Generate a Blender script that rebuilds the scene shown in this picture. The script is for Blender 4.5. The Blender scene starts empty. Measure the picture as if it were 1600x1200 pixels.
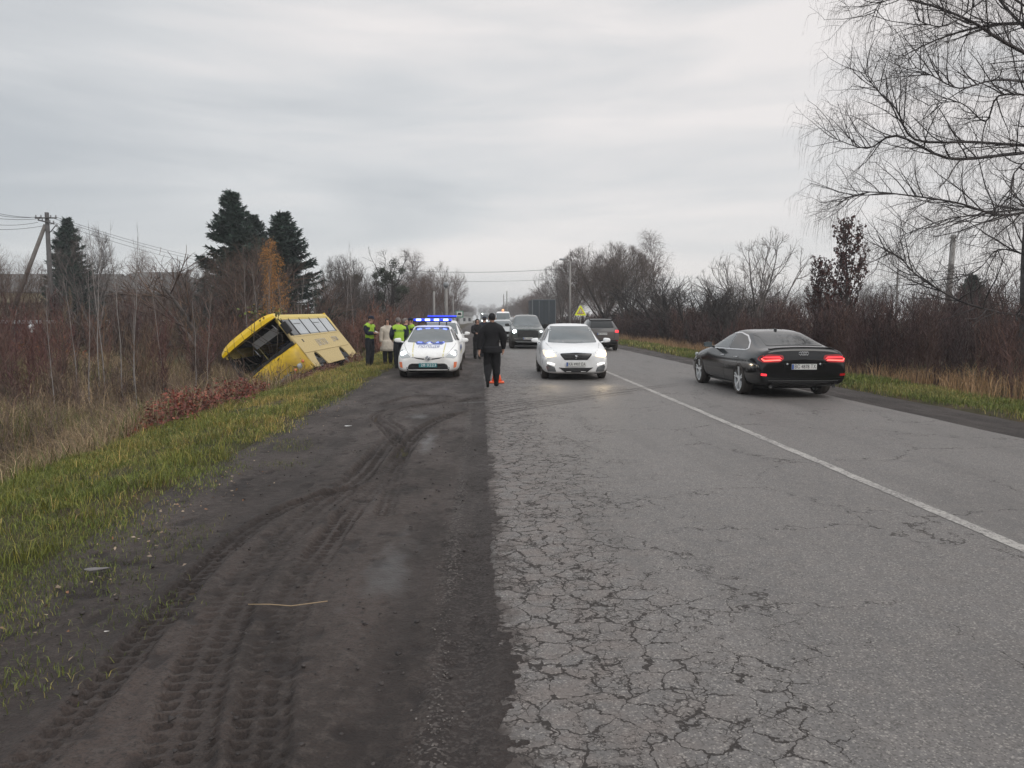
import bpy, bmesh, math, random
import numpy as np
from mathutils import Vector, Matrix, Euler
from mathutils.bvhtree import BVHTree
from mathutils.geometry import delaunay_2d_cdt

C = bpy.context.scene.collection
SC = bpy.context.scene
R = math.radians
PI = math.pi
CAM_H = 1.65

# ------------------------------------------------------------------ camera, sky, sun, exposure
cd = bpy.data.cameras.new('camera')
cam = bpy.data.objects.new('camera', cd); C.objects.link(cam)
cd.sensor_width = 36.0; cd.lens = 27.0; cd.clip_start = 0.05; cd.clip_end = 3000
cam.location = (0, 0, CAM_H)
PITCH, YAW = R(4.905), R(-2.335)
cam.rotation_euler = (PI/2 - PITCH, 0, YAW)
SC.camera = cam
SC.render.resolution_x, SC.render.resolution_y = 1024, 768

SUN_EL, SUN_AZ = R(38), R(150)
w = bpy.data.worlds.new('World'); SC.world = w; w.use_nodes = True
def build_world():
    nt = w.node_tree; N = nt.nodes; L = nt.links; N.clear()
    out = N.new('ShaderNodeOutputWorld'); bg = N.new('ShaderNodeBackground')
    bg.inputs['Strength'].default_value = 0.1
    L.new(bg.outputs[0], out.inputs[0])
    sky = N.new('ShaderNodeTexSky'); sky.sky_type = 'NISHITA'; sky.sun_disc = False
    sky.sun_elevation = SUN_EL; sky.sun_rotation = SUN_AZ
    tc = N.new('ShaderNodeTexCoord'); sep = N.new('ShaderNodeSeparateXYZ'); L.new(tc.outputs['Generated'], sep.inputs[0])
    # streaky stratus: horizontal bands, stretched sideways
    mp = N.new('ShaderNodeMapping'); mp.inputs['Scale'].default_value = (1.5, 1.5, 10.0); mp.inputs['Rotation'].default_value = (0, R(2.5), R(20))
    L.new(tc.outputs['Generated'], mp.inputs[0])
    n1 = N.new('ShaderNodeTexNoise'); n1.inputs['Scale'].default_value = 1.25; n1.inputs['Detail'].default_value = 5; n1.inputs['Roughness'].default_value = .5
    n1.inputs['Distortion'].default_value = .35
    L.new(mp.outputs[0], n1.inputs[0])
    n2 = N.new('ShaderNodeTexNoise'); n2.inputs['Scale'].default_value = 1.6; n2.inputs['Detail'].default_value = 2
    L.new(tc.outputs['Generated'], n2.inputs[0])
    ad = N.new('ShaderNodeMath'); ad.operation = 'ADD'; L.new(n1.outputs[0], ad.inputs[0])
    m2 = N.new('ShaderNodeMath'); m2.operation = 'MULTIPLY'; m2.inputs[1].default_value = .55; L.new(n2.outputs[0], m2.inputs[0])
    L.new(m2.outputs[0], ad.inputs[1])
    # a little brighter to the right (east) and high up
    m3 = N.new('ShaderNodeMath'); m3.operation = 'MULTIPLY_ADD'; m3.inputs[1].default_value = .30; L.new(sep.outputs[0], m3.inputs[0]); L.new(ad.outputs[0], m3.inputs[2])
    cr = N.new('ShaderNodeValToRGB'); L.new(m3.outputs[0], cr.inputs[0])
    e = cr.color_ramp.elements
    e[0].position = .52; e[0].color = (.51, .535, .56, 1)
    e[1].position = 1.02; e[1].color = (.86, .825, .81, 1)
    a = e.new(.76); a.color = (.67, .68, .69, 1)
    sc_ = N.new('ShaderNodeVectorMath'); sc_.operation = 'SCALE'; sc_.inputs['Scale'].default_value = 10.0
    L.new(cr.outputs[0], sc_.inputs[0])
    # overcast sky: brighter towards the zenith
    zg = N.new('ShaderNodeMapRange'); zg.inputs[1].default_value = .38; zg.inputs[2].default_value = 1.0; zg.inputs[3].default_value = 10.5; zg.inputs[4].default_value = 19.0
    L.new(sep.outputs[2], zg.inputs[0]); L.new(zg.outputs[0], sc_.inputs['Scale'])
    mx = N.new('ShaderNodeMix'); mx.data_type = 'RGBA'; mx.inputs[0].default_value = .93
    L.new(sky.outputs[0], mx.inputs[6]); L.new(sc_.outputs[0], mx.inputs[7])
    L.new(mx.outputs[2], bg.inputs[0])
build_world()
sl = bpy.data.lights.new('sun', 'SUN'); sl.energy = 1.0; sl.angle = R(35); sl.color = (1, .96, .9)
so = bpy.data.objects.new('sun', sl); C.objects.link(so)
so.rotation_euler = (PI/2 - SUN_EL, 0, PI - SUN_AZ)
SC.view_settings.view_transform = 'Standard'; SC.view_settings.look = 'None'
SC.view_settings.exposure = 0.0; SC.view_settings.gamma = 1.0; SC.view_settings.use_curve_mapping = False
try:
    SC.cycles.use_denoising = True; SC.cycles.max_bounces = 6; SC.cycles.transparent_max_bounces = 6
    SC.cycles.diffuse_bounces = 2; SC.cycles.glossy_bounces = 3; SC.cycles.volume_bounces = 0
    SC.cycles.sample_clamp_indirect = 3.0
except Exception: pass

_rot = Euler((PI/2 - PITCH, 0, YAW)).to_matrix()
def ray(px, py):
    return _rot @ Vector(((px-800)/1200, (600-py)/1200, -1))
def at(px, py, Y):
    d = ray(px, py); t = Y/d.y
    return Vector((d.x*t, Y, CAM_H + d.z*t))

# ------------------------------------------------------------------ small noise library
def _hash(i, j, s):
    n = (i.astype(np.int64)*374761393 + j.astype(np.int64)*668265263 + s*1442695041) & 0x7fffffff
    n = ((n ^ (n >> 13))*1274126177) & 0x7fffffff
    n = (n ^ (n >> 16)) & 0x7fffffff
    return (n & 0xffff)/65535.0
def vnoise(x, y, s=0):
    x = np.asarray(x, float); y = np.asarray(y, float)
    xi = np.floor(x); yi = np.floor(y); fx = x-xi; fy = y-yi
    fx = fx*fx*(3-2*fx); fy = fy*fy*(3-2*fy)
    a = _hash(xi, yi, s); b = _hash(xi+1, yi, s); c = _hash(xi, yi+1, s); d = _hash(xi+1, yi+1, s)
    return (a*(1-fx)+b*fx)*(1-fy)+(c*(1-fx)+d*fx)*fy - .5
def fbm(x, y, s=0, o=4):
    r = 0; a = 1
    for k in range(o):
        r = r + a*vnoise(x*2**k, y*2**k, s+k*17); a *= .5
    return r

# ------------------------------------------------------------------ materials
MATS = {}
def mat(name, col=(.5,.5,.5), rough=.5, metal=0.0, var=.12, vscale=8.0, ior=1.45, emit=0.0, ecol=None, attr=False, coat=0.0,
        bump=0.0, bscale=40.0, dirt=None, dirt_h=.5, translucent=0.0, alpha=None):
    if name in MATS: return MATS[name]
    m = bpy.data.materials.new(name); MATS[name] = m; m.use_nodes = True
    nt = m.node_tree; N = nt.nodes; L = nt.links; b = N['Principled BSDF']
    b.inputs['Roughness'].default_value = rough; b.inputs['Metallic'].default_value = metal
    b.inputs['IOR'].default_value = ior
    if coat: b.inputs['Coat Weight'].default_value = coat; b.inputs['Coat Roughness'].default_value = .05
    tc = N.new('ShaderNodeTexCoord')
    nz = N.new('ShaderNodeTexNoise'); nz.inputs['Scale'].default_value = vscale; nz.inputs['Detail'].default_value = 4
    L.new(tc.outputs['Object'], nz.inputs[0])
    mr = N.new('ShaderNodeMapRange'); mr.inputs[1].default_value = .25; mr.inputs[2].default_value = .75
    mr.inputs[3].default_value = 1-var; mr.inputs[4].default_value = 1+var
    L.new(nz.outputs[0], mr.inputs[0])
    vm = N.new('ShaderNodeVectorMath'); vm.operation = 'SCALE'
    if attr:
        at_ = N.new('ShaderNodeAttribute'); at_.attribute_name = 'col'; L.new(at_.outputs['Color'], vm.inputs[0])
    else:
        vm.inputs[0].default_value = col[:3]
    L.new(mr.outputs[0], vm.inputs['Scale'])
    csrc = vm.outputs[0]
    if dirt:
        sp = N.new('ShaderNodeSeparateXYZ'); L.new(tc.outputs['Object'], sp.inputs[0])
        n3 = N.new('ShaderNodeTexNoise'); n3.inputs['Scale'].default_value = 3.5; n3.inputs['Detail'].default_value = 6
        L.new(tc.outputs['Object'], n3.inputs[0])
        ma = N.new('ShaderNodeMath'); ma.operation = 'MULTIPLY_ADD'; ma.inputs[1].default_value = -1.1; L.new(n3.outputs[0], ma.inputs[0]); L.new(sp.outputs[2], ma.inputs[2])
        m4 = N.new('ShaderNodeMapRange'); m4.inputs[1].default_value = dirt_h-.75; m4.inputs[2].default_value = dirt_h-.2
        m4.inputs[3].default_value = dirt[3]; m4.inputs[4].default_value = 0.0; L.new(ma.outputs[0], m4.inputs[0])
        mx = N.new('ShaderNodeMix'); mx.data_type = 'RGBA'; L.new(m4.outputs[0], mx.inputs[0]); L.new(csrc, mx.inputs[6]); mx.inputs[7].default_value = (*dirt[:3], 1)
        csrc = mx.outputs[2]
        m5 = N.new('ShaderNodeMapRange'); m5.inputs[3].default_value = rough; m5.inputs[4].default_value = .85; L.new(m4.outputs[0], m5.inputs[0]); L.new(m5.outputs[0], b.inputs['Roughness'])
        if coat:
            m6 = N.new('ShaderNodeMapRange'); m6.inputs[3].default_value = coat; m6.inputs[4].default_value = 0; L.new(m4.outputs[0], m6.inputs[0]); L.new(m6.outputs[0], b.inputs['Coat Weight'])
    L.new(csrc, b.inputs['Base Color'])
    if emit:
        b.inputs['Emission Color'].default_value = (*(ecol or col)[:3], 1); b.inputs['Emission Strength'].default_value = emit
    if bump:
        n2 = N.new('ShaderNodeTexNoise'); n2.inputs['Scale'].default_value = bscale; n2.inputs['Detail'].default_value = 5; L.new(tc.outputs['Object'], n2.inputs[0])
        bp = N.new('ShaderNodeBump'); bp.inputs['Strength'].default_value = bump; bp.inputs['Distance'].default_value = .02
        L.new(n2.outputs[0], bp.inputs['Height']); L.new(bp.outputs[0], b.inputs['Normal'])
    if alpha is not None: b.inputs['Alpha'].default_value = alpha
    return m

# ------------------------------------------------------------------ object helpers
def link(name, me, material=None, parent=None, loc=None):
    o = bpy.data.objects.new(name, me); C.objects.link(o)
    if material is not None and me is not None:
        for m in (material if isinstance(material, (list, tuple)) else [material]): me.materials.append(m)
    if parent is not None: o.parent = parent
    if loc is not None: o.location = loc
    return o
def tag(o, label=None, cat=None, group=None, kind=None):
    if label: o['label'] = label
    if cat: o['category'] = cat
    if group: o['group'] = group
    if kind: o['kind'] = kind
    return o
def empty(name, loc=(0,0,0), rz=0.0, label=None, cat=None, group=None, parent=None):
    o = bpy.data.objects.new(name, None); C.objects.link(o); o.location = loc; o.rotation_euler = (0,0,rz); o.empty_display_size = .2
    if parent is not None: o.parent = parent
    return tag(o, label, cat, group)
def mesh_np(name, V, F, col=None, smooth=False):
    """V (n,3), F (m,k) -> mesh, fast; col (n,3) becomes the point attribute 'col'."""
    me = bpy.data.meshes.new(name)
    V = np.ascontiguousarray(V, dtype=np.float32); F = np.ascontiguousarray(F, dtype=np.int32)
    m, k = F.shape
    me.vertices.add(len(V)); me.vertices.foreach_set('co', V.ravel())
    me.loops.add(m*k); me.loops.foreach_set('vertex_index', F.ravel())
    me.polygons.add(m); me.polygons.foreach_set('loop_start', np.arange(0, m*k, k, dtype=np.int32))
    if smooth: me.polygons.foreach_set('use_smooth', np.ones(m, dtype=bool))
    me.update(calc_edges=True)
    if col is not None:
        a = me.attributes.new('col', 'FLOAT_COLOR', 'POINT')
        c4 = np.ones((len(V), 4), dtype=np.float32); c4[:, :3] = col
        a.data.foreach_set('color', c4.ravel())
    return me
def bm_mesh(name, bm, smooth=False):
    me = bpy.data.meshes.new(name); bmesh.ops.recalc_face_normals(bm, faces=bm.faces[:])
    bm.to_mesh(me); bm.free()
    if smooth:
        for p in me.polygons: p.use_smooth = True
    return me
def add_box(bm, x0, x1, y0, y1, z0, z1, M=None, bev=0.0):
    r = bmesh.ops.create_cube(bm, size=1.0)
    vs = r['verts']
    for v in vs:
        v.co = Vector(((x0+x1)/2 + v.co.x*(x1-x0), (y0+y1)/2 + v.co.y*(y1-y0), (z0+z1)/2 + v.co.z*(z1-z0)))
    if bev > 0:
        ed = list({e for v in vs for e in v.link_edges})
        g = bmesh.ops.bevel(bm, geom=ed, offset=bev, segments=2, profile=.6, affect='EDGES')
        vs = list({v for f in g['faces'] for v in f.verts} | {v for v in vs if v.is_valid})
    if M is not None:
        for v in vs: v.co = M @ v.co
    return vs
def add_tube(bm, pts, r, n=8, cap=True):
    """tube along points; r number or list"""
    pts = [Vector(p) for p in pts]; rs = r if isinstance(r, (list, tuple)) else [r]*len(pts)
    rings = []; up = None
    for i, p in enumerate(pts):
        d = (pts[min(i+1, len(pts)-1)] - pts[max(i-1, 0)]).normalized()
        if up is None:
            up = Vector((0,0,1)) if abs(d.z) < .9 else Vector((0,1,0))
        a = d.cross(up).normalized(); b = a.cross(d).normalized(); up = b
        rings.append([bm.verts.new(p + (a*math.cos(2*PI*k/n) + b*math.sin(2*PI*k/n))*rs[i]) for k in range(n)])
    for i in range(len(rings)-1):
        for k in range(n):
            bm.faces.new((rings[i][k], rings[i][(k+1)%n], rings[i+1][(k+1)%n], rings[i+1][k]))
    if cap:
        bm.faces.new(rings[0][::-1]); bm.faces.new(rings[-1])
def add_lathe(bm, prof, n=24, axis='Z', M=None, cap=True):
    rings = []
    for (r, h) in prof:
        ring = []
        for k in range(n):
            a = 2*PI*k/n
            v = Vector((r*math.cos(a), r*math.sin(a), h))
            if axis == 'X': v = Vector((h, r*math.cos(a), r*math.sin(a)))
            if axis == 'Y': v = Vector((r*math.cos(a), h, r*math.sin(a)))
            if M is not None: v = M @ v
            ring.append(bm.verts.new(v))
        rings.append(ring)
    for i in range(len(rings)-1):
        for k in range(n):
            bm.faces.new((rings[i][k], rings[i][(k+1)%n], rings[i+1][(k+1)%n], rings[i+1][k]))
    if cap:
        bm.faces.new(rings[0][::-1]); bm.faces.new(rings[-1])
def box_obj(name, dims, material, parent=None, bev=0.0, M=None, smooth=False):
    bm = bmesh.new(); add_box(bm, *dims, M=M, bev=bev)
    return link(name, bm_mesh(name, bm, smooth), material, parent)
def tube_obj(name, pts, r, material, parent=None, n=8):
    bm = bmesh.new(); add_tube(bm, pts, r, n)
    return link(name, bm_mesh(name, bm, True), material, parent)
def copy_tree(o, parent=None):
    c = o.copy(); C.objects.link(c); c.parent = parent
    for ch in list(o.children): copy_tree(ch, c)
    return c
def text_mesh(s, size, depth=.002, res=2):
    cu = bpy.data.curves.new('text', 'FONT'); cu.body = s; cu.size = size; cu.align_x = 'CENTER'; cu.align_y = 'CENTER'
    cu.extrude = depth; cu.resolution_u = res
    o = bpy.data.objects.new('text', cu); C.objects.link(o)
    dg = bpy.context.evaluated_depsgraph_get()
    me = bpy.data.meshes.new_from_object(o.evaluated_get(dg))
    bpy.data.objects.remove(o); bpy.data.curves.remove(cu)
    return me

# segments -> prisms (k=3) or ribbons (k=2)
def seg_mesh(name, S, k=3, colA=None, rng=None):
    """S: (n,8) p0 p1 r0 r1"""
    S = np.asarray(S, dtype=np.float64); n = len(S)
    p0 = S[:, :3]; p1 = S[:, 3:6]; r0 = S[:, 6:7]; r1 = S[:, 7:8]
    d = p1-p0; ln = np.linalg.norm(d, axis=1, keepdims=True); d = d/np.maximum(ln, 1e-9)
    rr = (rng or np.random.default_rng(5)).normal(size=(n, 3))
    a = np.cross(d, rr); a /= np.maximum(np.linalg.norm(a, axis=1, keepdims=True), 1e-9); b = np.cross(d, a)
    V = []
    if k == 2:
        V = np.stack([p0-a*r0, p0+a*r0, p1+a*r1, p1-a*r1], 1).reshape(-1, 3)
        F = (np.arange(n)[:, None]*4 + np.array([0, 1, 2, 3])[None])
        col = None if colA is None else np.repeat(colA, 4, 0)
    else:
        vs = []
        for q in range(k):
            c, s_ = math.cos(2*PI*q/k), math.sin(2*PI*q/k)
            vs.append(p0+(a*c+b*s_)*r0)
        for q in range(k):
            c, s_ = math.cos(2*PI*q/k), math.sin(2*PI*q/k)
            vs.append(p1+(a*c+b*s_)*r1)
        V = np.stack(vs, 1).reshape(-1, 3)
        fs = np.array([[q, (q+1) % k, k+(q+1) % k, k+q] for q in range(k)])
        F = (np.arange(n)[:, None, None]*2*k + fs[None]).reshape(-1, 4)
        col = None if colA is None else np.repeat(colA, 2*k, 0)
    return mesh_np(name, V, F, col)
# ------------------------------------------------------------------ terrain
_TX = np.array([-900, -60, -30, -16, -11, -9.4, -8.0, -6.6, -5.4, -4.2, -2.95, -2.55, 0, 7.6, 8.6, 9.2, 10.6, 12, 30, 900.])
_TZ = np.array([-.5, -.5, -.55, -.75, -1.25, -1.62, -1.62, -.95, -.24, -.07, .0, -.05, -.09, -.09, -.06, .0, -.03, -.2, -.3, -.3])
def zt(x, y):
    x = np.asarray(x, float); y = np.asarray(y, float)
    z = np.interp(x + .25*vnoise(x*.3, y*.3, 3)*(np.abs(x+6) < 5), _TX, _TZ)
    far = np.clip((np.abs(x-3)-5)/6, 0, 1)
    z = z + far*(.22*fbm(x*.35, y*.35, 11, 4)) + (1-far)*np.where((x < -2.6) | (x > 8.8), .03*fbm(x*1.5, y*1.5, 8, 3), 0)
    # the mud apron edge wanders
    z = z - .12*np.clip((x+3.35-.022*np.clip(y-5,0,18))/.4, 0, 1)*(x < -2.0)*(x > -3.6)*np.clip((y-4)/6, 0, 1)
    z = z + np.where((x < -1.8) & (x > -3.6), .035*fbm(x*1.3, y*.8, 21, 4) , 0)
    return z
def grid_mesh(name, xs, ys, zf, colf=None):
    X, Y = np.meshgrid(xs, ys, indexing='xy'); Z = zf(X, Y)
    V = np.stack([X, Y, Z], -1).reshape(-1, 3)
    nx, ny = len(xs), len(ys)
    i = (np.arange(ny-1)[:, None]*nx + np.arange(nx-1)[None]).reshape(-1)
    F = np.stack([i, i+1, i+1+nx, i+nx], 1)
    return mesh_np(name, V, F, None if colf is None else colf(X, Y).reshape(-1, 3), smooth=True)

def shader(name, fn):
    m = bpy.data.materials.new(name); MATS[name] = m; m.use_nodes = True
    nt = m.node_tree; N = nt.nodes; L = nt.links; b = N['Principled BSDF']
    def new(t, **kw):
        n = N.new(t)
        for k, v in kw.items():
            if k in n.inputs: n.inputs[k].default_value = v
            else: setattr(n, k, v)
        return n
    def S(i): return i
    def math_(op, a, b_=None, c=None, clamp=False):
        n = N.new('ShaderNodeMath'); n.operation = op; n.use_clamp = clamp
        for idx, v in enumerate((a, b_, c)):
            if v is None: continue
            if isinstance(v, (int, float)): n.inputs[idx].default_value = v
            else: L.new(v, n.inputs[idx])
        return n.outputs[0]
    def ramp(v, lo, hi, a=0.0, b_=1.0, smooth=True):
        n = N.new('ShaderNodeMapRange'); n.interpolation_type = 'SMOOTHSTEP' if smooth else 'LINEAR'
        L.new(v, n.inputs[0]); n.inputs[1].default_value = lo; n.inputs[2].default_value = hi; n.inputs[3].default_value = a; n.inputs[4].default_value = b_
        return n.outputs[0]
    def noise(vec, scale, detail=4, rough=.5, dist=0.0, color=False):
        n = N.new('ShaderNodeTexNoise'); n.inputs['Scale'].default_value = scale; n.inputs['Detail'].default_value = detail
        n.inputs['Roughness'].default_value = rough; n.inputs['Distortion'].default_value = dist; L.new(vec, n.inputs[0])
        return n.outputs[1 if color else 0]
    def mix(f, a, b_):
        n = N.new('ShaderNodeMix'); n.data_type = 'RGBA'
        if isinstance(f, (int, float)): n.inputs[0].default_value = f
        else: L.new(f, n.inputs[0])
        for idx, v in ((6, a), (7, b_)):
            if isinstance(v, tuple): n.inputs[idx].default_value = (*v, 1)
            else: L.new(v, n.inputs[idx])
        return n.outputs[2]
    def mapping(vec, scale=(1,1,1), loc=(0,0,0), rot=(0,0,0)):
        n = N.new('ShaderNodeMapping'); n.inputs['Scale'].default_value = scale; n.inputs['Location'].default_value = loc; n.inputs['Rotation'].default_value = rot
        L.new(vec, n.inputs[0]); return n.outputs[0]
    def vadd(a, b_, sc=1.0):
        n = N.new('ShaderNodeVectorMath'); n.operation = 'MULTIPLY_ADD'; L.new(b_, n.inputs[0]); n.inputs[1].default_value = (sc, sc, sc); L.new(a, n.inputs[2]); return n.outputs[0]
    def voro(vec, scale, feature='DISTANCE_TO_EDGE', rnd=1.0):
        n = N.new('ShaderNodeTexVoronoi'); n.feature = feature; n.inputs['Scale'].default_value = scale; n.inputs['Randomness'].default_value = rnd; L.new(vec, n.inputs[0]); return n
    def bump(h, strength, dist, normal=None):
        n = N.new('ShaderNodeBump'); n.inputs['Strength'].default_value = strength; n.inputs['Distance'].default_value = dist; L.new(h, n.inputs['Height'])
        if normal is not None: L.new(normal, n.inputs['Normal'])
        return n.outputs[0]
    tc = N.new('ShaderNodeTexCoord').outputs['Object']
    sp = N.new('ShaderNodeSeparateXYZ'); L.new(tc, sp.inputs[0])
    fn(dict(N=N, L=L, b=b, math=math_, ramp=ramp, noise=noise, mix=mix, mapping=mapping, vadd=vadd, voro=voro, bump=bump, P=tc, x=sp.outputs[0], y=sp.outputs[1], z=sp.outputs[2]))
    return m

def asphalt_fn(k):
    L, b, m, ramp, noise, mix = k['L'], k['b'], k['math'], k['ramp'], k['noise'], k['mix']
    P, x = k['P'], k['x']
    fine = noise(P, 160, 3, .6); agg = k['voro'](P, 130, 'F1').outputs['Color']
    big = noise(k['mapping'](P, (1, .22, 1)), .9, 5, .55); mid = noise(P, 6, 4)
    base = mix(ramp(big, .32, .68), (.128, .121, .118), (.182, .172, .167))
    base = mix(m('MULTIPLY', ramp(mid, .35, .7), .4), base, (.200, .180, .167))
    sepc = k['N'].new('ShaderNodeSeparateColor'); L.new(agg, sepc.inputs[0])
    base = mix(m('MULTIPLY', ramp(sepc.outputs[0], .78, .95), .6), base, (.40, .37, .34))
    base = mix(m('MULTIPLY', ramp(sepc.outputs[1], .70, .93), .65), base, (.060, .055, .052))
    # wheel paths polished slightly darker
    # alligator cracks
    warp = noise(P, 5.5, 4, .6, color=True)
    Pw = k['vadd'](P, warp, .17)
    w2 = noise(P, 26, 3, .6, color=True); Pw = k['vadd'](Pw, w2, .05)
    v1 = k['voro'](Pw, 5.4).outputs['Distance']; v2 = k['voro'](Pw, 14).outputs['Distance']
    v3 = k['voro'](k['vadd'](P, warp, .45), .62).outputs['Distance']
    wob = noise(P, 1.3, 3); wn = noise(P, 9, 3)
    edge = ramp(x, .3, 2.6, 1.0, 0.0)                   # damage falls off away from the edge
    dmg = m('ADD', edge, m('MULTIPLY', m('SUBTRACT', wob, .5), 1.9))
    wid1 = m('MULTIPLY', ramp(dmg, .22, 1.05, 0.0, .050), ramp(wn, .3, .7, .15, 1.35))
    c1 = m('SUBTRACT', 1.0, m('DIVIDE', v1, m('MAXIMUM', wid1, .0001)), None, True)
    wid2 = m('MULTIPLY', ramp(dmg, .45, 1.05, 0.0, .07), ramp(noise(P, 4.2, 3), .42, .60))
    c2 = m('SUBTRACT', 1.0, m('DIVIDE', v2, m('MAXIMUM', wid2, .0001)), None, True)
    wid3 = m('MULTIPLY', ramp(noise(P, .8, 3), .40, .58, 0.0, .010), ramp(wn, .35, .6))
    c3 = m('SUBTRACT', 1.0, m('DIVIDE', v3, m('MAXIMUM', wid3, .0001)), None, True)
    cr = m('MAXIMUM', m('MAXIMUM', ramp(c1, 0, .55), m('MULTIPLY', ramp(c2, 0, .6), .8)), m('MULTIPLY', ramp(c3, 0, .6), .75))
    # mud washed over the ragged edge
    mudm = ramp(m('ADD', x, m('MULTIPLY', m('SUBTRACT', noise(P, 4.5, 7, .68), .5), .9)), .04, .24, 1.0, 0.0)
    dust = m('MULTIPLY', ramp(m('ADD', x, m('MULTIPLY', wob, .8)), .6, 1.9, .45, 0.0), ramp(mid, .3, .7))
    base = mix(dust, base, (.165, .130, .115))
    base = mix(mudm, base, (.060, .048, .043))
    mot = noise(P, 55, 3, .7)
    base = mix(m('MULTIPLY', ramp(mot, .47, .66), .42), base, (.070, .064, .060))
    base = mix(m('MULTIPLY', ramp(noise(k['mapping'](P, (1, .12, 1)), 2.2, 4), .5, .72), .35), base, (.10, .094, .09))
    base = mix(m('MULTIPLY', ramp(noise(P, 18, 5, .7), .58, .70), .5), base, (.065, .058, .054))
    base = mix(m('MULTIPLY', cr, .92), base, (.034, .029, .027))
    L.new(base, b.inputs['Base Color'])
    L.new(m('ADD', ramp(big, .3, .7, .54, .70), m('MULTIPLY', cr, .3)), b.inputs['Roughness'])
    b.inputs['IOR'].default_value = 1.36
    h = m('ADD', m('MULTIPLY', fine, .25), m('MULTIPLY', sepc.outputs[0], .22))
    h = m('SUBTRACT', h, m('MULTIPLY', cr, 2.2))
    L.new(k['bump'](h, .55, .006), b.inputs['Normal'])
shader('asphalt', asphalt_fn)

def mud_fn(k):
    L, b, m, ramp, noise, mix = k['L'], k['b'], k['math'], k['ramp'], k['noise'], k['mix']
    P, x = k['P'], k['x']
    a_ = k['N'].new('ShaderNodeAttribute'); a_.attribute_name = 'col'     # r: wetness, g: gravel, b: rut mud
    sp = k['N'].new('ShaderNodeSeparateColor'); L.new(a_.outputs['Color'], sp.inputs[0])
    wet, grav, rut = sp.outputs[0], sp.outputs[1], sp.outputs[2]
    n1 = noise(k['mapping'](P, (1, .35, 1)), 1.6, 6, .6); n2 = noise(P, 14, 5, .65); n3 = noise(P, 70, 3, .6)
    base = mix(ramp(n1, .35, .66), (.033, .026, .023), (.066, .048, .041))
    base = mix(m('MULTIPLY', ramp(n2, .45, .7), .7), base, (.088, .072, .064))
    base = mix(m('MULTIPLY', ramp(n3, .47, .66), .65), base, (.024, .020, .019))  # dark specks; fine contrast also paints shaded hollows into the mud colour
    base = mix(m('MULTIPLY', ramp(noise(P, 26, 4, .7), .56, .68), .8), base, (.018, .015, .014))
    base = mix(m('MULTIPLY', rut, .85), base, (.024, .019, .018))
    gv = k['voro'](P, 75, 'F1'); gs = k['N'].new('ShaderNodeSeparateColor'); L.new(gv.outputs['Color'], gs.inputs[0])
    gm = m('MULTIPLY', grav, ramp(gs.outputs[0], .62, .8))
    base = mix(m('MULTIPLY', gm, .6), base, (.17, .15, .14))
    base = mix(m('MULTIPLY', wet, .6), base, (.075, .072, .071))  # pale grey paints the sky sheen of the wet patches into the colour
    L.new(base, b.inputs['Base Color'])
    L.new(m('SUBTRACT', ramp(n1, .3, .7, .82, .60), m('MULTIPLY', wet, .26)), b.inputs['Roughness'])
    b.inputs['IOR'].default_value = 1.36
    h = m('ADD', m('MULTIPLY', n2, .9), m('MULTIPLY', n3, .35))
    h = m('ADD', h, m('MULTIPLY', gs.outputs[0], m('MULTIPLY', grav, .5)))
    L.new(k['bump'](h, 1.0, .030), b.inputs['Normal'])
shader('mud', mud_fn)

def soil_fn(k):
    L, b, m, ramp, noise, mix = k['L'], k['b'], k['math'], k['ramp'], k['noise'], k['mix']
    n1 = noise(k['P'], .8, 6, .6); n2 = noise(k['P'], 9, 5, .65)
    base = mix(ramp(n1, .4, .62), (.055, .052, .028), (.085, .064, .042))
    base = mix(m('MULTIPLY', ramp(n2, .45, .75), .8), base, (.035, .030, .020))
    L.new(base, b.inputs['Base Color']); b.inputs['Roughness'].default_value = .95; b.inputs['Specular IOR Level'].default_value = .1
    L.new(k['bump'](n2, .8, .05), b.inputs['Normal'])
shader('soil', soil_fn)

def paint_fn(k):
    L, b, m, ramp, noise, mix = k['L'], k['b'], k['math'], k['ramp'], k['noise'], k['mix']
    n1 = noise(k['P'], 38, 5, .7); n2 = noise(k['P'], 3, 3)
    mask = ramp(m('ADD', n1, m('MULTIPLY', n2, .35)), .55, .78)
    base = mix(mask, (.15, .14, .135), (.40, .38, .355))
    L.new(base, b.inputs['Base Color']); b.inputs['Roughness'].default_value = .6
    L.new(k['bump'](n1, .4, .004), b.inputs['Normal'])
shader('road_paint', paint_fn)

def gspace(a, b, k, mn):
    out = [a]
    while out[-1] < b: out.append(out[-1] + max(mn, abs(out[-1])*k))
    return np.array(out)
_xl = -2.3 - gspace(0, 700, .06, .12)[::-1]
xs = np.concatenate([_xl, np.linspace(-2.1, 10.9, 60), 11.1 + gspace(0, 700, .06, .18)])
ys = np.concatenate([np.linspace(-40, 0, 20)[:-1], gspace(0, 60, .01, .15), gspace(60.5, 900, .03, 1)])
tag(link('ground', grid_mesh('ground', xs, ys, zt), MATS['soil']), kind='structure')

# road: a slab with a crown, asphalt 0.1 .. 7.6 m
def zroad(x, y): return .0 + .012*np.sin(np.clip((np.asarray(x)-.0)/7.6, 0, 1)*PI) + 0*np.asarray(y)
rx = np.concatenate([[.0, .03, .06, .09, .12], np.linspace(.25, 7.62, 26)]); ry = np.concatenate([np.linspace(-40, 0, 10)[:-1], gspace(0, 900, .02, .5)])
def zroad_m(x, y):
    e = np.where(x > 7.5, -.03, 0) - .05*np.clip((.07-x)/.05, 0, 1) + .006*vnoise(x*.8, y*.8, 4)
    return zroad(x, y) + e
tag(link('road', grid_mesh('road', rx, ry, zroad_m), MATS['asphalt']), kind='structure')

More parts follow.
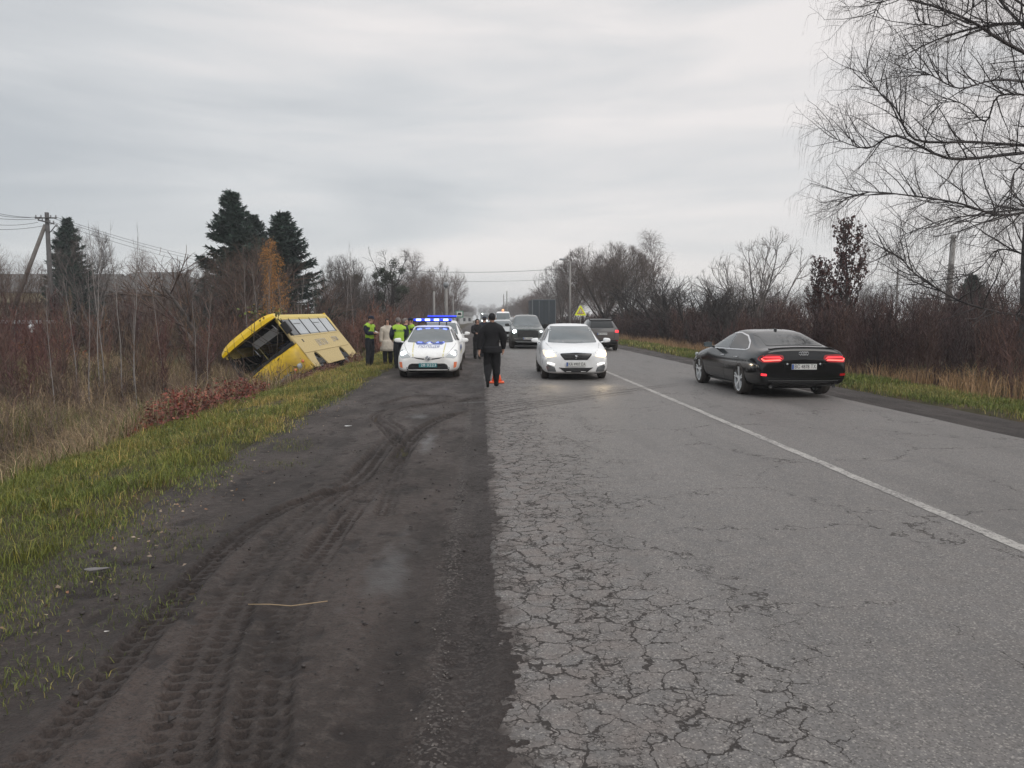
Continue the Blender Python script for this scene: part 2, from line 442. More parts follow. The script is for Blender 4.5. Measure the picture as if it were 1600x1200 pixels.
# centre line
ly = gspace(1.5, 400, .01, .06); rs = np.random.RandomState(3)
def line_mesh():
    xc = 3.86; n = len(ly)
    jl = rs.uniform(-.008, .008, n); jr = rs.uniform(-.008, .008, n)
    V = []; F = []
    for i, y in enumerate(ly):
        for xx in (xc-.060+jl[i], xc, xc+.060+jr[i]):
            V.append((xx, y, float(zroad_m(np.array(xx), np.array(y)))+.0035))
    for i in range(n-1):
        a = 3*i
        F += [(a, a+1, a+4, a+3), (a+1, a+2, a+5, a+4)]
    return mesh_np('road_marking', np.array(V), np.array(F))
tag(link('road_marking', line_mesh(), MATS['road_paint']), kind='structure')

# ---------------- mud apron with real ruts and tyre prints
def plan(px, py):   # ground point of a pixel
    d = ray(px, py); t = -CAM_H/d.z; return (d.x*t, d.y*t)
TRACKS = [
    # (pixels, width, kind)
    ([(270,1195),(300,1085),(345,975),(400,880),(480,805),(555,747),(596,700),(618,672),(596,655),(606,645),(660,632),(745,623),(850,612)], .30),
    ([(400,1190),(420,1060),(450,950),(500,860),(560,780),(600,740),(622,715),(640,690),(668,664),(720,645),(790,634),(900,620)], .25),
    ([(40,1195),(135,1100),(235,980),(345,860),(440,795),(545,760)], .20),
    ([(600,800),(618,740),(628,700),(600,668),(585,650),(600,640)], .2),
    ([(700,560+60),(690,618),(640,620),(600,630)], .2),
]
def polyd(X, Y, pts):
    """distance, arclength to polyline"""
    best = np.full(X.shape, 9.); arc = np.zeros(X.shape); s0 = 0; side = np.zeros(X.shape)
    for (a, b) in zip(pts[:-1], pts[1:]):
        ax, ay = a; bx, by = b; dx, dy = bx-ax, by-ay; l2 = dx*dx+dy*dy; l = math.sqrt(l2)
        t = np.clip(((X-ax)*dx+(Y-ay)*dy)/l2, 0, 1)
        d = np.hypot(X-ax-t*dx, Y-ay-t*dy)
        m = d < best
        best = np.where(m, d, best); arc = np.where(m, s0+t*l, arc)
        side = np.where(m, ((X-ax)*dy-(Y-ay)*dx)/l, side)
        s0 += l
    return best, arc, side
def smooth_poly(pts, n=5):
    p = [Vector((a, b, 0)) for a, b in pts]; out = []
    for i in range(len(p)-1):
        p0 = p[max(i-1, 0)]; p1 = p[i]; p2 = p[i+1]; p3 = p[min(i+2, len(p)-1)]
        for k in range(n):
            t = k/n
            q = .5*((2*p1)+(p2-p0)*t+(2*p0-5*p1+4*p2-p3)*t*t+(3*p1-p0-3*p2+p3)*t**3)
            out.append((q.x, q.y))
    out.append((p[-1].x, p[-1].y)); return out
TR = [(smooth_poly([plan(*q) for q in pts]), wd) for pts, wd in TRACKS]
_cache = {}
def mud_fields(X, Y):
    key = X.shape
    if key in _cache: return _cache[key]
    z = .014*fbm(X*1.1, Y*.7, 5, 4) + .010*fbm(X*5, Y*4, 9, 4) + .007*np.abs(fbm(X*14, Y*11, 13, 3))
    rutm = np.zeros(X.shape)
    for ti, (pts, wd) in enumerate(TR):
        d, s, sd = polyd(X, Y, pts)
        d = d + .02*vnoise(X*6, Y*6, 31+ti)
        inside = np.clip((wd/2-d)/.03, 0, 1); rim = np.exp(-((d-wd/2-.02)/.035)**2)
        u = sd/(wd/2)
        lug = (np.sin(u*PI*2.6+.3) > -.1) & (np.sin(s*2*PI/.085 + np.abs(u)*2.2 + (u > 0)*1.7) > -.25)
        brk = np.clip(.65+1.6*fbm(X*.9, Y*.5, 41+ti, 3), .3, 1)
        z = z - inside*brk*(.022 + .034*lug) + rim*.018*brk
        rutm = np.maximum(rutm, inside*brk*(.35+.65*lug))
    # long ruts beside the asphalt, worn by wheels
    for (xc, wd, dp, sd) in ((-.02, .11, .026, 61), (-.42, .13, .026, 62), (-.95, .16, .012, 63), (-1.9, .2, .014, 65)):
        c = xc + .06*vnoise(Y*.35, Y*0+sd, sd)
        g = np.exp(-((X-c)/wd)**2)*np.clip(.7+1.0*vnoise(Y*.4, Y*0, sd+3), .1, 1)
        z = z - dp*g; rutm = np.maximum(rutm, g*.55)
    rutm = np.maximum(rutm, .8*np.clip((X+.26+.05*vnoise(Y*.8, Y*0, 66))/.06, 0, 1))
    # gravelly ridge
    grav = np.exp(-((X+.20+.03*vnoise(Y*.7, Y*0, 71))/.07)**2)*np.clip(.7+vnoise(X*2, Y*1.2, 72)*1.6, 0, 1)
    grav = np.maximum(grav, .35*np.exp(-((X+.05)/.15)**2))
    z = z + .006*grav*(vnoise(X*30, Y*30, 73)+.5)
    # heel prints / clods
    clod = np.clip(fbm(X*7, Y*5, 81, 3)-.28, 0, 1); z = z - clod*.06; rutm = np.maximum(rutm, np.clip(clod*6, 0, .9))
    wet = np.zeros(X.shape)
    for (px, py, rx_, ry_) in ((612, 880, .16, .75), (668, 690, .1, .9), (610, 905, .22, .3), (740, 628, .5, .1), (655, 650, .2, .3)):
        cx, cy = plan(px, py)
        q = np.exp(-(((X-cx)/rx_)**2+((Y-cy)/ry_)**2)) + .6*fbm(X*5, Y*3, 91, 3) 
        wet = np.maximum(wet, np.clip((q-.30)*1.3+.5*fbm(X*16, Y*9, 92, 3)*(q > .25), 0, 1)*(np.hypot((X-cx)/rx_, (Y-cy)/ry_) < 2))
    z = z*(1-wet*.7) - wet*.004
    _cache[key] = (z, rutm, wet, grav); return _cache[key]
def zmud(X, Y):
    z, rutm, wet, grav = mud_fields(X, Y)
    # ragged seam over the asphalt edge; drops under the turf on the left
    seam = .05 + .09*fbm(X*0+7, Y*2.0, 101, 4) + .10*fbm(X*7, Y*7, 102, 3) + .12*fbm(X*22, Y*22, 103, 2)
    over = np.clip((X-seam)/.12, -1, 1)
    z = z - .12*np.clip((-2.95-X)/.5, 0, 1)
    z = z*np.clip((.15-X)/.2, .25, 1) - .010 + np.where(X > -.3, .016-.018*np.clip(over, 0, 1) , 0)*np.clip((X+.3)/.3, 0, 1)
    z = np.where(X > .25, z-.02*np.clip((X-.25)/.25, 0, 1), z)
    return z
mx_ = np.arange(-3.75, .62, .021); my_ = gspace(1.6, 260, .0042, .0155)
tag(link('dirt_shoulder', grid_mesh('dirt_shoulder', mx_, my_, zmud, lambda X, Y: np.stack([_cache[X.shape][2], _cache[X.shape][3], _cache[X.shape][1]], -1)), MATS['mud']), kind='structure')
# right shoulder
def zmr(X, Y):
    return -.012 + .018*fbm(X*1.5, Y*.8, 15, 4) - .05*np.clip((X-8.5)/.5, 0, 1) - .02*np.exp(-((X-8.1)/.12)**2) - .03*np.clip((7.6-X)/.2, 0, 1)
mx2 = np.arange(7.45, 9.1, .06); my2 = gspace(6, 260, .01, .05)
tag(link('verge_shoulder', grid_mesh('verge_shoulder', mx2, my2, zmr, lambda X, Y: np.stack([X*0+.1, X*0+.3, X*0+.5], -1)), MATS['mud']), kind='structure')

# mud dragged across the asphalt in arcs: thin real film
def streak(pts, wd, seed):
    pts = smooth_poly([plan(*q) for q in pts], 8); rs = np.random.RandomState(seed); V = []; F = []
    n = len(pts)
    for i, p in enumerate(pts):
        a = pts[max(i-1, 0)]; b = pts[min(i+1, n-1)]; dx, dy = b[0]-a[0], b[1]-a[1]; l = math.hypot(dx, dy) or 1
        nx, ny = -dy/l, dx/l; w0 = wd*rs.uniform(.5, 1.3)*(1-.6*i/n)
        for s_ in (-1, 1):
            xx, yy = p[0]+nx*w0*s_, p[1]+ny*w0*s_
            V.append((xx, yy, float(zroad_m(np.array(xx), np.array(yy)))+.0045))
    for i in range(n-1): F.append((2*i, 2*i+1, 2*i+3, 2*i+2))
    return V, F
VV = []; FF = []
for k_, (pts, wd) in enumerate([([(768,637),(850,626),(960,612),(1060,600)], .05), ([(768,646),(840,634),(930,620),(990,612)], .045), ([(768,630),(860,619),(980,605)], .03), ([(775,655),(860,643)], .02)]):
    for off in (0, 1):
        V, F = streak([(a, b+off*3) for a, b in pts], wd*.5, k_*3+off); o_ = len(VV); VV += V; FF += [tuple(i+o_ for i in f) for f in F]
mud_film = mat('mud_film', (.062, .052, .048), .7, var=.4, vscale=30)
tag(link('mud', mesh_np('mud', np.array(VV), np.array(FF)), mud_film), kind='stuff')
# ------------------------------------------------------------------ vegetation
bark_grey = mat('bark_grey', (.12, .105, .10), .9, var=.35, vscale=3)
bark_dark = mat('bark_dark', (.055, .047, .045), .9, var=.35, vscale=3)
twig_brown = mat('twig_brown', rough=.9, attr=True, var=.2, vscale=.6)
leafm = mat('leaf', rough=.7, attr=True, var=.25, vscale=1.5)
grassm = mat('grass_blade', rough=.65, attr=True, var=.25, vscale=.9)
birch_bark = mat('birch_bark', (.20, .19, .185), .85, var=.6, vscale=4)

def rvec(r): return Vector((r.gauss(0,1), r.gauss(0,1), r.gauss(0,1))).normalized()
def grow(out, r, p, d, L, rad, lv, P):
    """recursive limb; out[lv] collects segments"""
    n = P['n'][lv]; pts = [p.copy()]; ds = [d.copy()]; st = L/n
    jit = P['jit'][lv]; tr = P['trop'][lv]; tip = P['tip'][lv]
    for i in range(n):
        d = (d + rvec(r)*jit + Vector((0, 0, tr))*(1 if not P.get('hang') or lv < P['hang'] else (i+1)/n*2)).normalized()
        q = p + d*st
        if P.get('env') and P['env'](q) > 1 and i > 0: break
        r0 = rad*(1-(1-tip)*i/n); r1 = rad*(1-(1-tip)*(i+1)/n)
        out[lv].append((*p, *q, r0, r1)); p = q; pts.append(p.copy()); ds.append(d.copy())
    if len(pts) < 2: return
    if len(pts)-1 < n:      # stopped at the crown's outline: taper over the shortened length
        n = len(pts)-1
        for i in range(n):
            t = out[lv][-n+i]; out[lv][-n+i] = (*t[:6], rad*(1-(1-tip)*i/n), rad*(1-(1-tip)*(i+1)/n))
    if lv+1 >= len(P['n']): return
    k = P['kids'][lv]; k = max(1, int(k*(.75+.5*r.random())*min(1.0, .4+L/P['len'][lv]*.6)))
    a0 = r.random()*6.28
    for j in range(k):
        f = P['start'][lv] + (1-P['start'][lv])*(j+r.random())/k
        f = min(f, .999); i = int(f*n); q = pts[i].lerp(pts[i+1], f*n-i); dd = ds[i+1]
        ax = dd.orthogonal().normalized(); ax = Matrix.Rotation(a0+j*2.4+r.uniform(-.4,.4), 3, dd) @ ax
        ang = P['ang'][lv]*r.uniform(.75, 1.25)
        nd = (dd*math.cos(ang) + ax*math.sin(ang)).normalized()
        shape = P['shape'][lv](f) if P.get('shape') and P['shape'][lv] else (1-.55*f)
        ll = P['len'][lv+1]*shape*r.uniform(.7, 1.25)
        grow(out, r, q, nd, ll, min(rad*.8*(1-f*.5), P['rad'][lv+1]*(ll/P['len'][lv+1])**.5), lv+1, P)
def shade_cols(n, cols, rng, v=.25):
    c = np.array(cols)[rng.integers(0, len(cols), n)]
    return c*(1+rng.uniform(-v, v, (n, 1)))
def tree_mesh(seed, P, H, cols, two=3, trunkmat=None, kmin=2):
    r = random.Random(seed); out = [[] for _ in P['n']]
    for s in range(P.get('stems', 1)):
        d = Vector((r.gauss(0, P.get('spread', .03)), r.gauss(0, P.get('spread', .03)), 1)).normalized()
        grow(out, r, Vector((r.gauss(0, .1)*(P.get('stems', 1) > 1), r.gauss(0, .1)*(P.get('stems', 1) > 1), -.3)), d, P['len'][0], P['rad'][0], 0, P)
    rng = np.random.default_rng(seed)
    T = np.array(out[0]); tm = seg_mesh('trunk', T, 7)
    parts = []
    Vs = []; Fs = []; Cs = []; off = 0
    for lv in range(1, len(out)):
        if not out[lv]: continue
        S = np.array(out[lv]); k = 3 if lv < two else 2
        me = None
        # build raw arrays through seg_mesh's maths without the mesh
        m = seg_mesh('tmp', S, 3 if k == 3 else 2, shade_cols(len(S), cols, rng), rng)
        parts.append(m)
    return tm, parts, out
def join_meshes(name, meshes):
    bm_V = []; F = []; Cc = []; off = 0; ks = []
    for m in meshes:
        n = len(m.vertices); v = np.empty(n*3, np.float32); m.vertices.foreach_get('co', v)
        nl = len(m.loops); l = np.empty(nl, np.int32); m.loops.foreach_get('vertex_index', l)
        c = np.empty(n*4, np.float32)
        if 'col' in m.attributes: m.attributes['col'].data.foreach_get('color', c)
        else: c[:] = .1
        bm_V.append(v.reshape(-1, 3)); F.append(l.reshape(-1, nl//len(m.polygons))+off); Cc.append(c.reshape(-1, 4)[:, :3]); off += n
    for m in meshes: bpy.data.meshes.remove(m)
    return mesh_np(name, np.concatenate(bm_V), np.concatenate(F), np.concatenate(Cc))

def leaf_quads(S, n, size, cols, rng, droop=0.0, aspect=.6, clump=0.0):
    """n leaf quads near the ends of segments S"""
    S = np.asarray(S); i = rng.integers(0, len(S), n); t = rng.random((n, 1))
    p = S[i, :3]*(1-t)+S[i, 3:6]*t + rng.normal(size=(n, 3))*clump
    a = rng.normal(size=(n, 3)); a[:, 2] -= droop; a /= np.linalg.norm(a, axis=1, keepdims=True)
    b = np.cross(a, rng.normal(size=(n, 3))); b /= np.linalg.norm(b, axis=1, keepdims=True)
    s = size*rng.uniform(.6, 1.4, (n, 1))
    m_ = np.cross(a, b)*s*.15
    V = np.stack([p, p+a*s*.5+b*s*aspect*.5+m_, p+a*s, p+a*s*.5-b*s*aspect*.5+m_], 1).reshape(-1, 3)
    F = np.arange(n)[:, None]*4+np.arange(4)[None]
    return mesh_np('tmp', V, F, np.repeat(shade_cols(n, cols, rng, .3), 4, 0))

GREYS = [(.10, .085, .080), (.13, .11, .10), (.085, .07, .066)]
BROWNS = [(.115, .075, .060), (.14, .095, .07), (.09, .06, .052), (.12, .085, .075)]
DARKS = [(.05, .044, .042), (.065, .055, .05), (.045, .04, .04)]
PURPLE = [(.095, .066, .066), (.075, .056, .056), (.12, .082, .072), (.085, .055, .055)]

P_ROUND = dict(n=[6, 5, 4, 3, 2], jit=[.06, .13, .18, .22, .3], trop=[.0, .10, .10, .06, .02], tip=[.45, .3, .3, .4, .6], kids=[10, 8, 8, 7], start=[.22, .25, .2, .1],
               ang=[.75, .6, .6, .55], len=[6.5, 5.2, 2.9, 1.5, .8], rad=[.20, .08, .035, .017, .013])
P_WILLOW = dict(n=[4, 6, 5, 4, 2], jit=[.06, .1, .14, .16, .25], trop=[.0, .16, .13, .10, .06], tip=[.7, .25, .3, .4, .6], kids=[8, 9, 9, 8], start=[.3, .35, .2, .1],
               ang=[.55, .42, .42, .4], len=[4.0, 9.0, 4.2, 2.0, 1.0], rad=[.42, .17, .06, .022, .014])
def env_(zc, rh, rz): return lambda q: (q.x*q.x+q.y*q.y)/(rh*rh)+((q.z-zc)/rz)**2
P_ROUND = dict(n=[4, 9, 6, 4, 2], jit=[.06, .10, .15, .2, .25], trop=[.0, .07, .07, .05, .02], tip=[.7, .2, .3, .4, .7], kids=[9, 13, 11, 9], start=[.45, .15, .1, .1],
               ang=[.62, .62, .55, .5], len=[3.2, 8.0, 3.4, 1.5, .8], rad=[.22, .085, .028, .014, .011], shape=[lambda f: 1, lambda f: 1-.3*f, None, None, None], env=env_(5.8, 4.3, 5.0))
P_WILLOW = dict(n=[3, 10, 7, 5, 2], jit=[.06, .07, .11, .14, .2], trop=[.0, .03, .05, .05, .02], tip=[.8, .25, .3, .4, .7], kids=[11, 14, 12, 10], start=[.4, .25, .1, .1],
               ang=[.62, .58, .55, .5], len=[2.6, 10.5, 4.4, 1.9, .9], rad=[.42, .12, .034, .017, .012], shape=[lambda f: 1, lambda f: 1-.3*f, None, None, None], env=env_(6.2, 6.0, 5.0))
P_BIRCH = dict(n=[10, 6, 5, 4], jit=[.04, .12, .16, .12], trop=[.02, .10, -.06, -.28], tip=[.12, .25, .4, .6], kids=[34, 11, 9], start=[.14, .15, .1],
               ang=[.72, .6, .6], len=[13, 4.0, 2.0, 1.4], rad=[.16, .05, .020, .013], shape=[lambda f: .35+1.1*(1-f)**.8*min(1, f*4), None, None])
P_BUSH = dict(n=[4, 4, 3, 2], jit=[.1, .16, .2, .25], trop=[.04, .08, .05, .02], tip=[.5, .35, .4, .6], kids=[8, 8, 6], start=[.1, .15, .1],
               ang=[.6, .55, .5], len=[2.6, 1.8, 1.0, .6], rad=[.06, .03, .012, .007], stems=4, spread=.35)
P_WHIP = dict(n=[10, 5, 4], jit=[.10, .15, .2], trop=[.03, .16, .1], tip=[.2, .3, .5], kids=[12, 4], start=[.3, .2],
               ang=[.45, .5], len=[6.5, 1.6, .7], rad=[.045, .018, .010])

TREE_PROTOS = {}
def tree_proto(key, seed, P, cols, barkm, leaves=None, hscale=1.0):
    tm, parts, out = tree_mesh(seed, P, 0, cols)
    crown = join_meshes('crown', parts)
    S = np.array(out[0]); top = float(np.percentile(np.concatenate([np.array(o)[:, 5] for o in out if len(o)]), 99.7))
    tm.materials.append(barkm); crown.materials.append(twig_brown)
    TREE_PROTOS[key] = dict(trunk=tm, crown=crown, top=top, out=out, leaf=None)
    if leaves:
        lm = leaf_quads(np.concatenate([np.array(out[i]) for i in leaves['lv']]), leaves['n'], leaves['size'], leaves['cols'], np.random.default_rng(seed+9), leaves.get('droop', 0), leaves.get('aspect', .6), leaves.get('clump', 0))
        lm.name = 'foliage'; lm.materials.append(leafm); TREE_PROTOS[key]['leaf'] = lm
def put_tree(key, name, x, y, height, label, group=None, rz=None, z=None, sx=1.0, cat='tree'):
    T = TREE_PROTOS[key]; s = height/T['top']
    zz = float(zt(x, y)) if z is None else z
    e = empty(name, (x, y, zz), (random.Random(int(x*13+y*7)).random()*6.28 if rz is None else rz), label, cat, group)
    e.scale = (s*sx, s*sx, s)
    link('trunk', T['trunk'], None, e); link('crown', T['crown'], None, e)
    if T['leaf']: link('foliage', T['leaf'], None, e)
    return e

tree_proto('round1', 11, P_ROUND, GREYS, bark_grey)
tree_proto('round2', 12, P_ROUND, BROWNS, bark_grey)
tree_proto('willow', 13, P_WILLOW, [(.12, .095, .085), (.10, .08, .074), (.14, .11, .095)], bark_dark)
tree_proto('birch1', 14, P_BIRCH, [(.14, .105, .095), (.12, .09, .085)], birch_bark)
tree_proto('birch2', 15, P_BIRCH, [(.15, .10, .08), (.13, .09, .08)], birch_bark)
tree_proto('bush1', 16, P_BUSH, DARKS, bark_dark)
tree_proto('bush2', 17, P_BUSH, BROWNS, bark_grey)
tree_proto('whip', 18, P_WHIP, [(.20, .18, .17), (.17, .15, .14)], mat('whip_bark', (.24, .22, .21), .8, var=.3, vscale=3))
tree_proto('orange', 19, P_BIRCH, [(.16, .10, .06)], birch_bark, leaves=dict(lv=[2, 3], n=9000, size=.12, cols=[(.52, .23, .045), (.44, .19, .04), (.58, .30, .07)], droop=.6))
P_MAPLE = dict(P_ROUND); P_MAPLE.update(n=[7, 5, 4, 3, 2], tip=[.2, .3, .3, .4, .6], start=[.2, .2, .2, .1], rad=[.16, .05, .02, .01, .008], env=None, kids=[26, 7, 5, 3], ang=[.62, .55, .55, .5], len=[8.5, 3.4, 1.7, .8, .4], trop=[.0, .16, .12, .06, .0],
               shape=[lambda f: .3+1.15*(1-f)*min(1, f*4), None, None, None])
tree_proto('maple', 20, P_MAPLE, DARKS, bark_dark, leaves=dict(lv=[2, 3, 4], n=4200, size=.17, cols=[(.085, .028, .026), (.06, .024, .022), (.10, .04, .03), (.05, .03, .026)], droop=1.4, aspect=.75))
P_APPLE = dict(P_ROUND); P_APPLE.update(jit=[.1, .13, .2, .25, .3], kids=[8, 11, 8, 6], len=[1.6, 7.5, 2.8, 1.1, .55], trop=[0, .04, .06, .08, .05], start=[.2, .2, .15, .1], ang=[.62, .65, .6, .6], rad=[.22, .12, .035, .016, .011], env=env_(3.8, 4.6, 3.9))
tree_proto('walnut', 21, P_APPLE, [(.15, .13, .12), (.12, .105, .10)], bark_grey)
# mistletoe tree
tree_proto('mistle', 22, P_APPLE, DARKS, bark_dark)
def mistletoe():
    r = np.random.default_rng(4); out = TREE_PROTOS['mistle']['out']; S = np.array(out[2]); S = S[S[:, 5] > S[:, 5].max()*.45]
    ms = []; pick = r.choice(len(S), 30, replace=False)
    P = []; 
    for i in pick:
        c = S[i, 3:6]; R_ = r.uniform(.18, .42); n = 260
        d = r.normal(size=(n, 3)); d /= np.linalg.norm(d, axis=1, keepdims=True)
        p = c + d*R_*r.random((n, 1))**.4
        a = r.normal(size=(n, 3)); a /= np.linalg.norm(a, axis=1, keepdims=True); b = np.cross(a, d); s = .07
        P.append(np.stack([p, p+a*s+b*s*.4, p+a*s*2, p+a*s-b*s*.4], 1).reshape(-1, 3))
    V = np.concatenate(P); F = np.arange(len(V)).reshape(-1, 4)
    m = mesh_np('foliage', V, F, np.repeat(shade_cols(len(F), [(.035, .045, .03), (.045, .055, .035)], r), 4, 0)); m.materials.append(leafm)
    TREE_PROTOS['mistle']['leaf'] = m
mistletoe()

def spruce_proto(key, seed, cols, narrow=1.0):
    r = random.Random(seed); rng = np.random.default_rng(seed); H = 12.0
    T = []; S = []
    n = 12
    for i in range(n): T.append((0, 0, H*i/n-.2, 0, 0, H*(i+1)/n-.2, .2*(1-i/n)+.015, .2*(1-(i+1)/n)+.015))
    z = .5
    while z < H-.1:
        f = z/H; L = (3.7*(1-f)**.8+.15)*narrow
        for j in range(5 if f < .85 else 4):
            a = r.random()*6.28; l = L*r.uniform(.35, 1.12); p = Vector((0, 0, z+r.uniform(-.1, .1))); d = Vector((math.cos(a), math.sin(a), .28+.5*f)).normalized()
            m = 6
            for i in range(m):
                d = (d+Vector((0, 0, -.10 if i < m-2 else .26))+rvec(r)*.05).normalized(); q = p+d*l/m
                S.append((*p, *q, .03*(1-i/m)+.006, .03*(1-(i+1)/m)+.006)); p = q
        z += .125*(1-.35*f)
    S = np.array(S); N = 46000
    # hanging sprays: elongated leaf clumps along the limbs
    wgt = np.linalg.norm(S[:, :2], axis=1)+.3; wgt /= wgt.sum()
    i = rng.choice(len(S), N, p=wgt); t = rng.random((N, 1)); p = S[i, :3]*(1-t)+S[i, 3:6]*t
    out_ = S[i, 3:6]-S[i, :3]; out_ /= np.linalg.norm(out_, axis=1, keepdims=True)
    side = np.cross(out_, [0, 0, 1.0]); side *= rng.choice([-1, 1], (N, 1))
    a = out_*.6+side*rng.uniform(.2, 1.0, (N, 1))+rng.normal(size=(N, 3))*.18; a[:, 2] -= rng.uniform(-.25, .9, N); a /= np.linalg.norm(a, axis=1, keepdims=True)
    b = np.cross(a, rng.normal(size=(N, 3))); b /= np.linalg.norm(b, axis=1, keepdims=True)
    s = rng.uniform(.16, .40, (N, 1)); w_ = .045
    V = np.stack([p-b*w_, p+b*w_, p+a*s+b*w_*.3, p+a*s-b*w_*.3], 1).reshape(-1, 3)
    F = np.arange(N)[:, None]*4+np.arange(4)[None]
    lm = mesh_np('foliage', V, F, np.repeat(shade_cols(N, cols, rng, .35), 4, 0)); lm.materials.append(leafm)
    cm = seg_mesh('crown', S, 3, shade_cols(len(S), DARKS, rng), rng); cm.materials.append(twig_brown)
    tm = seg_mesh('trunk', np.array(T), 7); tm.materials.append(bark_dark)
    TREE_PROTOS[key] = dict(trunk=tm, crown=cm, top=H, out=None, leaf=lm)
spruce_proto('spruce1', 5, [(.032, .058, .048), (.048, .078, .058), (.026, .044, .040)])
spruce_proto('spruce2', 6, [(.028, .052, .042), (.040, .068, .050), (.020, .036, .034)], 1.15)

def tree_px(key, name, px, pytop, Y, label, group=None, sx=1.0, rz=None, cat='tree', extra=0.0):
    p = at(px, pytop, Y); g = float(zt(p.x, Y))
    return put_tree(key, name, p.x, Y, p.z-g+extra, label, group, rz=rz, sx=sx, cat=cat)

# spruces and the orange birch behind the bus
tree_px('spruce1', 'spruce_tree', 104, 341, 62, 'small dark spruce behind the leaning-strut utility pole', 'dark spruces left of the road', sx=1.0)
tree_px('spruce1', 'spruce_tree', 362, 300, 52, 'tallest dark spruce, behind the bare brown shrubs and yellow bus', 'dark spruces left of the road', sx=1.2, rz=1.2)
tree_px('spruce2', 'spruce_tree', 395, 338, 57, 'dark spruce half hidden between the tallest spruce and the orange birch', 'dark spruces left of the road', sx=1.15, rz=2)
tree_px('spruce2', 'spruce_tree', 440, 334, 55, 'broad dark spruce right behind the orange-leaved birch', 'dark spruces left of the road', sx=1.3, rz=4)
tree_px('orange', 'birch_tree', 424, 374, 39.5, 'slim birch with orange autumn leaves before the dark spruces', sx=.5)
tree_px('mistle', 'mistletoe_tree', 592, 388, 64, 'dark bare tree full of round mistletoe balls behind the officers', sx=1.0)
tree_px('birch1', 'birch_tree', 653, 389, 100, 'tall slender bare birch left of the street lamp poles', sx=1.0)
tree_px('round2', 'birch_tree', 694, 410, 96, 'rounded reddish bare birch behind the street lamp pole', 'reddish birches left of the road', sx=.85)
tree_px('round2', 'birch_tree', 668, 424, 92, 'reddish bare birch just left of the street lamp pole', 'reddish birches left of the road', sx=.8)
tree_px('birch1', 'birch_tree', 716, 432, 112, 'smaller bare birch at the right end of the left roadside row', sx=1.1)
tree_px('birch2', 'birch_tree', 640, 425, 88, 'bushy reddish bare birch between mistletoe tree and lamp poles', 'reddish birches left of the road', sx=1.1)
# left background
tree_px('birch2', 'birch_tree', 222, 384, 95, 'hazy bare birch behind the grey hipped roof', sx=1.0)
tree_px('bush2', 'bare_bush', 250, 412, 60, 'bare bush right of the hipped roof', cat='bush')
tree_px('round2', 'bare_tree', 12, 385, 46, 'bare tree at the far left beside the strut pole', sx=.8)
tree_px('walnut', 'bare_tree', 145, 385, 52, 'spreading bare tree between small spruce and hipped roof', sx=.9)
tree_px('round1', 'bare_tree', 128, 352, 63, 'thin bare tree rising right beside the small spruce', sx=.7)
tree_px('bush2', 'bare_bush', 335, 385, 42, 'broad brown bare bush standing before the tallest spruce', sx=1.3, cat='bush')
tree_px('round2', 'bare_tree', 385, 372, 45, 'brown bare tree between tallest spruce and orange birch', sx=.9)
tree_px('round1', 'bare_tree', 300, 415, 48, 'low bare tree left of the tallest spruce', sx=1.0)
tree_px('bush2', 'bare_bush', 470, 425, 48, 'bare bush in front of the right flank of the broad spruce', sx=1.0, cat='bush')
tree_px('round1', 'bare_tree', 537, 400, 58, 'thin bare tree left of the mistletoe tree', sx=.7)
tree_px('round1', 'bare_tree', 515, 432, 60, 'low bare tree behind the rear of the yellow bus', sx=.9)
tree_px('round1', 'bare_tree', 560, 425, 62, 'bare tree touching the left side of the mistletoe tree', sx=.8)
ORD = ['first', 'second', 'third', 'fourth', 'fifth', 'sixth', 'seventh', 'eighth', 'ninth', 'tenth', 'eleventh']
for i, (px, py, Y) in enumerate(sorted([(142, 345, 26), (153, 344, 27), (180, 346, 25), (197, 345, 25.5), (128, 400, 24), (75, 430, 23), (205, 440, 24), (250, 440, 27), (300, 452, 26), (318, 440, 30), (112, 410, 25)])):
    tree_px('whip', 'sapling', px, py, Y, 'pale bare sapling, %s from the left in the thicket left of the bus' % ORD[i], 'pale saplings in the left thicket', sx=.55, cat='tree', rz=i*1.7)
for i, (px, py, Y) in enumerate(sorted([(386, 390, 38), (400, 400, 37), (410, 385, 39), (425, 405, 38), (462, 410, 38), (440, 420, 36), (535, 375, 50), (553, 385, 52), (492, 430, 42), (470, 440, 40)])):
    tree_px('whip', 'sapling', px, py, Y, 'pale slender sapling behind the yellow bus, %s from the left' % ORD[i], 'pale saplings behind the bus', sx=.55, rz=i*2.1)
# right side
tree_px('willow', 'willow_tree', 948, 381, 82, 'broad bare willow with rounded crown right of the lamp post', sx=1.0)
tree_px('willow', 'willow_tree', 985, 402, 78, 'lower bare willow on the right shoulder of the broad willow', sx=.85, rz=2.5)
tree_px('walnut', 'bare_tree', 880, 402, 92, 'bare tree with upright limbs behind the lamp post', sx=.8)
tree_px('birch1', 'birch_tree', 1030, 357, 84, 'slender pale bare birch between the willow and the spreading bare tree', sx=.85)
tree_px('walnut', 'bare_tree', 1193, 357, 46, 'spreading bare tree behind the black car', sx=.85, rz=.4)
tree_px('walnut', 'bare_tree', 1160, 400, 50, 'lower bare tree left beside the spreading bare tree', sx=.9, rz=3)
tree_px('maple', 'maple_tree', 1330, 336, 36, 'maple with sparse dark red leaves above the right thicket', sx=.78)
tree_px('maple', 'maple_tree', 1285, 400, 37, 'small red-leaved tree left beside the taller maple', sx=.8, rz=2)
tree_px('walnut', 'bare_tree', 1530, 400, 42, 'gnarled dark bare tree right of the concrete pole', sx=1.0, rz=1)
tree_px('spruce2', 'pine_tree', 1520, 430, 55, 'dark green pine behind the concrete pole', sx=1.5)
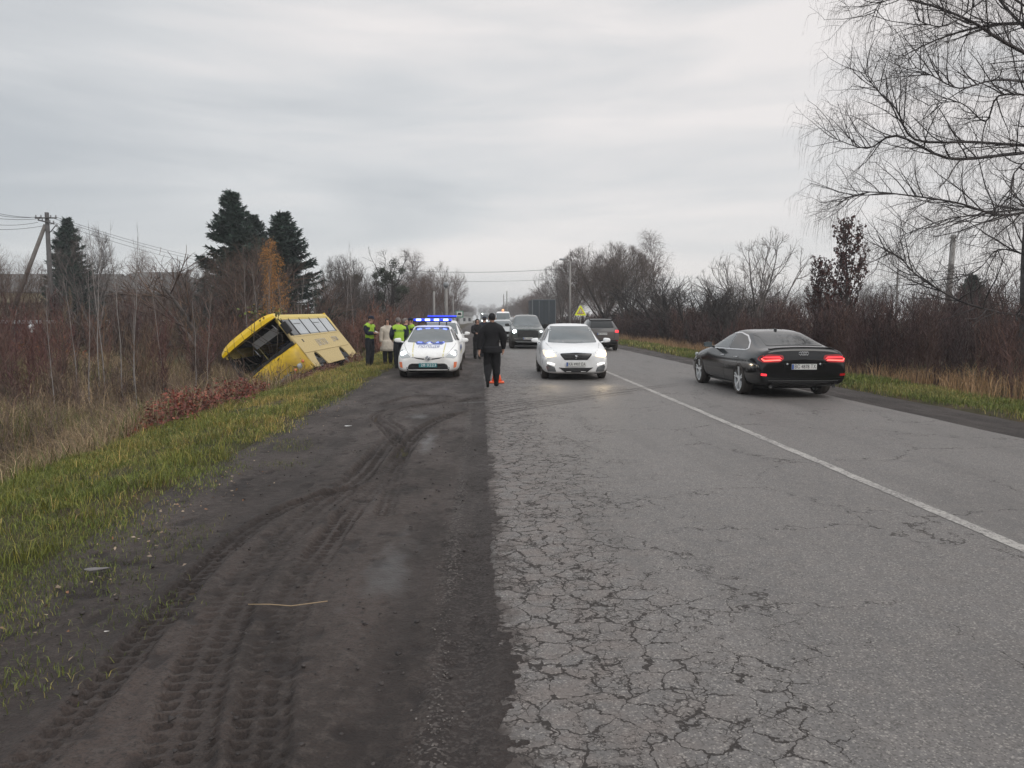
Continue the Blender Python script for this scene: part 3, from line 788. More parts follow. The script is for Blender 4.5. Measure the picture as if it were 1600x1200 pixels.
for i, (px, py, Y, s) in enumerate([(1010, 430, 70, 1.4), (1050, 425, 62, 1.5), (1080, 430, 55, 1.5), (1110, 440, 48, 1.4), (1140, 445, 45, 1.2)]):
    tree_px('bush1', 'dark_bush', px, py, Y, 'dense dark bare bush near the pale birch, %s from the left' % ORD[i], 'dark bushes right of the road', sx=s, cat='bush', rz=i*1.3)
# rows closing the road far off
rr = random.Random(8)
for i in range(44):
    Y = 95+i*9.5+i*i*.05; x = 12+rr.uniform(0, 7 if i % 2 else 16)
    put_tree(['round2', 'birch2', 'round1', 'birch1'][i % 4], 'roadside_tree', x, Y, rr.uniform(7, 10)*(1.35 if i in (2, 3) else 1), 'hazy bare tree in the far row right of the road', 'far roadside trees right', sx=1.2)
for i in range(40):
    Y = 112+i*10+i*i*.05; x = -9.5-rr.uniform(0, 7 if i % 2 else 16)+min(3.5, i*.1)
    put_tree(['birch2', 'round2', 'birch1', 'round1'][i % 4], 'roadside_tree', x, Y, rr.uniform(8, 12), 'hazy bare tree in the far row left of the road', 'far roadside trees left', sx=1.2)
for i in range(16):
    Y = 85+rr.uniform(0, 60); x = -75+i*4.0+rr.uniform(-2, 2)
    put_tree(['round1', 'birch1', 'round2'][i % 3], 'background_tree', x, Y, rr.uniform(5, 8), 'low hazy bare tree on the horizon behind the left roofs', 'trees behind the left roofs', sx=1.3)
for i in range(16):
    Y = 85+rr.uniform(0, 60); x = 26+i*5.0+rr.uniform(-2, 2)
    put_tree(['round1', 'walnut', 'round2'][i % 3], 'background_tree', x, Y, rr.uniform(4, 7), 'low hazy bare tree on the horizon behind the right thicket', 'trees behind the right thicket', sx=1.3)

# ---- the big weeping birch at the right edge
def big_birch():
    r = random.Random(77); out = [[], [], [], []]
    Y0 = 22.0; base = at(1590, 560, Y0); g = float(zt(base.x, Y0)); bx = base.x+.1
    root = empty('weeping_birch', (bx, Y0, g), 0, 'tall weeping birch at the right edge with long hanging twigs', 'tree')
    O = Vector((bx, Y0, g))
    def limb(pts, r0, r1, lv=0, n=5):
        q = []
        for i in range(len(pts)-1):
            p0 = pts[max(i-1, 0)]; p1 = pts[i]; p2 = pts[i+1]; p3 = pts[min(i+2, len(pts)-1)]
            for k in range(n):
                t = k/n; q.append(.5*((2*p1)+(p2-p0)*t+(2*p0-5*p1+4*p2-p3)*t*t+(3*p1-p0-3*p2+p3)*t**3))
        q.append(pts[-1]); m = len(q)-1
        for i in range(m):
            out[lv].append((*(q[i]-O), *(q[i+1]-O), r0+(r1-r0)*i/m, r0+(r1-r0)*(i+1)/m))
        return q
    PT = dict(n=[5, 5, 4, 7], jit=[.16, .22, .26, .09], trop=[.05, .02, -.03, -.60], tip=[.4, .4, .5, .6], kids=[5, 5, 4], start=[.15, .15, .1], ang=[.75, .8, .9],
              len=[2.1, 1.2, .65, .95], rad=[.018, .0085, .005, .0034])
    trunk = [Vector((bx+.15, Y0, g-.3)), Vector((bx+.10, Y0, 1.5)), Vector((bx+.02, Y0, 3.5)), Vector((bx+.05, Y0, 5.6)), Vector((bx+.10, Y0, 7)), Vector((bx-.18, Y0+.1, 10.5)), Vector((bx, Y0, 13.5))]
    limb(trunk, .20, .07, 0, 4)
    limbs = [
        ([(1597,236),(1560,243),(1480,247),(1400,212),(1440,214),(1400,190),(1345,160)][:4]+[(1355,232),(1300,215)], 21.4, .085),
        ([(1597,228),(1520,222),(1430,218),(1400,170),(1370,140),(1350,112)], 22.6, .07),
        ([(1590,330),(1560,336),(1500,318),(1440,308),(1360,300),(1325,312)], 21.0, .06),
        ([(1597,325),(1530,335),(1470,345),(1400,372)], 22.8, .04),
        ([(1592,492),(1560,488),(1500,470),(1460,448),(1430,428),(1400,398),(1370,405)], 20.6, .06),
        ([(1595,95),(1560,60),(1520,35),(1460,10),(1390,-5),(1365,20)], 22.0, .085),
        ([(1598,70),(1570,10),(1540,-30),(1500,-60),(1440,-70)], 22.8, .07),
        ([(1595,130),(1555,125),(1500,138),(1460,120),(1430,105)], 20.4, .045),
        ([(1597,150),(1560,150),(1540,190),(1500,160),(1450,165)], 23.6, .05),
        ([(1598,240),(1585,270),(1575,310),(1550,330)], 20.4, .04),
        ([(1598,400),(1560,390),(1530,420),(1490,440)], 23.5, .03),
        ([(1598,30),(1560,-10),(1480,40),(1430,30)], 20.0, .05),
    ]
    def spawn(q, r0, every, lmul):
        for i in range(1, len(q)):
            f = i/len(q)
            for _ in range(every):
                d = (q[i]-q[i-1]).normalized(); ax = Matrix.Rotation(r.random()*6.28, 3, d) @ d.orthogonal().normalized()
                nd = (d*.8+ax*r.uniform(.5, .9)+Vector((0, 0, .15))).normalized()
                p = q[i-1].lerp(q[i], r.random())
                tmp = [[], [], [], []]
                if r.random() < .45: grow(tmp, r, p-O, nd, PT['len'][0]*lmul*r.uniform(.5, 1.1)*(1-.4*f), .025*(1-f*.5), 0, PT)
                else:
                    grow(tmp, r, p-O, nd, PT['len'][1]*r.uniform(.6, 1.3), .012, 1, PT)
                for a, b in zip((1, 1, 2, 3), tmp): out[a].extend(b)
    for pts, Y1, r0 in limbs:
        P3 = []; n = len(pts)
        for i, (a, b) in enumerate(pts):
            P3.append(at(a, b, Y0+(Y1-Y0)*min(1, i/2)+.5*math.sin(i*1.7)*(i > 1)))
        P3[0] = Vector((bx+.05, Y0, P3[0].z))
        q = limb(P3, r0*.68, .009, 1, 4)
        spawn(q, r0, 2, 1.0)
    # limbs reaching away from the picture, so that the tree is whole
    for i in range(9):
        a = r.uniform(-1.3, 1.3) if i < 6 else r.uniform(1.5, 4.0); z0 = 4+i*1.0
        d = Vector((math.cos(a), math.sin(a), .25)); p0 = Vector((bx, Y0, z0))
        P3 = [p0+d*k*.95+Vector((0, 0, -.08*k*k+.1*k)) for k in range(5)]
        spawn(limb(P3, .06, .012, 1, 3), .06, 2, 1.0)
    rng = np.random.default_rng(3)
    print('big birch segs', [len(o) for o in out])
    tm = seg_mesh('trunk', np.array(out[0]), 12); link('trunk', tm, birch_trunk, root)
    lm = seg_mesh('limb', np.array(out[1]), 5, shade_cols(len(out[1]), [(.045, .040, .042), (.06, .052, .052)], rng)); link('limbs', lm, twig_brown, root)
    cm = join_meshes('crown', [seg_mesh('t', np.array(out[2]), 3, shade_cols(len(out[2]), [(.07, .06, .06), (.09, .075, .07)], rng)),
                               ][:1]); link('crown', cm, twig_brown, root)
    hm = seg_mesh('hanging_twigs', np.array(out[3]), 2, shade_cols(len(out[3]), [(.09, .075, .07), (.11, .09, .08)], rng)); link('hanging_twigs', hm, twig_brown, root)
birch_trunk = mat('birch_trunk', (.09, .085, .085), .85, var=.8, vscale=5, bump=.6, bscale=14)
big_birch()

# ---- thickets, dry grass, turf
def scatter(n, x0, x1, y0, y1, rng, dens=None):
    X = rng.uniform(x0, x1, n); Y = rng.uniform(y0, y1, n)
    if dens is not None:
        k = rng.random(n) < dens(X, Y); X = X[k]; Y = Y[k]
    return X, Y
def shrub_arrays(seed, H=2.6, stems=9, twigs=34):
    r = np.random.default_rng(seed); out = []
    for s in range(stems):
        a = r.random()*6.28; lean = r.uniform(.03, .28); d = np.array([math.cos(a)*lean, math.sin(a)*lean, 1.0]); d /= np.linalg.norm(d)
        p = np.array([r.normal()*.22, r.normal()*.22, -.05]); h = H*r.uniform(.55, 1.12); m = 5; pts = [p]
        for i in range(m):
            d = d + r.normal(size=3)*.09; d[2] += .03; d /= np.linalg.norm(d); q = pts[-1]+d*h/m
            out.append((*pts[-1], *q, .012*(1-i/m)+.005, .012*(1-(i+1)/m)+.005)); pts.append(q)
        pts = np.array(pts)
        for t in range(twigs):
            f = r.uniform(.12, .99)*m; i = int(f); q = pts[i]+(pts[i+1]-pts[i])*(f-i); ln = r.uniform(.25, .8)*(1.1-f/m*.45)
            dd = np.array([r.normal(), r.normal(), .9+abs(r.normal())*.6]); dd /= np.linalg.norm(dd)
            e1 = q+dd*ln*.5; d2 = dd+np.array([0, 0, .35])+r.normal(size=3)*.18; d2 /= np.linalg.norm(d2); e2 = e1+d2*ln*.5
            out.append((*q, *e1, .006, .005)); out.append((*e1, *e2, .005, .003))
    return np.array(out)
SHRUBS = [shrub_arrays(s) for s in range(40, 48)]
def thicket(name, X, Y, hs, cols, seed, thin=1.0, wid=1.0):
    rng = np.random.default_rng(seed); Ss = []; Cs = []
    Z = zt(X, Y)
    for i in range(len(X)):
        S = SHRUBS[rng.integers(len(SHRUBS))]
        if thin < 1: S = S[rng.random(len(S)) < thin]
        a = rng.random()*6.28; c, s_ = math.cos(a), math.sin(a); k = hs[i]/2.6
        M = np.array([[c, -s_, 0], [s_, c, 0], [0, 0, 1]]); M[:2] *= wid
        T = S.copy(); T[:, :3] = (S[:, :3] @ M.T)*k; T[:, 3:6] = (S[:, 3:6] @ M.T)*k
        T[:, [0, 3]] += X[i]; T[:, [1, 4]] += Y[i]; T[:, [2, 5]] += Z[i]
        T[:, 6:] *= np.clip(Y[i]/22, .8, 2.6)
        Ss.append(T); base = np.array(cols[rng.integers(len(cols))])*rng.uniform(.75, 1.25)
        Cs.append(base[None]*rng.uniform(.7, 1.35, (len(T), 1)))
    S = np.concatenate(Ss); print(name, len(X), 'shrubs', len(S), 'segs')
    return tag(link(name, seg_mesh(name, S, 2, np.concatenate(Cs), rng), twig_brown), kind='stuff')
rng = np.random.default_rng(21)
RED = [(.125, .058, .050), (.095, .048, .044), (.11, .062, .050), (.15, .095, .065), (.085, .055, .045), (.15, .11, .075)]
PUR = [(.095, .058, .055), (.075, .048, .048), (.12, .070, .058), (.065, .044, .044), (.095, .058, .050)]
# right thicket: front edge at x = 12.3, deep to 22, from Y 12 to 130
X = []; Y = []
for i in range(430):
    y = 12+118*rng.random()**1.45; x = 12.4+rng.random()**1.5*9*(1+y/90)
    X.append(x); Y.append(y)
X = np.array(X); Y = np.array(Y); hs = (2.0+.6*rng.random(len(X)))*np.clip(.82+(X-12)/16, .8, 1.35)*(1+.25*vnoise(X*.3, Y*.15, 5))
thicket('thicket', X, Y, hs, PUR, 31)
# left thicket
def left_ok(x, y):
    lim = np.interp(y, [18, 24, 30, 38, 42, 60, 130], [-13, -10.8, -10.4, -9.6, -5.8, -6.0, -7])
    return (x < lim)
X, Y = scatter(1900, -62, -5.5, 20, 110, rng, lambda x, y: left_ok(x, y)*(np.abs(x) < .72*y+4)*np.clip(30/y, .1, 1)*.8)
X = X[:560]; Y = Y[:560]
hs = (2.0+.7*rng.random(len(X)))*(1+.45*vnoise(X*.25, Y*.12, 6))*np.interp(Y, [20, 28, 45, 110], [.95, 1.15, 1.3, 1.35])*np.where((X < -16) & (Y < 45), .86, 1)
thicket('undergrowth', X, Y, hs, RED, 32)
# a denser strip just behind the bus and beyond the officers
X, Y = scatter(170, -13, -5.4, 38, 95, rng, lambda x, y: left_ok(x, y)*1.0)
thicket('brushwood', X, Y, 2.5+.7*rng.random(len(X)), [(.16, .078, .06), (.13, .07, .056), (.17, .09, .06)], 33)

def blades(name, X, Y, h, w_, cols, seed, curl=.5, mat_=None, base_dark=.8, z=None, seg=2, up=1.0):
    rng = np.random.default_rng(seed); n = len(X); Z = zt(X, Y) if z is None else z
    if z is None: Z = np.where((X > -3.7) & (X < -1.8), np.maximum(Z, .008), Z)
    Z = Z-.01
    a = rng.random(n)*6.283; dx, dy = np.cos(a), np.sin(a); h = h*rng.uniform(.45, 1.2, n); cu = curl*rng.uniform(.15, 1.3, n)
    fa = rng.random(n)*6.283; wx, wy = np.cos(fa)*w_, np.sin(fa)*w_
    p0 = np.stack([X, Y, Z], 1); W = np.stack([wx, wy, 0*wx], 1)
    p1 = p0+np.stack([dx*h*cu*.25, dy*h*cu*.25, h*.55*up], 1); p2 = p0+np.stack([dx*h*cu, dy*h*cu, h*(1-.35*cu)*up], 1)
    V = np.stack([p0-W, p0+W, p1+W*.8, p1-W*.8, p2], 1).reshape(-1, 3)
    i = np.arange(n)[:, None]*5
    F = np.concatenate([i+np.array([[0, 1, 2]]), i+np.array([[0, 2, 3]]), i+np.array([[3, 2, 4]])])
    c = cols if isinstance(cols, np.ndarray) else shade_cols(n, cols, rng, .3)
    return mesh_np(name, V, F, np.repeat(c, 5, 0))
GREEN = np.array([(.090, .115, .020), (.110, .135, .026), (.070, .095, .020), (.135, .145, .030)])
YEL = np.array([(.24, .20, .055), (.20, .18, .05), (.28, .23, .09)])
STRAW = np.array([(.32, .23, .13), (.25, .185, .11), (.39, .29, .17), (.20, .145, .09), (.29, .20, .12)])
def verge_cols(X, Y, seed):
    r = np.random.default_rng(seed); n = len(X)
    f = np.clip(.30+.9*fbm(X*.7, Y*.45, 51, 3)+.15*r.normal(size=n), 0, 1)
    g = GREEN[r.integers(0, 4, n)]; y_ = YEL[r.integers(0, 3, n)]
    m = (r.random(n) < f*1.0)[:, None]
    return np.where(m, y_, g)*r.uniform(.75, 1.7, (n, 1))
mms = []
def left_dens(x, y):
    e = -2.36-.040*np.clip(y-3, 0, 10)-.01*np.clip(y-13, 0, 20)+.28*fbm(x*0+3, y*.6, 55, 4)+.1*vnoise(x*3, y*3, 56)
    t = np.clip((e-x)/.55, 0, 1)
    return t*np.clip(.55+1.0*fbm(x*1.3, y*1.3, 57, 3), .12, 1)
for (y0, y1, n, h, w_) in ((2.2, 6, 90000, .085, .0019), (6, 11, 75000, .10, .0028), (11, 20, 60000, .12, .0045), (20, 36, 36000, .13, .008), (36, 80, 22000, .15, .016)):
    x1 = -2.1; X, Y = scatter(n, -6.0, x1+.15, y0, y1, rng, left_dens)
    hh = h*(.6+.9*np.clip(fbm(X*1.6, Y*1.6, 58, 3)+.5, 0, 1.6))*np.clip((-1.9-X)/1.6, .5, 1.1)*.7
    mms.append(blades('t', X, Y, hh, w_, verge_cols(X, Y, 60), 61, .75))
# longer bent tufts along the crest of the ditch
tx, ty = scatter(900, -6.1, -3.0, 4, 34, rng)
X = np.repeat(tx, 44)+rng.normal(0, .07, 900*44); Y = np.repeat(ty, 44)+rng.normal(0, .09, 900*44)
mms.append(blades('t', X, Y, np.repeat(rng.uniform(.10, .24, 900), 44), .0028, verge_cols(X, Y, 62)*np.array([1.25, 1.08, 1]), 63, 1.0))
# stray tufts on the mud
tx, ty = [], []
for px, py in ((60, 1060), (20, 1050), (170, 885), (120, 900), (230, 950), (180, 910), (450, 690), (455, 700), (440, 725), (30, 975), (250, 860), (290, 830)):
    a, b = plan(px, py); tx.append(a); ty.append(b)
X = np.repeat(tx, 160)+rng.normal(0, .14, len(tx)*160); Y = np.repeat(ty, 160)+rng.normal(0, .17, len(tx)*160)
mms.append(blades('t', X, Y, np.full(len(X), .05), .002, verge_cols(X, Y, 64)*.8, 65, 1.0, z=np.full(len(X), -.005)))
tag(link('grass', join_meshes('grass', mms), grassm), kind='stuff')
# right verge
mms = []
def right_dens(x, y): return np.clip((x-8.75-.2*fbm(x*0, y*.5, 70, 3))/.5, 0, 1)*np.clip(.6+.8*fbm(x, y, 71, 3), .2, 1)
for (y0, y1, n, h, w_) in ((9, 18, 42000, .12, .005), (18, 36, 46000, .14, .008), (36, 90, 26000, .17, .017)):
    X, Y = scatter(n, 8.6, 11.6, y0, y1, rng, right_dens)
    mms.append(blades('t', X, Y, np.full(len(X), h)*(.7+.8*np.clip(fbm(X, Y, 72)+.5, 0, 1)), w_, verge_cols(X, Y, 73), 74, .8))
tag(link('verge_grass', join_meshes('verge_grass', mms), grassm), kind='stuff')
# dry tall grass, right
mms = []
X, Y = scatter(42000, 10.3, 14.0, 10, 80, rng, lambda x, y: np.clip((x-10.2-.5*fbm(x*0, y*.4, 75, 3))/.7, 0, 1)*np.clip(.45+1.3*fbm(x*.8, y*.8, 76, 3), .1, 1)*np.clip(30/y, .3, 1))
mms.append(blades('t', X, Y, .62*(.7+.6*np.clip(fbm(X*.6, Y*.6, 77)+.5, 0, 1)), .006, STRAW[rng.integers(0, 5, len(X))]*rng.uniform(.65, 1.3, (len(X), 1))*np.array([1.15, .98, .85]), 78, .7))
tag(link('dry_grass', join_meshes('dry_grass', mms), grassm), kind='stuff')
# dry tall grass filling the ditch, left
mms = []
def ditch_dens(x, y):
    crest = -5.3-.4*fbm(x*0+1, y*.5, 79, 3)
    inbus = (x > -9.0) & (x < -5.0) & (y > 28.2) & (y < 37)
    return np.clip((crest-x)/.5, 0, 1)*np.clip(.6+.9*fbm(x*.8, y*.6, 80, 3), .15, 1)*(~inbus)*(x > -.7*y-3)
for (y0, y1, x0, n, h, w_) in ((5, 12, -13, 30000, .62, .0035), (12, 22, -19, 60000, .75, .0048), (22, 40, -26, 40000, .8, .008)):
    X, Y = scatter(n, x0, -5.0, y0, y1, rng, ditch_dens)
    f = fbm(X*.35, Y*.25, 82, 3)
    c = np.where((rng.random(len(X)) < np.clip(.12-f*.9, 0, .8))[:, None], GREEN[rng.integers(0, 4, len(X))]*.9, STRAW[rng.integers(0, 5, len(X))])
    c = c*rng.uniform(.5, 1.3, (len(X), 1))
    mms.append(blades('t', X, Y, h*(.6+1.0*np.clip(fbm(X*.5, Y*.5, 83)+.5, 0, 1)), w_, c, 84, .85))
tag(link('ditch_grass', join_meshes('ditch_grass', mms), grassm), kind='stuff')
# thin stalky weeds above the ditch grass
X, Y = scatter(330, -24, -6.5, 15, 30, rng, lambda x, y: (x > -.68*y-2)*1.0)
k = ~((X > -9.3) & (Y > 26.5)); X = X[k]; Y = Y[k]
thicket('weeds', X, Y, .9+.5*rng.random(len(X)), [(.17, .125, .095), (.13, .095, .075), (.115, .075, .06)], 36, thin=.32, wid=.8)
# red brambles
def bramble(name, blobs, cols, seed, n_each=2600, size=.055):
    r = np.random.default_rng(seed); Ps = []; S = []
    for (x, y, rx_, ry_, h) in blobs:
        n = int(n_each*rx_*ry_)
        a = r.random(n)*6.28; q = np.sqrt(r.random(n)); X = x+np.cos(a)*q*rx_; Y = y+np.sin(a)*q*ry_
        Z = zt(X, Y)+h*(1-q**2*.7)*r.random(n)**.6*(1+.5*vnoise(X*3, Y*3, seed))
        Ps.append(np.stack([X, Y, Z], 1))
        for i in range(int(60*rx_*ry_)):
            j = r.integers(n); p = Ps[-1][j]; g = np.array([p[0]+r.normal()*.3, p[1]+r.normal()*.3, float(zt(p[0], p[1]))])
            S.append((*g, *(p+np.array([0, 0, .15])), .006, .003))
    p = np.concatenate(Ps); n = len(p)
    a = r.normal(size=(n, 3)); a[:, 2] *= .6; a /= np.linalg.norm(a, axis=1, keepdims=True); b = np.cross(a, r.normal(size=(n, 3))); b /= np.linalg.norm(b, axis=1, keepdims=True)
    s = size*r.uniform(.5, 1.4, (n, 1)); V = np.stack([p, p+a*s*.5+b*s*.35, p+a*s, p+a*s*.5-b*s*.35], 1).reshape(-1, 3)
    F = np.arange(n)[:, None]*4+np.arange(4)[None]
    lm = mesh_np('t', V, F, np.repeat(shade_cols(n, cols, r, .35), 4, 0))
    sm = seg_mesh('t', np.array(S), 2, shade_cols(len(S), [(.12, .06, .05)], r), r)
    return tag(link(name, join_meshes(name, [lm, sm]), leafm), kind='stuff')
bramble('red_undergrowth', [(-5.6, 13.6, .55, 1.0, .55), (-5.9, 15.0, .75, 1.2, .75), (-5.8, 17.0, .8, 1.4, .7), (-6.1, 19.0, .8, 1.6, .65), (-6.6, 16.5, .8, 1.8, .95)], [(.20, .05, .038), (.15, .045, .035), (.24, .08, .05), (.12, .05, .038)], 91, 1500, .06)
bramble('vines', [(-6.6, 26.6, .9, .8, .5), (-5.7, 28.6, .5, .9, .4), (-5.2, 31.6, .4, .6, .45), (-6.1, 24.2, .8, 1.4, .35), (-5.5, 27, .5, 1.4, .25), (-8.2, 27.3, .7, .5, 1.2), (-9.0, 27.0, .7, .5, 1.0), (-7.3, 27.4, .5, .4, .55)], [(.16, .06, .05), (.12, .05, .04), (.10, .045, .04), (.19, .10, .06)], 92, 2000)
bramble('yellow_weeds', [(-8.4, 26.8, .5, .5, .8), (-7.7, 27.2, .5, .4, .45), (-9.6, 26.0, .5, .4, .5)], [(.36, .23, .05), (.28, .16, .04), (.16, .13, .04), (.30, .12, .04)], 93, 900, .08)
bramble('hazel_leaves', [(-26, 42, 3.2, 1.5, 1.7), (-21, 38, 2.2, 1.2, 1.4), (-30, 46, 2.5, 1.5, 1.6)], [(.26, .08, .035), (.20, .07, .035), (.16, .08, .04), (.30, .16, .06)], 94, 260, .14)
# fallen leaves
X, Y = scatter(6500, -4.8, -1.9, 2.5, 22, rng, lambda x, y: np.exp(-((x+2.36+.045*np.clip(y-3, 0, 12))/.36)**2)*np.clip(.15+1.5*fbm(x*.8, y*.6, 95, 3), .03, 1)*np.clip(9/y, .2, 1))
n = len(X); print('leaves', n)
Z = np.maximum(zt(X, Y), -.02)+.02+rng.random(n)*.03
p = np.stack([X, Y, Z], 1); a = rng.normal(size=(n, 3))*[1, 1, .25]; a /= np.linalg.norm(a, axis=1, keepdims=True); b = np.cross(a, [0, 0, 1.0])+rng.normal(size=(n, 3))*.2
s = rng.uniform(.015, .042, (n, 1))
V = np.stack([p, p+a*s*.5+b*s*.35, p+a*s, p+a*s*.5-b*s*.35+np.array([0, 0, .008])], 1).reshape(-1, 3)
tag(link('fallen_leaves', mesh_np('fallen_leaves', V, np.arange(n)[:, None]*4+np.arange(4)[None], np.repeat(shade_cols(n, [(.24, .17, .11), (.19, .12, .07), (.30, .23, .17), (.19, .09, .045), (.27, .21, .15)], rng, .3), 4, 0)), leafm), kind='stuff')
# trees that close the far end of the road
for i in range(26):
    Y = 560+rr.uniform(0, 120); x = -70+i*5.6+rr.uniform(-2, 2)
    put_tree(['round2', 'round1', 'birch2'][i % 3], 'horizon_tree', x, Y, rr.uniform(9, 14), 'tiny hazy tree closing the far end of the road', 'trees at the far end of the road', sx=1.8)
# ------------------------------------------------------------------ vehicles
glass = mat('car_glass', (.070, .085, .092), .06, ior=1.9, var=.25, vscale=1.5)  # blue-grey base paints part of the sky's reflection into the glass
glass_dark = mat('tinted_glass', (.006, .007, .008), .05, ior=1.55, var=.1)
rubber = mat('rubber', (.022, .021, .021), .85, var=.3, vscale=12, dirt=(.09, .075, .065, .5), dirt_h=.6)
black_plastic = mat('black_plastic', (.018, .018, .019), .5)
black_gloss = mat('black_gloss', (.010, .010, .011), .15)
alloy = mat('alloy', (.78, .79, .80), .35, metal=.25)
steel = mat('chrome', (.70, .71, .73), .15, metal=1.0)
dark_alloy = mat('dark_alloy', (.12, .12, .12), .35, metal=.7)
well_black = mat('wheel_well', (.010, .010, .010), .9)
white_paint = mat('white_car_paint', (.84, .85, .86), .22, coat=.6, var=.03, dirt=(.33, .30, .27, .5), dirt_h=.35)
police_white = mat('police_white_paint', (.84, .84, .83), .42, coat=.08, var=.03, dirt=(.30, .27, .24, .5), dirt_h=.3)
black_paint = mat('black_car_paint', (.004, .0045, .006), .10, coat=.3, var=.05)
green_paint = mat('dark_green_paint', (.034, .048, .046), .25, coat=.7, var=.06, dirt=(.10, .09, .08, .5), dirt_h=.7)
grey_paint = mat('graphite_paint', (.050, .052, .056), .28, coat=.5, var=.06, dirt=(.13, .11, .10, .8), dirt_h=.95)
silver_paint = mat('silver_paint', (.42, .44, .45), .3, metal=.4, coat=.4, var=.05)
plate_white = mat('plate_white', (.62, .62, .60), .45)
plate_blue = mat('plate_blue', (.03, .09, .32), .45)
plate_teal = mat('plate_teal', (.03, .20, .22), .45)
ink = mat('ink_black', (.012, .012, .014), .5)
ink_white = mat('ink_white', (.75, .76, .78), .5)
lens_clear = mat('lamp_lens', (.42, .44, .45), .08, ior=1.6, var=.05)
lens_grey = mat('lamp_reflector', (.20, .21, .22), .15, metal=.5)
lens_red = mat('tail_lens', (.22, .008, .012), .12, ior=1.6, emit=.10, ecol=(1, .02, .03))
lens_orange = mat('orange_lens', (.55, .16, .08), .2, emit=.12, ecol=(1, .25, .1))
glow_warm = mat('headlamp_warm', (1, .9, .7), .4, emit=26, ecol=(1, .84, .58))
glow_cool = mat('headlamp_cool', (1, 1, 1), .4, emit=14, ecol=(.88, 1, .98))
glow_white = mat('daylight_strip', (1, 1, 1), .4, emit=2.6, ecol=(1, .96, .9))
glow_red = mat('tail_glow', (1, .05, .06), .4, emit=1.0, ecol=(1, .03, .05))
glow_red_hot = mat('tail_glow_hot', (1, .15, .1), .4, emit=2.2, ecol=(1, .10, .09))
glow_blue = mat('beacon_glow', (.2, .3, 1), .4, emit=9, ecol=(.2, .28, 1))
blue_lens = mat('beacon_lens', (.02, .04, .5), .15, emit=.8, ecol=(.03, .07, 1))
police_blue = mat('police_blue', (.035, .07, .22), .35)
police_yellow = mat('police_yellow', (.62, .56, .22), .4)

def car_shell(st, half=None):
    """st rows: y, zbot, zbelt, ztop, wmax, wbelt, wtop  -> bmesh cage"""
    bm = bmesh.new(); rings = []
    for (y, zb, ze, zt_, wm, we, wt) in st:
        hh = [(0, zb), (wm*.80, zb), (wm*.985, zb+.07), (wm, zb+(ze-zb)*.48), (wm*.995, zb+(ze-zb)*.74), (we, ze), (we+(wt-we)*.50, ze+(zt_-ze)*.50), (wt, zt_-.035 if zt_-ze > .12 else ze+(zt_-ze)*.72), (wt*.82, zt_-.004), (wt*.42, zt_+.008), (0, zt_+.012)]
        full = hh + [(-a, b) for a, b in hh[-2:0:-1]]
        rings.append([bm.verts.new((a, y, b)) for a, b in full])
    n = len(rings[0])
    for i in range(len(rings)-1):
        for k in range(n):
            bm.faces.new((rings[i][k], rings[i][(k+1) % n], rings[i+1][(k+1) % n], rings[i+1][k]))
    for rg, fl in ((rings[0], 0), (rings[-1], 1)):
        h = n//2
        for k in range(h):
            a, b, c, d = rg[k], rg[k+1], rg[(n-k-1) % n], rg[(n-k) % n]
            vs = []
            for v in ((a, b, c, d) if fl else (d, c, b, a)):
                if v not in vs: vs.append(v)
            if len(vs) > 2:
                try: bm.faces.new(vs)
                except ValueError: pass
    bmesh.ops.recalc_face_normals(bm, faces=bm.faces[:])
    return bm
def eval_mods(o):
    dg = bpy.context.evaluated_depsgraph_get(); dg.update()
    me = bpy.data.meshes.new_from_object(o.evaluated_get(dg)); o.modifiers.clear(); old = o.data; o.data = me; bpy.data.meshes.remove(old); return me
def bvh_of(me):
    return BVHTree.FromPolygons([v.co.copy() for v in me.vertices], [tuple(p.vertices) for p in me.polygons])

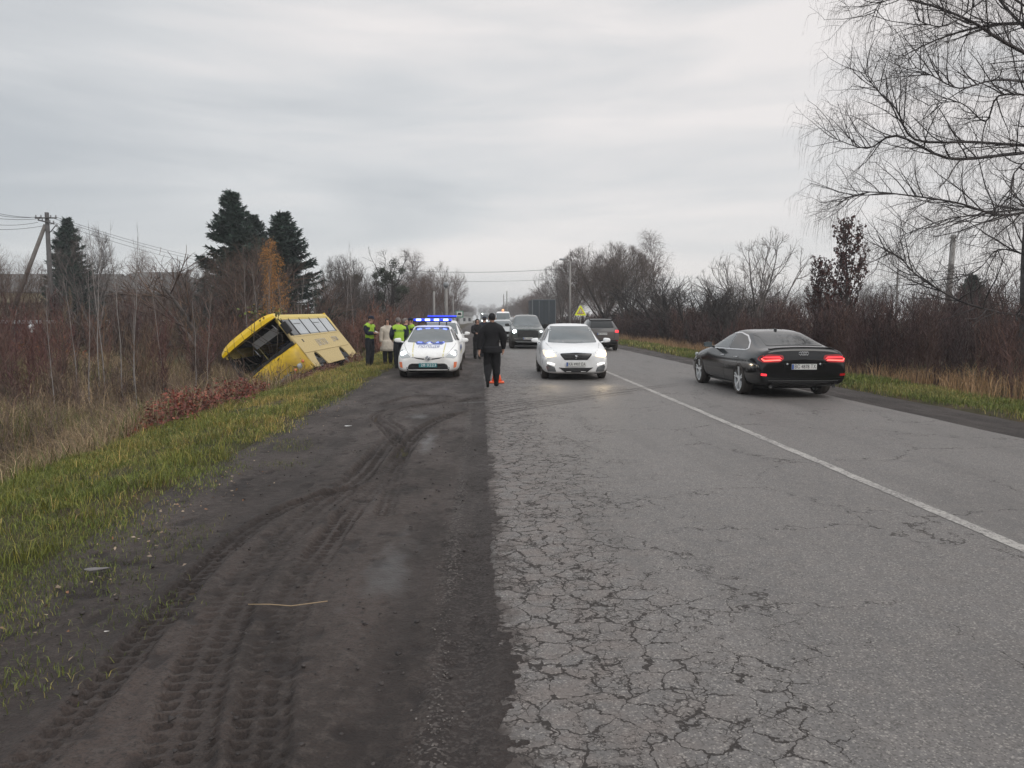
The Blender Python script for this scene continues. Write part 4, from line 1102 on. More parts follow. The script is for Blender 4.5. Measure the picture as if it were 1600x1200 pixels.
VIEWS = {'front': (Vector((0, 1, 0)), lambda a, b: Vector((a, -8, b))), 'rear': (Vector((0, -1, 0)), lambda a, b: Vector((a, 8, b))),
         'left': (Vector((-1, 0, 0)), lambda a, b: Vector((4, a, b))), 'right': (Vector((1, 0, 0)), lambda a, b: Vector((-4, a, b))),
         'top': (Vector((0, 0, -1)), lambda a, b: Vector((a, b, 6)))}
def project(bv, co, view, off):
    d, f = VIEWS[view]; o = f(*co); h = bv.ray_cast(o, d)
    if h[0] is None: return None
    n = h[1]
    if n.dot(d) > 0: n = -n
    return h[0] + n*off, n
def panel(name, poly, view, bv, material, parent, off=.006, step=.06, rnd=0):
    """a shaped piece that follows the body: outline in the 2D view, grid inside, skirt back into the body"""
    pts = []
    m = len(poly)
    if rnd:
        q = []
        for i in range(m):
            a, b, c = Vector(poly[i-1]), Vector(poly[i]), Vector(poly[(i+1) % m])
            u = (a-b); v = (c-b); r_ = min(rnd, u.length*.45, v.length*.45); u.normalize(); v.normalize()
            p0 = b+u*r_; p2 = b+v*r_
            for t in (0, .33, .67, 1): q.append(tuple(p0*(1-t)**2+b*2*t*(1-t)+p2*t*t))
        poly = q; m = len(poly)
    for i in range(m):
        a = Vector(poly[i]); b = Vector(poly[(i+1) % m]); k = max(1, int((b-a).length/step))
        for t in range(k): pts.append(a.lerp(b, t/k))
    nb = len(pts); edges = [(i, (i+1) % nb) for i in range(nb)]
    x0, x1 = min(p.x for p in pts), max(p.x for p in pts); y0, y1 = min(p.y for p in pts), max(p.y for p in pts)
    def inside(p):
        c = False
        for i in range(nb):
            a, b = pts[i], pts[i-1]
            if (a.y > p.y) != (b.y > p.y) and p.x < (b.x-a.x)*(p.y-a.y)/(b.y-a.y)+a.x: c = not c
        return c
    gx = max(1, int((x1-x0)/step)); gy = max(1, int((y1-y0)/step)); ext = []
    for i in range(gx+1):
        for j in range(gy+1):
            p = Vector((x0+(i+.5)*(x1-x0)/(gx+1), y0+(j+.5)*(y1-y0)/(gy+1)))
            if inside(p) and min((p-q).length for q in pts) > step*.45: ext.append(p)
    vs, es, fs, *_ = delaunay_2d_cdt([Vector((p.x, p.y)) for p in pts+ext], edges, [list(range(nb))], 1, 1e-6)
    bm = bmesh.new(); top = []; ok = True
    for v in vs:
        h = project(bv, (v.x, v.y), view, off)
        if h is None: top.append(None)
        else: top.append((bm.verts.new(h[0]), h[1]))
    for f in fs:
        if all(top[i] for i in f):
            try: bm.faces.new([top[i][0] for i in f])
            except ValueError: pass
    nm = {t[0]: t[1] for t in top if t}
    be = [e for e in bm.edges if len(e.link_faces) == 1]
    low = {}
    for e in be:
        for v in e.verts:
            if v not in low: low[v] = bm.verts.new(v.co-nm[v]*(off+.004))
    for e in be:
        a, b = e.verts
        try: bm.faces.new((a, b, low[b], low[a]))
        except ValueError: pass
    for v in [v for v in bm.verts if not v.link_faces]: bm.verts.remove(v)
    d = VIEWS[view][0]
    me = bpy.data.meshes.new(name); bmesh.ops.recalc_face_normals(bm, faces=bm.faces[:])
    s = sum((f.normal.dot(d)*f.calc_area() for f in bm.faces if f.calc_area() > 0))
    if s > 0: bmesh.ops.reverse_faces(bm, faces=bm.faces[:])
    bm.to_mesh(me); bm.free()
    for p in me.polygons: p.use_smooth = False
    return link(name, me, material, parent)
def mirror_panels(name, poly, view, bv, material, parent, **k):
    a = panel(name, poly, view, bv, material, parent, **k)
    b = panel(name, [(-x, z) for x, z in poly], view, bv, material, parent, **k)
    return a, b
def side_panels(name, poly, bv, material, parent, **k):
    return panel(name, poly, 'left', bv, material, parent, **k), panel(name, poly, 'right', bv, material, parent, **k)
def project_text(s, size, center, view, bv, material, parent, name='lettering', off=.012, squash=1.0):
    me = text_mesh(s, size, 0, 2)
    sgn = -1 if view in ('rear', 'left') else 1
    if view == 'front': sgn = 1
    for v in me.vertices:
        a = center[0]+v.co.x*({'front': 1, 'rear': -1, 'left': 1, 'right': -1}[view]); b = center[1]+v.co.y*squash
        h = project(bv, (a, b), view, off)
        if h: v.co = h[0]
    return link(name, me, material, parent)
def plate(parent, loc, rx, w_, h_, txt, base, inkm, rear=False, blue=True):
    """loc centre; faces -y unless rear"""
    e = empty('number_plate', loc, PI if rear else 0, parent=parent)
    e.rotation_euler = (rx, 0, PI if rear else 0)
    box_obj('plate_base', (-w_/2, w_/2, -.008, 0, -h_/2, h_/2), base, e, bev=.003)
    if blue: box_obj('blue_band', (-w_/2+.004, -w_/2+w_*.085, -.011, -.008, -h_/2+.006, h_/2-.006), plate_blue, e)
    me = text_mesh(txt, h_*1.02, .001); t = link('lettering', me, inkm, e)
    xs_ = [v.co.x for v in me.vertices]; wd = max(xs_)-min(xs_); k = (w_*.84)/wd
    t.scale = (k, .95, 1); t.location = (w_*.035, -.0115, 0); t.rotation_euler = (PI/2, 0, 0)
    return e
def wheel(parent, x, y, r, width, outer, style='alloy', spokes=5, rimm=None):
    """outer=+1 when the outside faces +x"""
    e = empty('wheel', (x, y, r), parent=parent)
    bm = bmesh.new(); w2 = width/2; ri = r*.77
    prof = [(ri, -w2*.8), (ri+.02, -w2), (r-.05, -w2*1.02), (r-.012, -w2*.82), (r, -w2*.55), (r-.006, -w2*.3), (r, -w2*.25), (r, w2*.25), (r-.006, w2*.3), (r, w2*.55), (r-.012, w2*.82), (r-.05, w2*1.02), (ri+.02, w2), (ri, w2*.8)]
    add_lathe(bm, prof, 40, 'X', cap=False); link('tyre', bm_mesh('tyre', bm, True), rubber, e)
    bm = bmesh.new(); o = outer
    add_lathe(bm, [(ri+.004, -w2*.75), (ri-.012, -w2*.7), (ri-.014, w2*.72*1), (ri+.004, w2*.8)], 36, 'X', cap=False)
    add_lathe(bm, [(.075, o*w2*.30), (.07, o*w2*.78), (.0, o*w2*.80)], 16, 'X', cap=False)
    for k in range(spokes):
        a = 2*PI*k/spokes
        for da, rr0 in (((-.13), .05), ((.13), .05)) if style == 'twin' else ((0, .0),):
            wdt = .030 if style == 'twin' else .052
            M = Matrix.Rotation(a, 4, 'X')
            p0 = Vector((0, math.sin(da*.3)*.06, .05)); p1 = Vector((0, math.sin(da)*ri, math.cos(da)*ri*.98))
            dirv = (p1-p0).normalized(); sd = Vector((0, dirv.z, -dirv.y))
            q = []
            for (p, ww, xo) in ((p0, wdt*1.1, .74), (p1, wdt*.75, .90)):
                for s_ in (-1, 1):
                    for dp in (0, 1):
                        q.append(bm.verts.new(M @ (p+sd*s_*ww*.5+Vector((o*w2*(xo-(.35 if dp else 0)), 0, 0)))))
            a0, b0, c0, d0, a1, b1, c1, d1 = q
            for f in ((a0, c0, c1, a1), (b0, d0, d1, b1), (a0, b0, b1, a1), (c0, d0, d1, c1)):
                bm.faces.new(f)
    link('rim', bm_mesh('rim', bm), rimm or alloy, e)
    bm = bmesh.new(); add_lathe(bm, [(ri-.016, o*w2*-.1), (.0, o*w2*-.1)], 24, 'X', cap=False); add_lathe(bm, [(.13, o*w2*.0), (.0, o*w2*.0)], 20, 'X', cap=False)
    link('brake_disc', bm_mesh('brake_disc', bm), black_plastic, e)
    return e
def car(name, st, paint, wheels, label, loc, rz, r, group=None, cat='car', tw=.215, style='alloy', rimm=None, spokes=5, archr=1.12, creases=True):
    root = empty(name, loc, rz, label, cat, group)
    bm = car_shell(st); me = bpy.data.meshes.new('body'); bm.to_mesh(me); bm.free()
    body = link('body', me, [paint, well_black], root)
    s = body.modifiers.new('s', 'SUBSURF'); s.levels = 3; s.render_levels = 3
    me = eval_mods(body); bv = bvh_of(me)
    yf, yr, track = wheels
    cm = bmesh.new()
    for y in (yf, yr):
        for sx in (-1, 1):
            add_lathe(cm, [(r*archr, sx*(track/2+.35)), (r*archr, sx*(track/2-.17))], 36, 'X', M=Matrix.Translation((0, y, r+.01)))
    cme = bm_mesh('cut', cm); cme.materials.append(well_black); co = link('cut', cme)
    b = body.modifiers.new('b', 'BOOLEAN'); b.object = co; b.operation = 'DIFFERENCE'; b.solver = 'EXACT'
    try: b.material_mode = 'TRANSFER'
    except Exception: pass
    me = eval_mods(body); bpy.data.objects.remove(co)
    for p in me.polygons: p.use_smooth = True
    try:
        me.set_sharp_from_angle(angle=R(40))
    except Exception: pass
    for y in (yf, yr):
        for sx in (-1, 1): wheel(root, sx*(track/2), y, r, tw, sx, style, spokes, rimm)
    # underbody
    box_obj('underbody', (-track/2+.12, track/2-.12, yf-.35, yr+.35, .16, .34), well_black, root)
    return root, body, bv
def seam(bv, root, pts, view, w_=.007, name='door_seam'):
    """dark shut line strip following the body"""
    P = []
    for a, b in zip(pts[:-1], pts[1:]):
        k = max(1, int(math.hypot(b[0]-a[0], b[1]-a[1])/.06))
        for t in range(k): P.append((a[0]+(b[0]-a[0])*t/k, a[1]+(b[1]-a[1])*t/k))
    P.append(pts[-1]); bm = bmesh.new(); prev = None
    for i, p in enumerate(P):
        q = P[min(i+1, len(P)-1)]; o = P[max(i-1, 0)]; dx, dy = q[0]-o[0], q[1]-o[1]; l = math.hypot(dx, dy) or 1
        nx, ny = -dy/l*w_/2, dx/l*w_/2; A = project(bv, (p[0]+nx, p[1]+ny), view, .0025); B = project(bv, (p[0]-nx, p[1]-ny), view, .0025)
        if A is None or B is None: prev = None; continue
        cur = (bm.verts.new(A[0]), bm.verts.new(B[0]))
        if prev: bm.faces.new((prev[0], prev[1], cur[1], cur[0]))
        prev = cur
    return link(name, bm_mesh(name, bm), well_black, root)
def mirror(root, x, y, z, paint, s=1.0, flip=1):
    for sx in (-1, 1):
        bm = bmesh.new(); r_ = bmesh.ops.create_uvsphere(bm, u_segments=16, v_segments=10, radius=1)
        for v in r_['verts']:
            c = Vector([math.copysign(abs(q)**.62, q) for q in v.co])*.88; v.co = Vector((sx*(x+.09*s)+c.x*.118*s, y+c.y*.070*s*(1 if c.y < 0 else .35), z+c.z*.072*s*(1-.18*c.x*sx)))
        add_tube(bm, [(sx*(x-.08), y+.01, z-.06), (sx*(x+.04), y, z-.03)], .022)
        o = link('side_mirror', bm_mesh('side_mirror', bm, True), paint, root)
        bm = bmesh.new(); add_box(bm, sx*(x+.09*s)-.09*s, sx*(x+.09*s)+.09*s, y+.022, y+.030, z-.055*s, z+.055*s); link('mirror_glass', bm_mesh('mirror_glass', bm), glass, o)
def lamp_ball(parent, x, y, z, r, material, name='bulb', sq=.4):
    bm = bmesh.new(); q = bmesh.ops.create_uvsphere(bm, u_segments=16, v_segments=10, radius=r)
    for v in q['verts']: v.co = Vector((x+v.co.x, y+v.co.y*sq, z+v.co.z))
    return link(name, bm_mesh(name, bm, True), material, parent)
def on_surf(bv, a, b, view, off=0.0):
    h = project(bv, (a, b), view, off); return h[0] if h else Vector((a, -2, b))

# ------- police hybrid hatchback, front towards the camera
def prius():
    st = [  # y, zb, zbelt, ztop, wmax, wbelt, wtop
        (-2.20, .24, .50, .60, .60, .52, .40), (-2.13, .18, .58, .70, .80, .70, .50), (-1.95, .17, .68, .79, .855, .80, .60), (-1.55, .18, .80, .90, .872, .83, .64),
        (-1.15, .19, .90, .985, .872, .83, .66), (-1.02, .19, .925, 1.02, .872, .83, .655), (-.55, .19, .95, 1.27, .872, .82, .60), (-.08, .19, .96, 1.445, .872, .81, .56), (.25, .19, .97, 1.475, .872, .805, .56),
        (.85, .19, .98, 1.44, .872, .805, .55), (1.45, .20, 1.0, 1.30, .872, .80, .55), (1.95, .22, 1.02, 1.14, .855, .79, .58), (2.16, .28, .98, 1.08, .80, .74, .58), (2.24, .34, .80, .90, .66, .60, .48)]
    g = at(669, 590, 21.3)
    root, body, bv = car('police_car', st, police_white, (-1.33, 1.37, 1.52), 'white police hatchback with lit blue roof lights parked on the dirt shoulder', (g.x, 21.3+2.15, -.03), 0, .315, tw=.195, cat='police car')
    panel('windshield', [(-.64, .985), (-.66, 1.01), (-.50, 1.405), (.50, 1.405), (.66, 1.01), (.64, .985), (0, .965)], 'front', bv, glass, root, rnd=.03)
    side_panels('side_window', [(-.86, 1.03), (-.30, 1.33), (.15, 1.385), (.22, 1.0)], bv, glass_dark, root, rnd=.02)
    side_panels('side_window', [(.28, 1.0), (.24, 1.385), (.85, 1.34), (1.15, 1.20), (1.2, 1.04)], bv, glass_dark, root, rnd=.02)
    for s in (-1, 1):
        h = panel('headlight', [(s*.46, .60), (s*.72, .565), (s*.80, .64), (s*.80, .76), (s*.74, .80), (s*.60, .72)], 'front', bv, lens_clear, root, off=.010, rnd=.03)
        p = on_surf(bv, s*.685, .685, 'front', .008); lamp_ball(h, p.x, p.y, p.z, .072, glow_cool)
        panel('fog_lamp', [(s*.545, .285), (s*.60, .285), (s*.60, .335), (s*.545, .335)], 'front', bv, lens_clear, root, off=.02, rnd=.02)
        panel('indicator', [(s*.70, .30), (s*.77, .33), (s*.795, .47), (s*.715, .47)], 'front', bv, lens_orange, root, rnd=.015)
        panel('yellow_stripe', [(s*.395, .62), (s*.425, .62), (s*.475, .99), (s*.445, .99)], 'front', bv, police_yellow, root, off=.003)
        panel('upper_grille', [(s*.09, .565), (s*.12, .535), (s*.32, .565), (s*.40, .60), (s*.30, .590)], 'front', bv, black_gloss, root)
        seam(bv, root, [(s*.42, .60), (s*.58, .74), (s*.70, .88), (s*.74, .96)], 'front')
    panel('lower_grille', [(-.62, .195), (-.52, .40), (-.45, .43), (.45, .43), (.52, .40), (.62, .195)], 'front', bv, black_plastic, root, rnd=.02, off=.004)
    for k in range(4):
        z = .235+k*.045; w_ = .56-.03*k
        panel('grille_slat', [(-w_, z), (w_, z), (w_, z+.010), (-w_, z+.010)], 'front', bv, black_gloss, root, off=.012, step=.15)
    panel('chin_strip', [(-.64, .165), (.64, .165), (.60, .195), (-.60, .195)], 'front', bv, lens_clear, root, off=.016)
    panel('bonnet_band', [(-.44, .995), (-.36, .925), (.36, .925), (.44, .995)], 'front', bv, police_blue, root, off=.003)
    project_text('ПОЛІЦІЯ', .135, (0, .865), 'front', bv, police_blue, root, squash=.62)
    panel('badge_star', [(-.10, .935), (-.05, .95), (0, .985), (.05, .95), (.10, .935), (.05, .93), (-.05, .93)], 'front', bv, ink_white, root, off=.009)
    e = on_surf(bv, 0, .575, 'front', .02); bm = bmesh.new(); add_lathe(bm, [(.075, 0), (.065, -.018), (.055, -.006), (.0, -.006)], 24, 'Y', M=Matrix.Translation(e)); link('emblem', bm_mesh('emblem', bm, True), steel, root)
    bm = bmesh.new(); add_lathe(bm, [(.034, -.028), (.026, -.036), (.018, -.028)], 20, 'Y', M=Matrix.Translation(e)); link('emblem', bm_mesh('emblem', bm, True), steel, root)
    pp = on_surf(bv, 0, .38, 'front'); plate(root, (0, pp.y-.03, .385), 0, .50, .115, '28 0223', plate_teal, ink_white, blue=False)
    seam(bv, root, [(-.46, .60), (0, .52), (.46, .60)], 'front')
    mirror(root, .90, -.62, 1.03, police_white)
    for s in ('left', 'right'):
        seam(bv, root, [(-.88, 1.0), (-.90, .45), (-.80, .28)], s); seam(bv, root, [(.25, .98), (.25, .28)], s); seam(bv, root, [(-.80, .28), (.9, .28)], s)
        panel('blue_stripe', [(-.8, .70), (1.0, .76), (1.0, .88), (-.8, .82)], s, bv, police_blue, root, off=.003, step=.15)
        panel('yellow_stripe', [(-.8, .64), (1.0, .70), (1.0, .74), (-.8, .68)], s, bv, police_yellow, root, off=.003, step=.15)
    for s in (-1, 1): tube_obj('wiper', [(s*.02, -1.07, 1.0), (s*.30-.2, -1.02, 1.02), (s*.36+.12, -.98, 1.035)], .008, black_plastic, root, 5)
    # light bar on risers
    lb = empty('light_bar', (0, .15, 1.50), parent=root)
    bm = bmesh.new(); add_box(bm, -.56, .56, -.13, .13, .05, .09, bev=.01)
    for sx in (-.42, -.2, .2, .42): add_tube(bm, [(sx, 0, -.04), (sx, 0, .06)], .016)
    link('bar_base', bm_mesh('bar_base', bm), black_plastic, lb)
    bm = bmesh.new(); add_box(bm, -.58, .58, -.14, .14, .092, .165, bev=.03); link('bar_lens', bm_mesh('bar_lens', bm, True), blue_lens, lb)
    for sx in (-.42, -.15, .12, .40):
        bm = bmesh.new(); add_box(bm, sx-.075, sx+.075, -.165, -.142, .098, .158, bev=.01); link('beacon', bm_mesh('beacon', bm), glow_blue, lb)
    return root
prius()

# ------- white sedan with warm headlamps
def peugeot():
    st = [(-2.12, .24, .58, .66, .60, .54, .42), (-2.05, .18, .68, .775, .80, .72, .54), (-1.85, .17, .76, .865, .875, .82, .62), (-1.45, .18, .84, .935, .90, .86, .66),
          (-1.05, .19, .91, .99, .90, .86, .68), (-.92, .19, .93, 1.03, .90, .86, .68), (-.45, .19, .95, 1.30, .90, .84, .62), (.0, .19, .96, 1.46, .90, .83, .585), (.35, .19, .97, 1.495, .90, .825, .58),
          (.9, .19, .98, 1.48, .90, .82, .57), (1.35, .20, 1.0, 1.40, .89, .81, .56), (1.75, .22, 1.02, 1.14, .87, .80, .60), (2.10, .26, .98, 1.05, .82, .76, .60), (2.2, .32, .82, .90, .66, .6, .48)]
    g = at(897, 590, 21.0)
    root, body, bv = car('white_car', st, white_paint, (-1.27, 1.35, 1.56), 'white sedan with glowing warm headlights driving towards the camera', (g.x, 21.0+1.25, -.002), R(-1.5), .315, tw=.2)
    panel('windshield', [(-.68, .985), (-.56, 1.42), (.56, 1.42), (.68, .985), (0, .965)], 'front', bv, glass, root, rnd=.03)
    side_panels('side_window', [(-.74, 1.03), (-.22, 1.33), (.22, 1.375), (.30, 1.0)], bv, glass_dark, root, rnd=.02)
    side_panels('side_window', [(.36, 1.0), (.29, 1.375), (.85, 1.35), (1.2, 1.22), (1.3, 1.06)], bv, glass_dark, root, rnd=.02)
    for s in (-1, 1):
        h = panel('headlight', [(s*.50, .64), (s*.74, .60), (s*.84, .68), (s*.85, .80), (s*.72, .785), (s*.54, .70)], 'front', bv, mat('lit_lens', (.5, .47, .42), .1, emit=.9, ecol=(1, .82, .58)), root, off=.010, rnd=.03)
        p = on_surf(bv, s*.715, .70, 'front', .008); lamp_ball(h, p.x, p.y, p.z, .078, glow_warm)
        p2 = on_surf(bv, s*.60, .675, 'front', .008); lamp_ball(h, p2.x, p2.y, p2.z, .035, mat('side_glow', (1, .9, .7), .4, emit=5, ecol=(1, .8, .5)))
        f = panel('fog_housing', [(s*.52, .24), (s*.74, .25), (s*.78, .38), (s*.74, .43), (s*.56, .36)], 'front', bv, lens_grey, root, off=.006, rnd=.02)
        panel('daylight_lamp', [(s*.57, .415), (s*.75, .46), (s*.75, .49), (s*.57, .445)], 'front', bv, glow_white, f, off=.016)
        seam(bv, root, [(s*.46, .70), (s*.58, .80), (s*.70, .92), (s*.74, .97)], 'front')
    panel('grille', [(-.42, .69), (-.30, .55), (.30, .55), (.42, .69), (.40, .715), (0, .735), (-.40, .715)], 'front', bv, black_gloss, root, rnd=.02, off=.006)
    for k in range(4):
        z = .575+k*.035; w_ = .30+.024*k
        panel('grille_slat', [(-w_, z), (w_, z), (w_, z+.007), (-w_, z+.007)], 'front', bv, dark_alloy, root, off=.013, step=.15)
    panel('grille_trim', [(-.43, .715), (0, .738), (.43, .715), (.43, .728), (0, .753), (-.43, .728)], 'front', bv, steel, root, off=.012)
    # rampant emblem: upright body, raised paws, tail
    q = on_surf(bv, 0, .645, 'front', .022); bm = bmesh.new()
    add_tube(bm, [q+Vector((.012, 0, -.05)), q+Vector((.0, 0, -.01)), q+Vector((-.008, 0, .035))], [.012, .016, .014], 8)
    add_tube(bm, [q+Vector((-.005, 0, .015)), q+Vector((-.035, 0, .025))], .007, 6); add_tube(bm, [q+Vector((.0, 0, 0)), q+Vector((-.034, 0, .002))], .007, 6)
    add_tube(bm, [q+Vector((.010, 0, -.04)), q+Vector((-.02, 0, -.055))], .008, 6); add_tube(bm, [q+Vector((.012, 0, -.03)), q+Vector((.036, 0, -.01)), q+Vector((.03, 0, .03))], .005, 6)
    link('emblem', bm_mesh('emblem', bm, True), steel, root)
    panel('lower_grille', [(-.46, .355), (-.28, .225), (.28, .225), (.46, .355), (.36, .345), (-.36, .345)], 'front', bv, black_plastic, root, rnd=.015, off=.008)
    panel('chin_strip', [(-.62, .165), (.62, .165), (.56, .19), (-.56, .19)], 'front', bv, black_plastic, root, off=.012)
    pp = on_surf(bv, 0, .45, 'front'); plate(root, (0, pp.y-.03, .44), 0, .52, .112, 'КА 4907 ЕА', plate_white, ink)
    mirror(root, .93, -.55, 1.03, white_paint)
    for s in ('left', 'right'):
        seam(bv, root, [(-.82, 1.0), (-.86, .5), (-.75, .28)], s); seam(bv, root, [(.32, .98), (.33, .28)], s); seam(bv, root, [(-.75, .28), (1.0, .28)], s); seam(bv, root, [(1.25, 1.03), (1.3, .75), (1.0, .5)], s)
        for yy in (.15, 1.05):
            h = project(bv, (yy, .90), s, .015); tube_obj('door_handle', [h[0]+Vector((0, -.09, 0)), h[0]+Vector((0, .09, .003))], .012, white_paint, root, 6)
    for s in (-1, 1): tube_obj('wiper', [(s*.1+.1, -.97, 1.01), (s*.3-.15, -.93, 1.03), (s*.36-.02, -.90, 1.05)], .008, black_plastic, root, 5)
    for s in (-1, 1):
        l = bpy.data.lights.new('headlamp_beam', 'SPOT'); l.energy = 18; l.color = (1, .76, .46); l.spot_size = R(75); l.spot_blend = .8; l.shadow_soft_size = .06
        o = bpy.data.objects.new('headlamp_beam', l); C.objects.link(o); o.parent = root; o.location = (s*.70, -2.22, .70); o.rotation_euler = (PI/2+R(1), 0, PI)
    return root
peugeot()

# ------- dark green large SUV
def suv_green():
    st = [(-2.45, .42, .80, .98, .70, .64, .52), (-2.38, .36, .98, 1.08, .88, .80, .62), (-2.1, .34, 1.06, 1.14, .94, .89, .68), (-1.5, .34, 1.12, 1.19, .95, .91, .72), (-1.15, .34, 1.14, 1.22, .95, .91, .74),
          (-.75, .34, 1.15, 1.52, .95, .89, .68), (-.40, .34, 1.16, 1.76, .95, .88, .64), (.0, .34, 1.17, 1.83, .95, .87, .63), (1.0, .34, 1.18, 1.84, .95, .87, .63), (1.9, .34, 1.18, 1.80, .95, .87, .62),
          (2.25, .36, 1.18, 1.66, .93, .86, .62), (2.42, .40, 1.1, 1.30, .88, .82, .62), (2.48, .5, .9, 1.0, .8, .74, .6)]
    g = at(826, 545, 41)
    root, body, bv = car('green_suv', st, green_paint, (-1.45, 1.40, 1.64), 'dark green SUV with one bright headlight behind the white sedan', (g.x, 41+2.4, 0), R(-1), .40, tw=.25, cat='SUV', archr=1.1)
    panel('windshield', [(-.74, 1.215), (-.61, 1.72), (.61, 1.72), (.74, 1.215)], 'front', bv, glass, root, rnd=.05)
    side_panels('side_window', [(-.85, 1.24), (-.42, 1.66), (.25, 1.74), (.3, 1.22)], bv, glass_dark, root, rnd=.03)
    side_panels('side_window', [(.38, 1.22), (.34, 1.74), (1.2, 1.74), (1.25, 1.22)], bv, glass_dark, root, rnd=.03)
    side_panels('side_window', [(1.33, 1.22), (1.3, 1.73), (1.85, 1.70), (2.05, 1.26)], bv, glass_dark, root, rnd=.03)
    gr = panel('grille', [(-.52, .62), (.52, .62), (.56, .80), (.52, 1.0), (-.52, 1.0), (-.56, .80)], 'front', bv, black_gloss, root, rnd=.04, off=.01)
    for k in range(6): panel('grille_slat', [(-.50, .645+k*.056), (.50, .645+k*.056), (.50, .662+k*.056), (-.50, .662+k*.056)], 'front', bv, dark_alloy, gr, off=.026, step=.2)
    for s in (-1, 1):
        h = panel('headlight', [(s*.58, .84), (s*.80, .86), (s*.86, .96), (s*.80, 1.02), (s*.58, .99)], 'front', bv, lens_clear, root, off=.012, rnd=.02)
        p = on_surf(bv, s*.70, .94, 'front', .01); lamp_ball(h, p.x, p.y, p.z, .095 if s < 0 else .045, glow_cool)
        panel('bumper_strip', [(s*.50, .52), (s*.74, .55), (s*.72, .575), (s*.50, .545)], 'front', bv, steel, root, off=.01)
    panel('skid_plate', [(-.55, .36), (.55, .36), (.66, .42), (-.66, .42)], 'front', bv, lens_clear, root, off=.02)
    panel('lower_bumper', [(-.72, .44), (.72, .44), (.62, .52), (-.62, .52)], 'front', bv, black_plastic, root, off=.008)
    pp = on_surf(bv, 0, .56, 'front'); plate(root, (0, pp.y-.03, .57), 0, .52, .11, 'ВС 2178 КМ', plate_white, ink)
    mirror(root, .98, -.62, 1.28, black_plastic, 1.15)
    for s in ('left', 'right'): seam(bv, root, [(.33, 1.2), (.33, .45)], s); seam(bv, root, [(-.9, 1.2), (-.95, .45)], s)
suv_green()

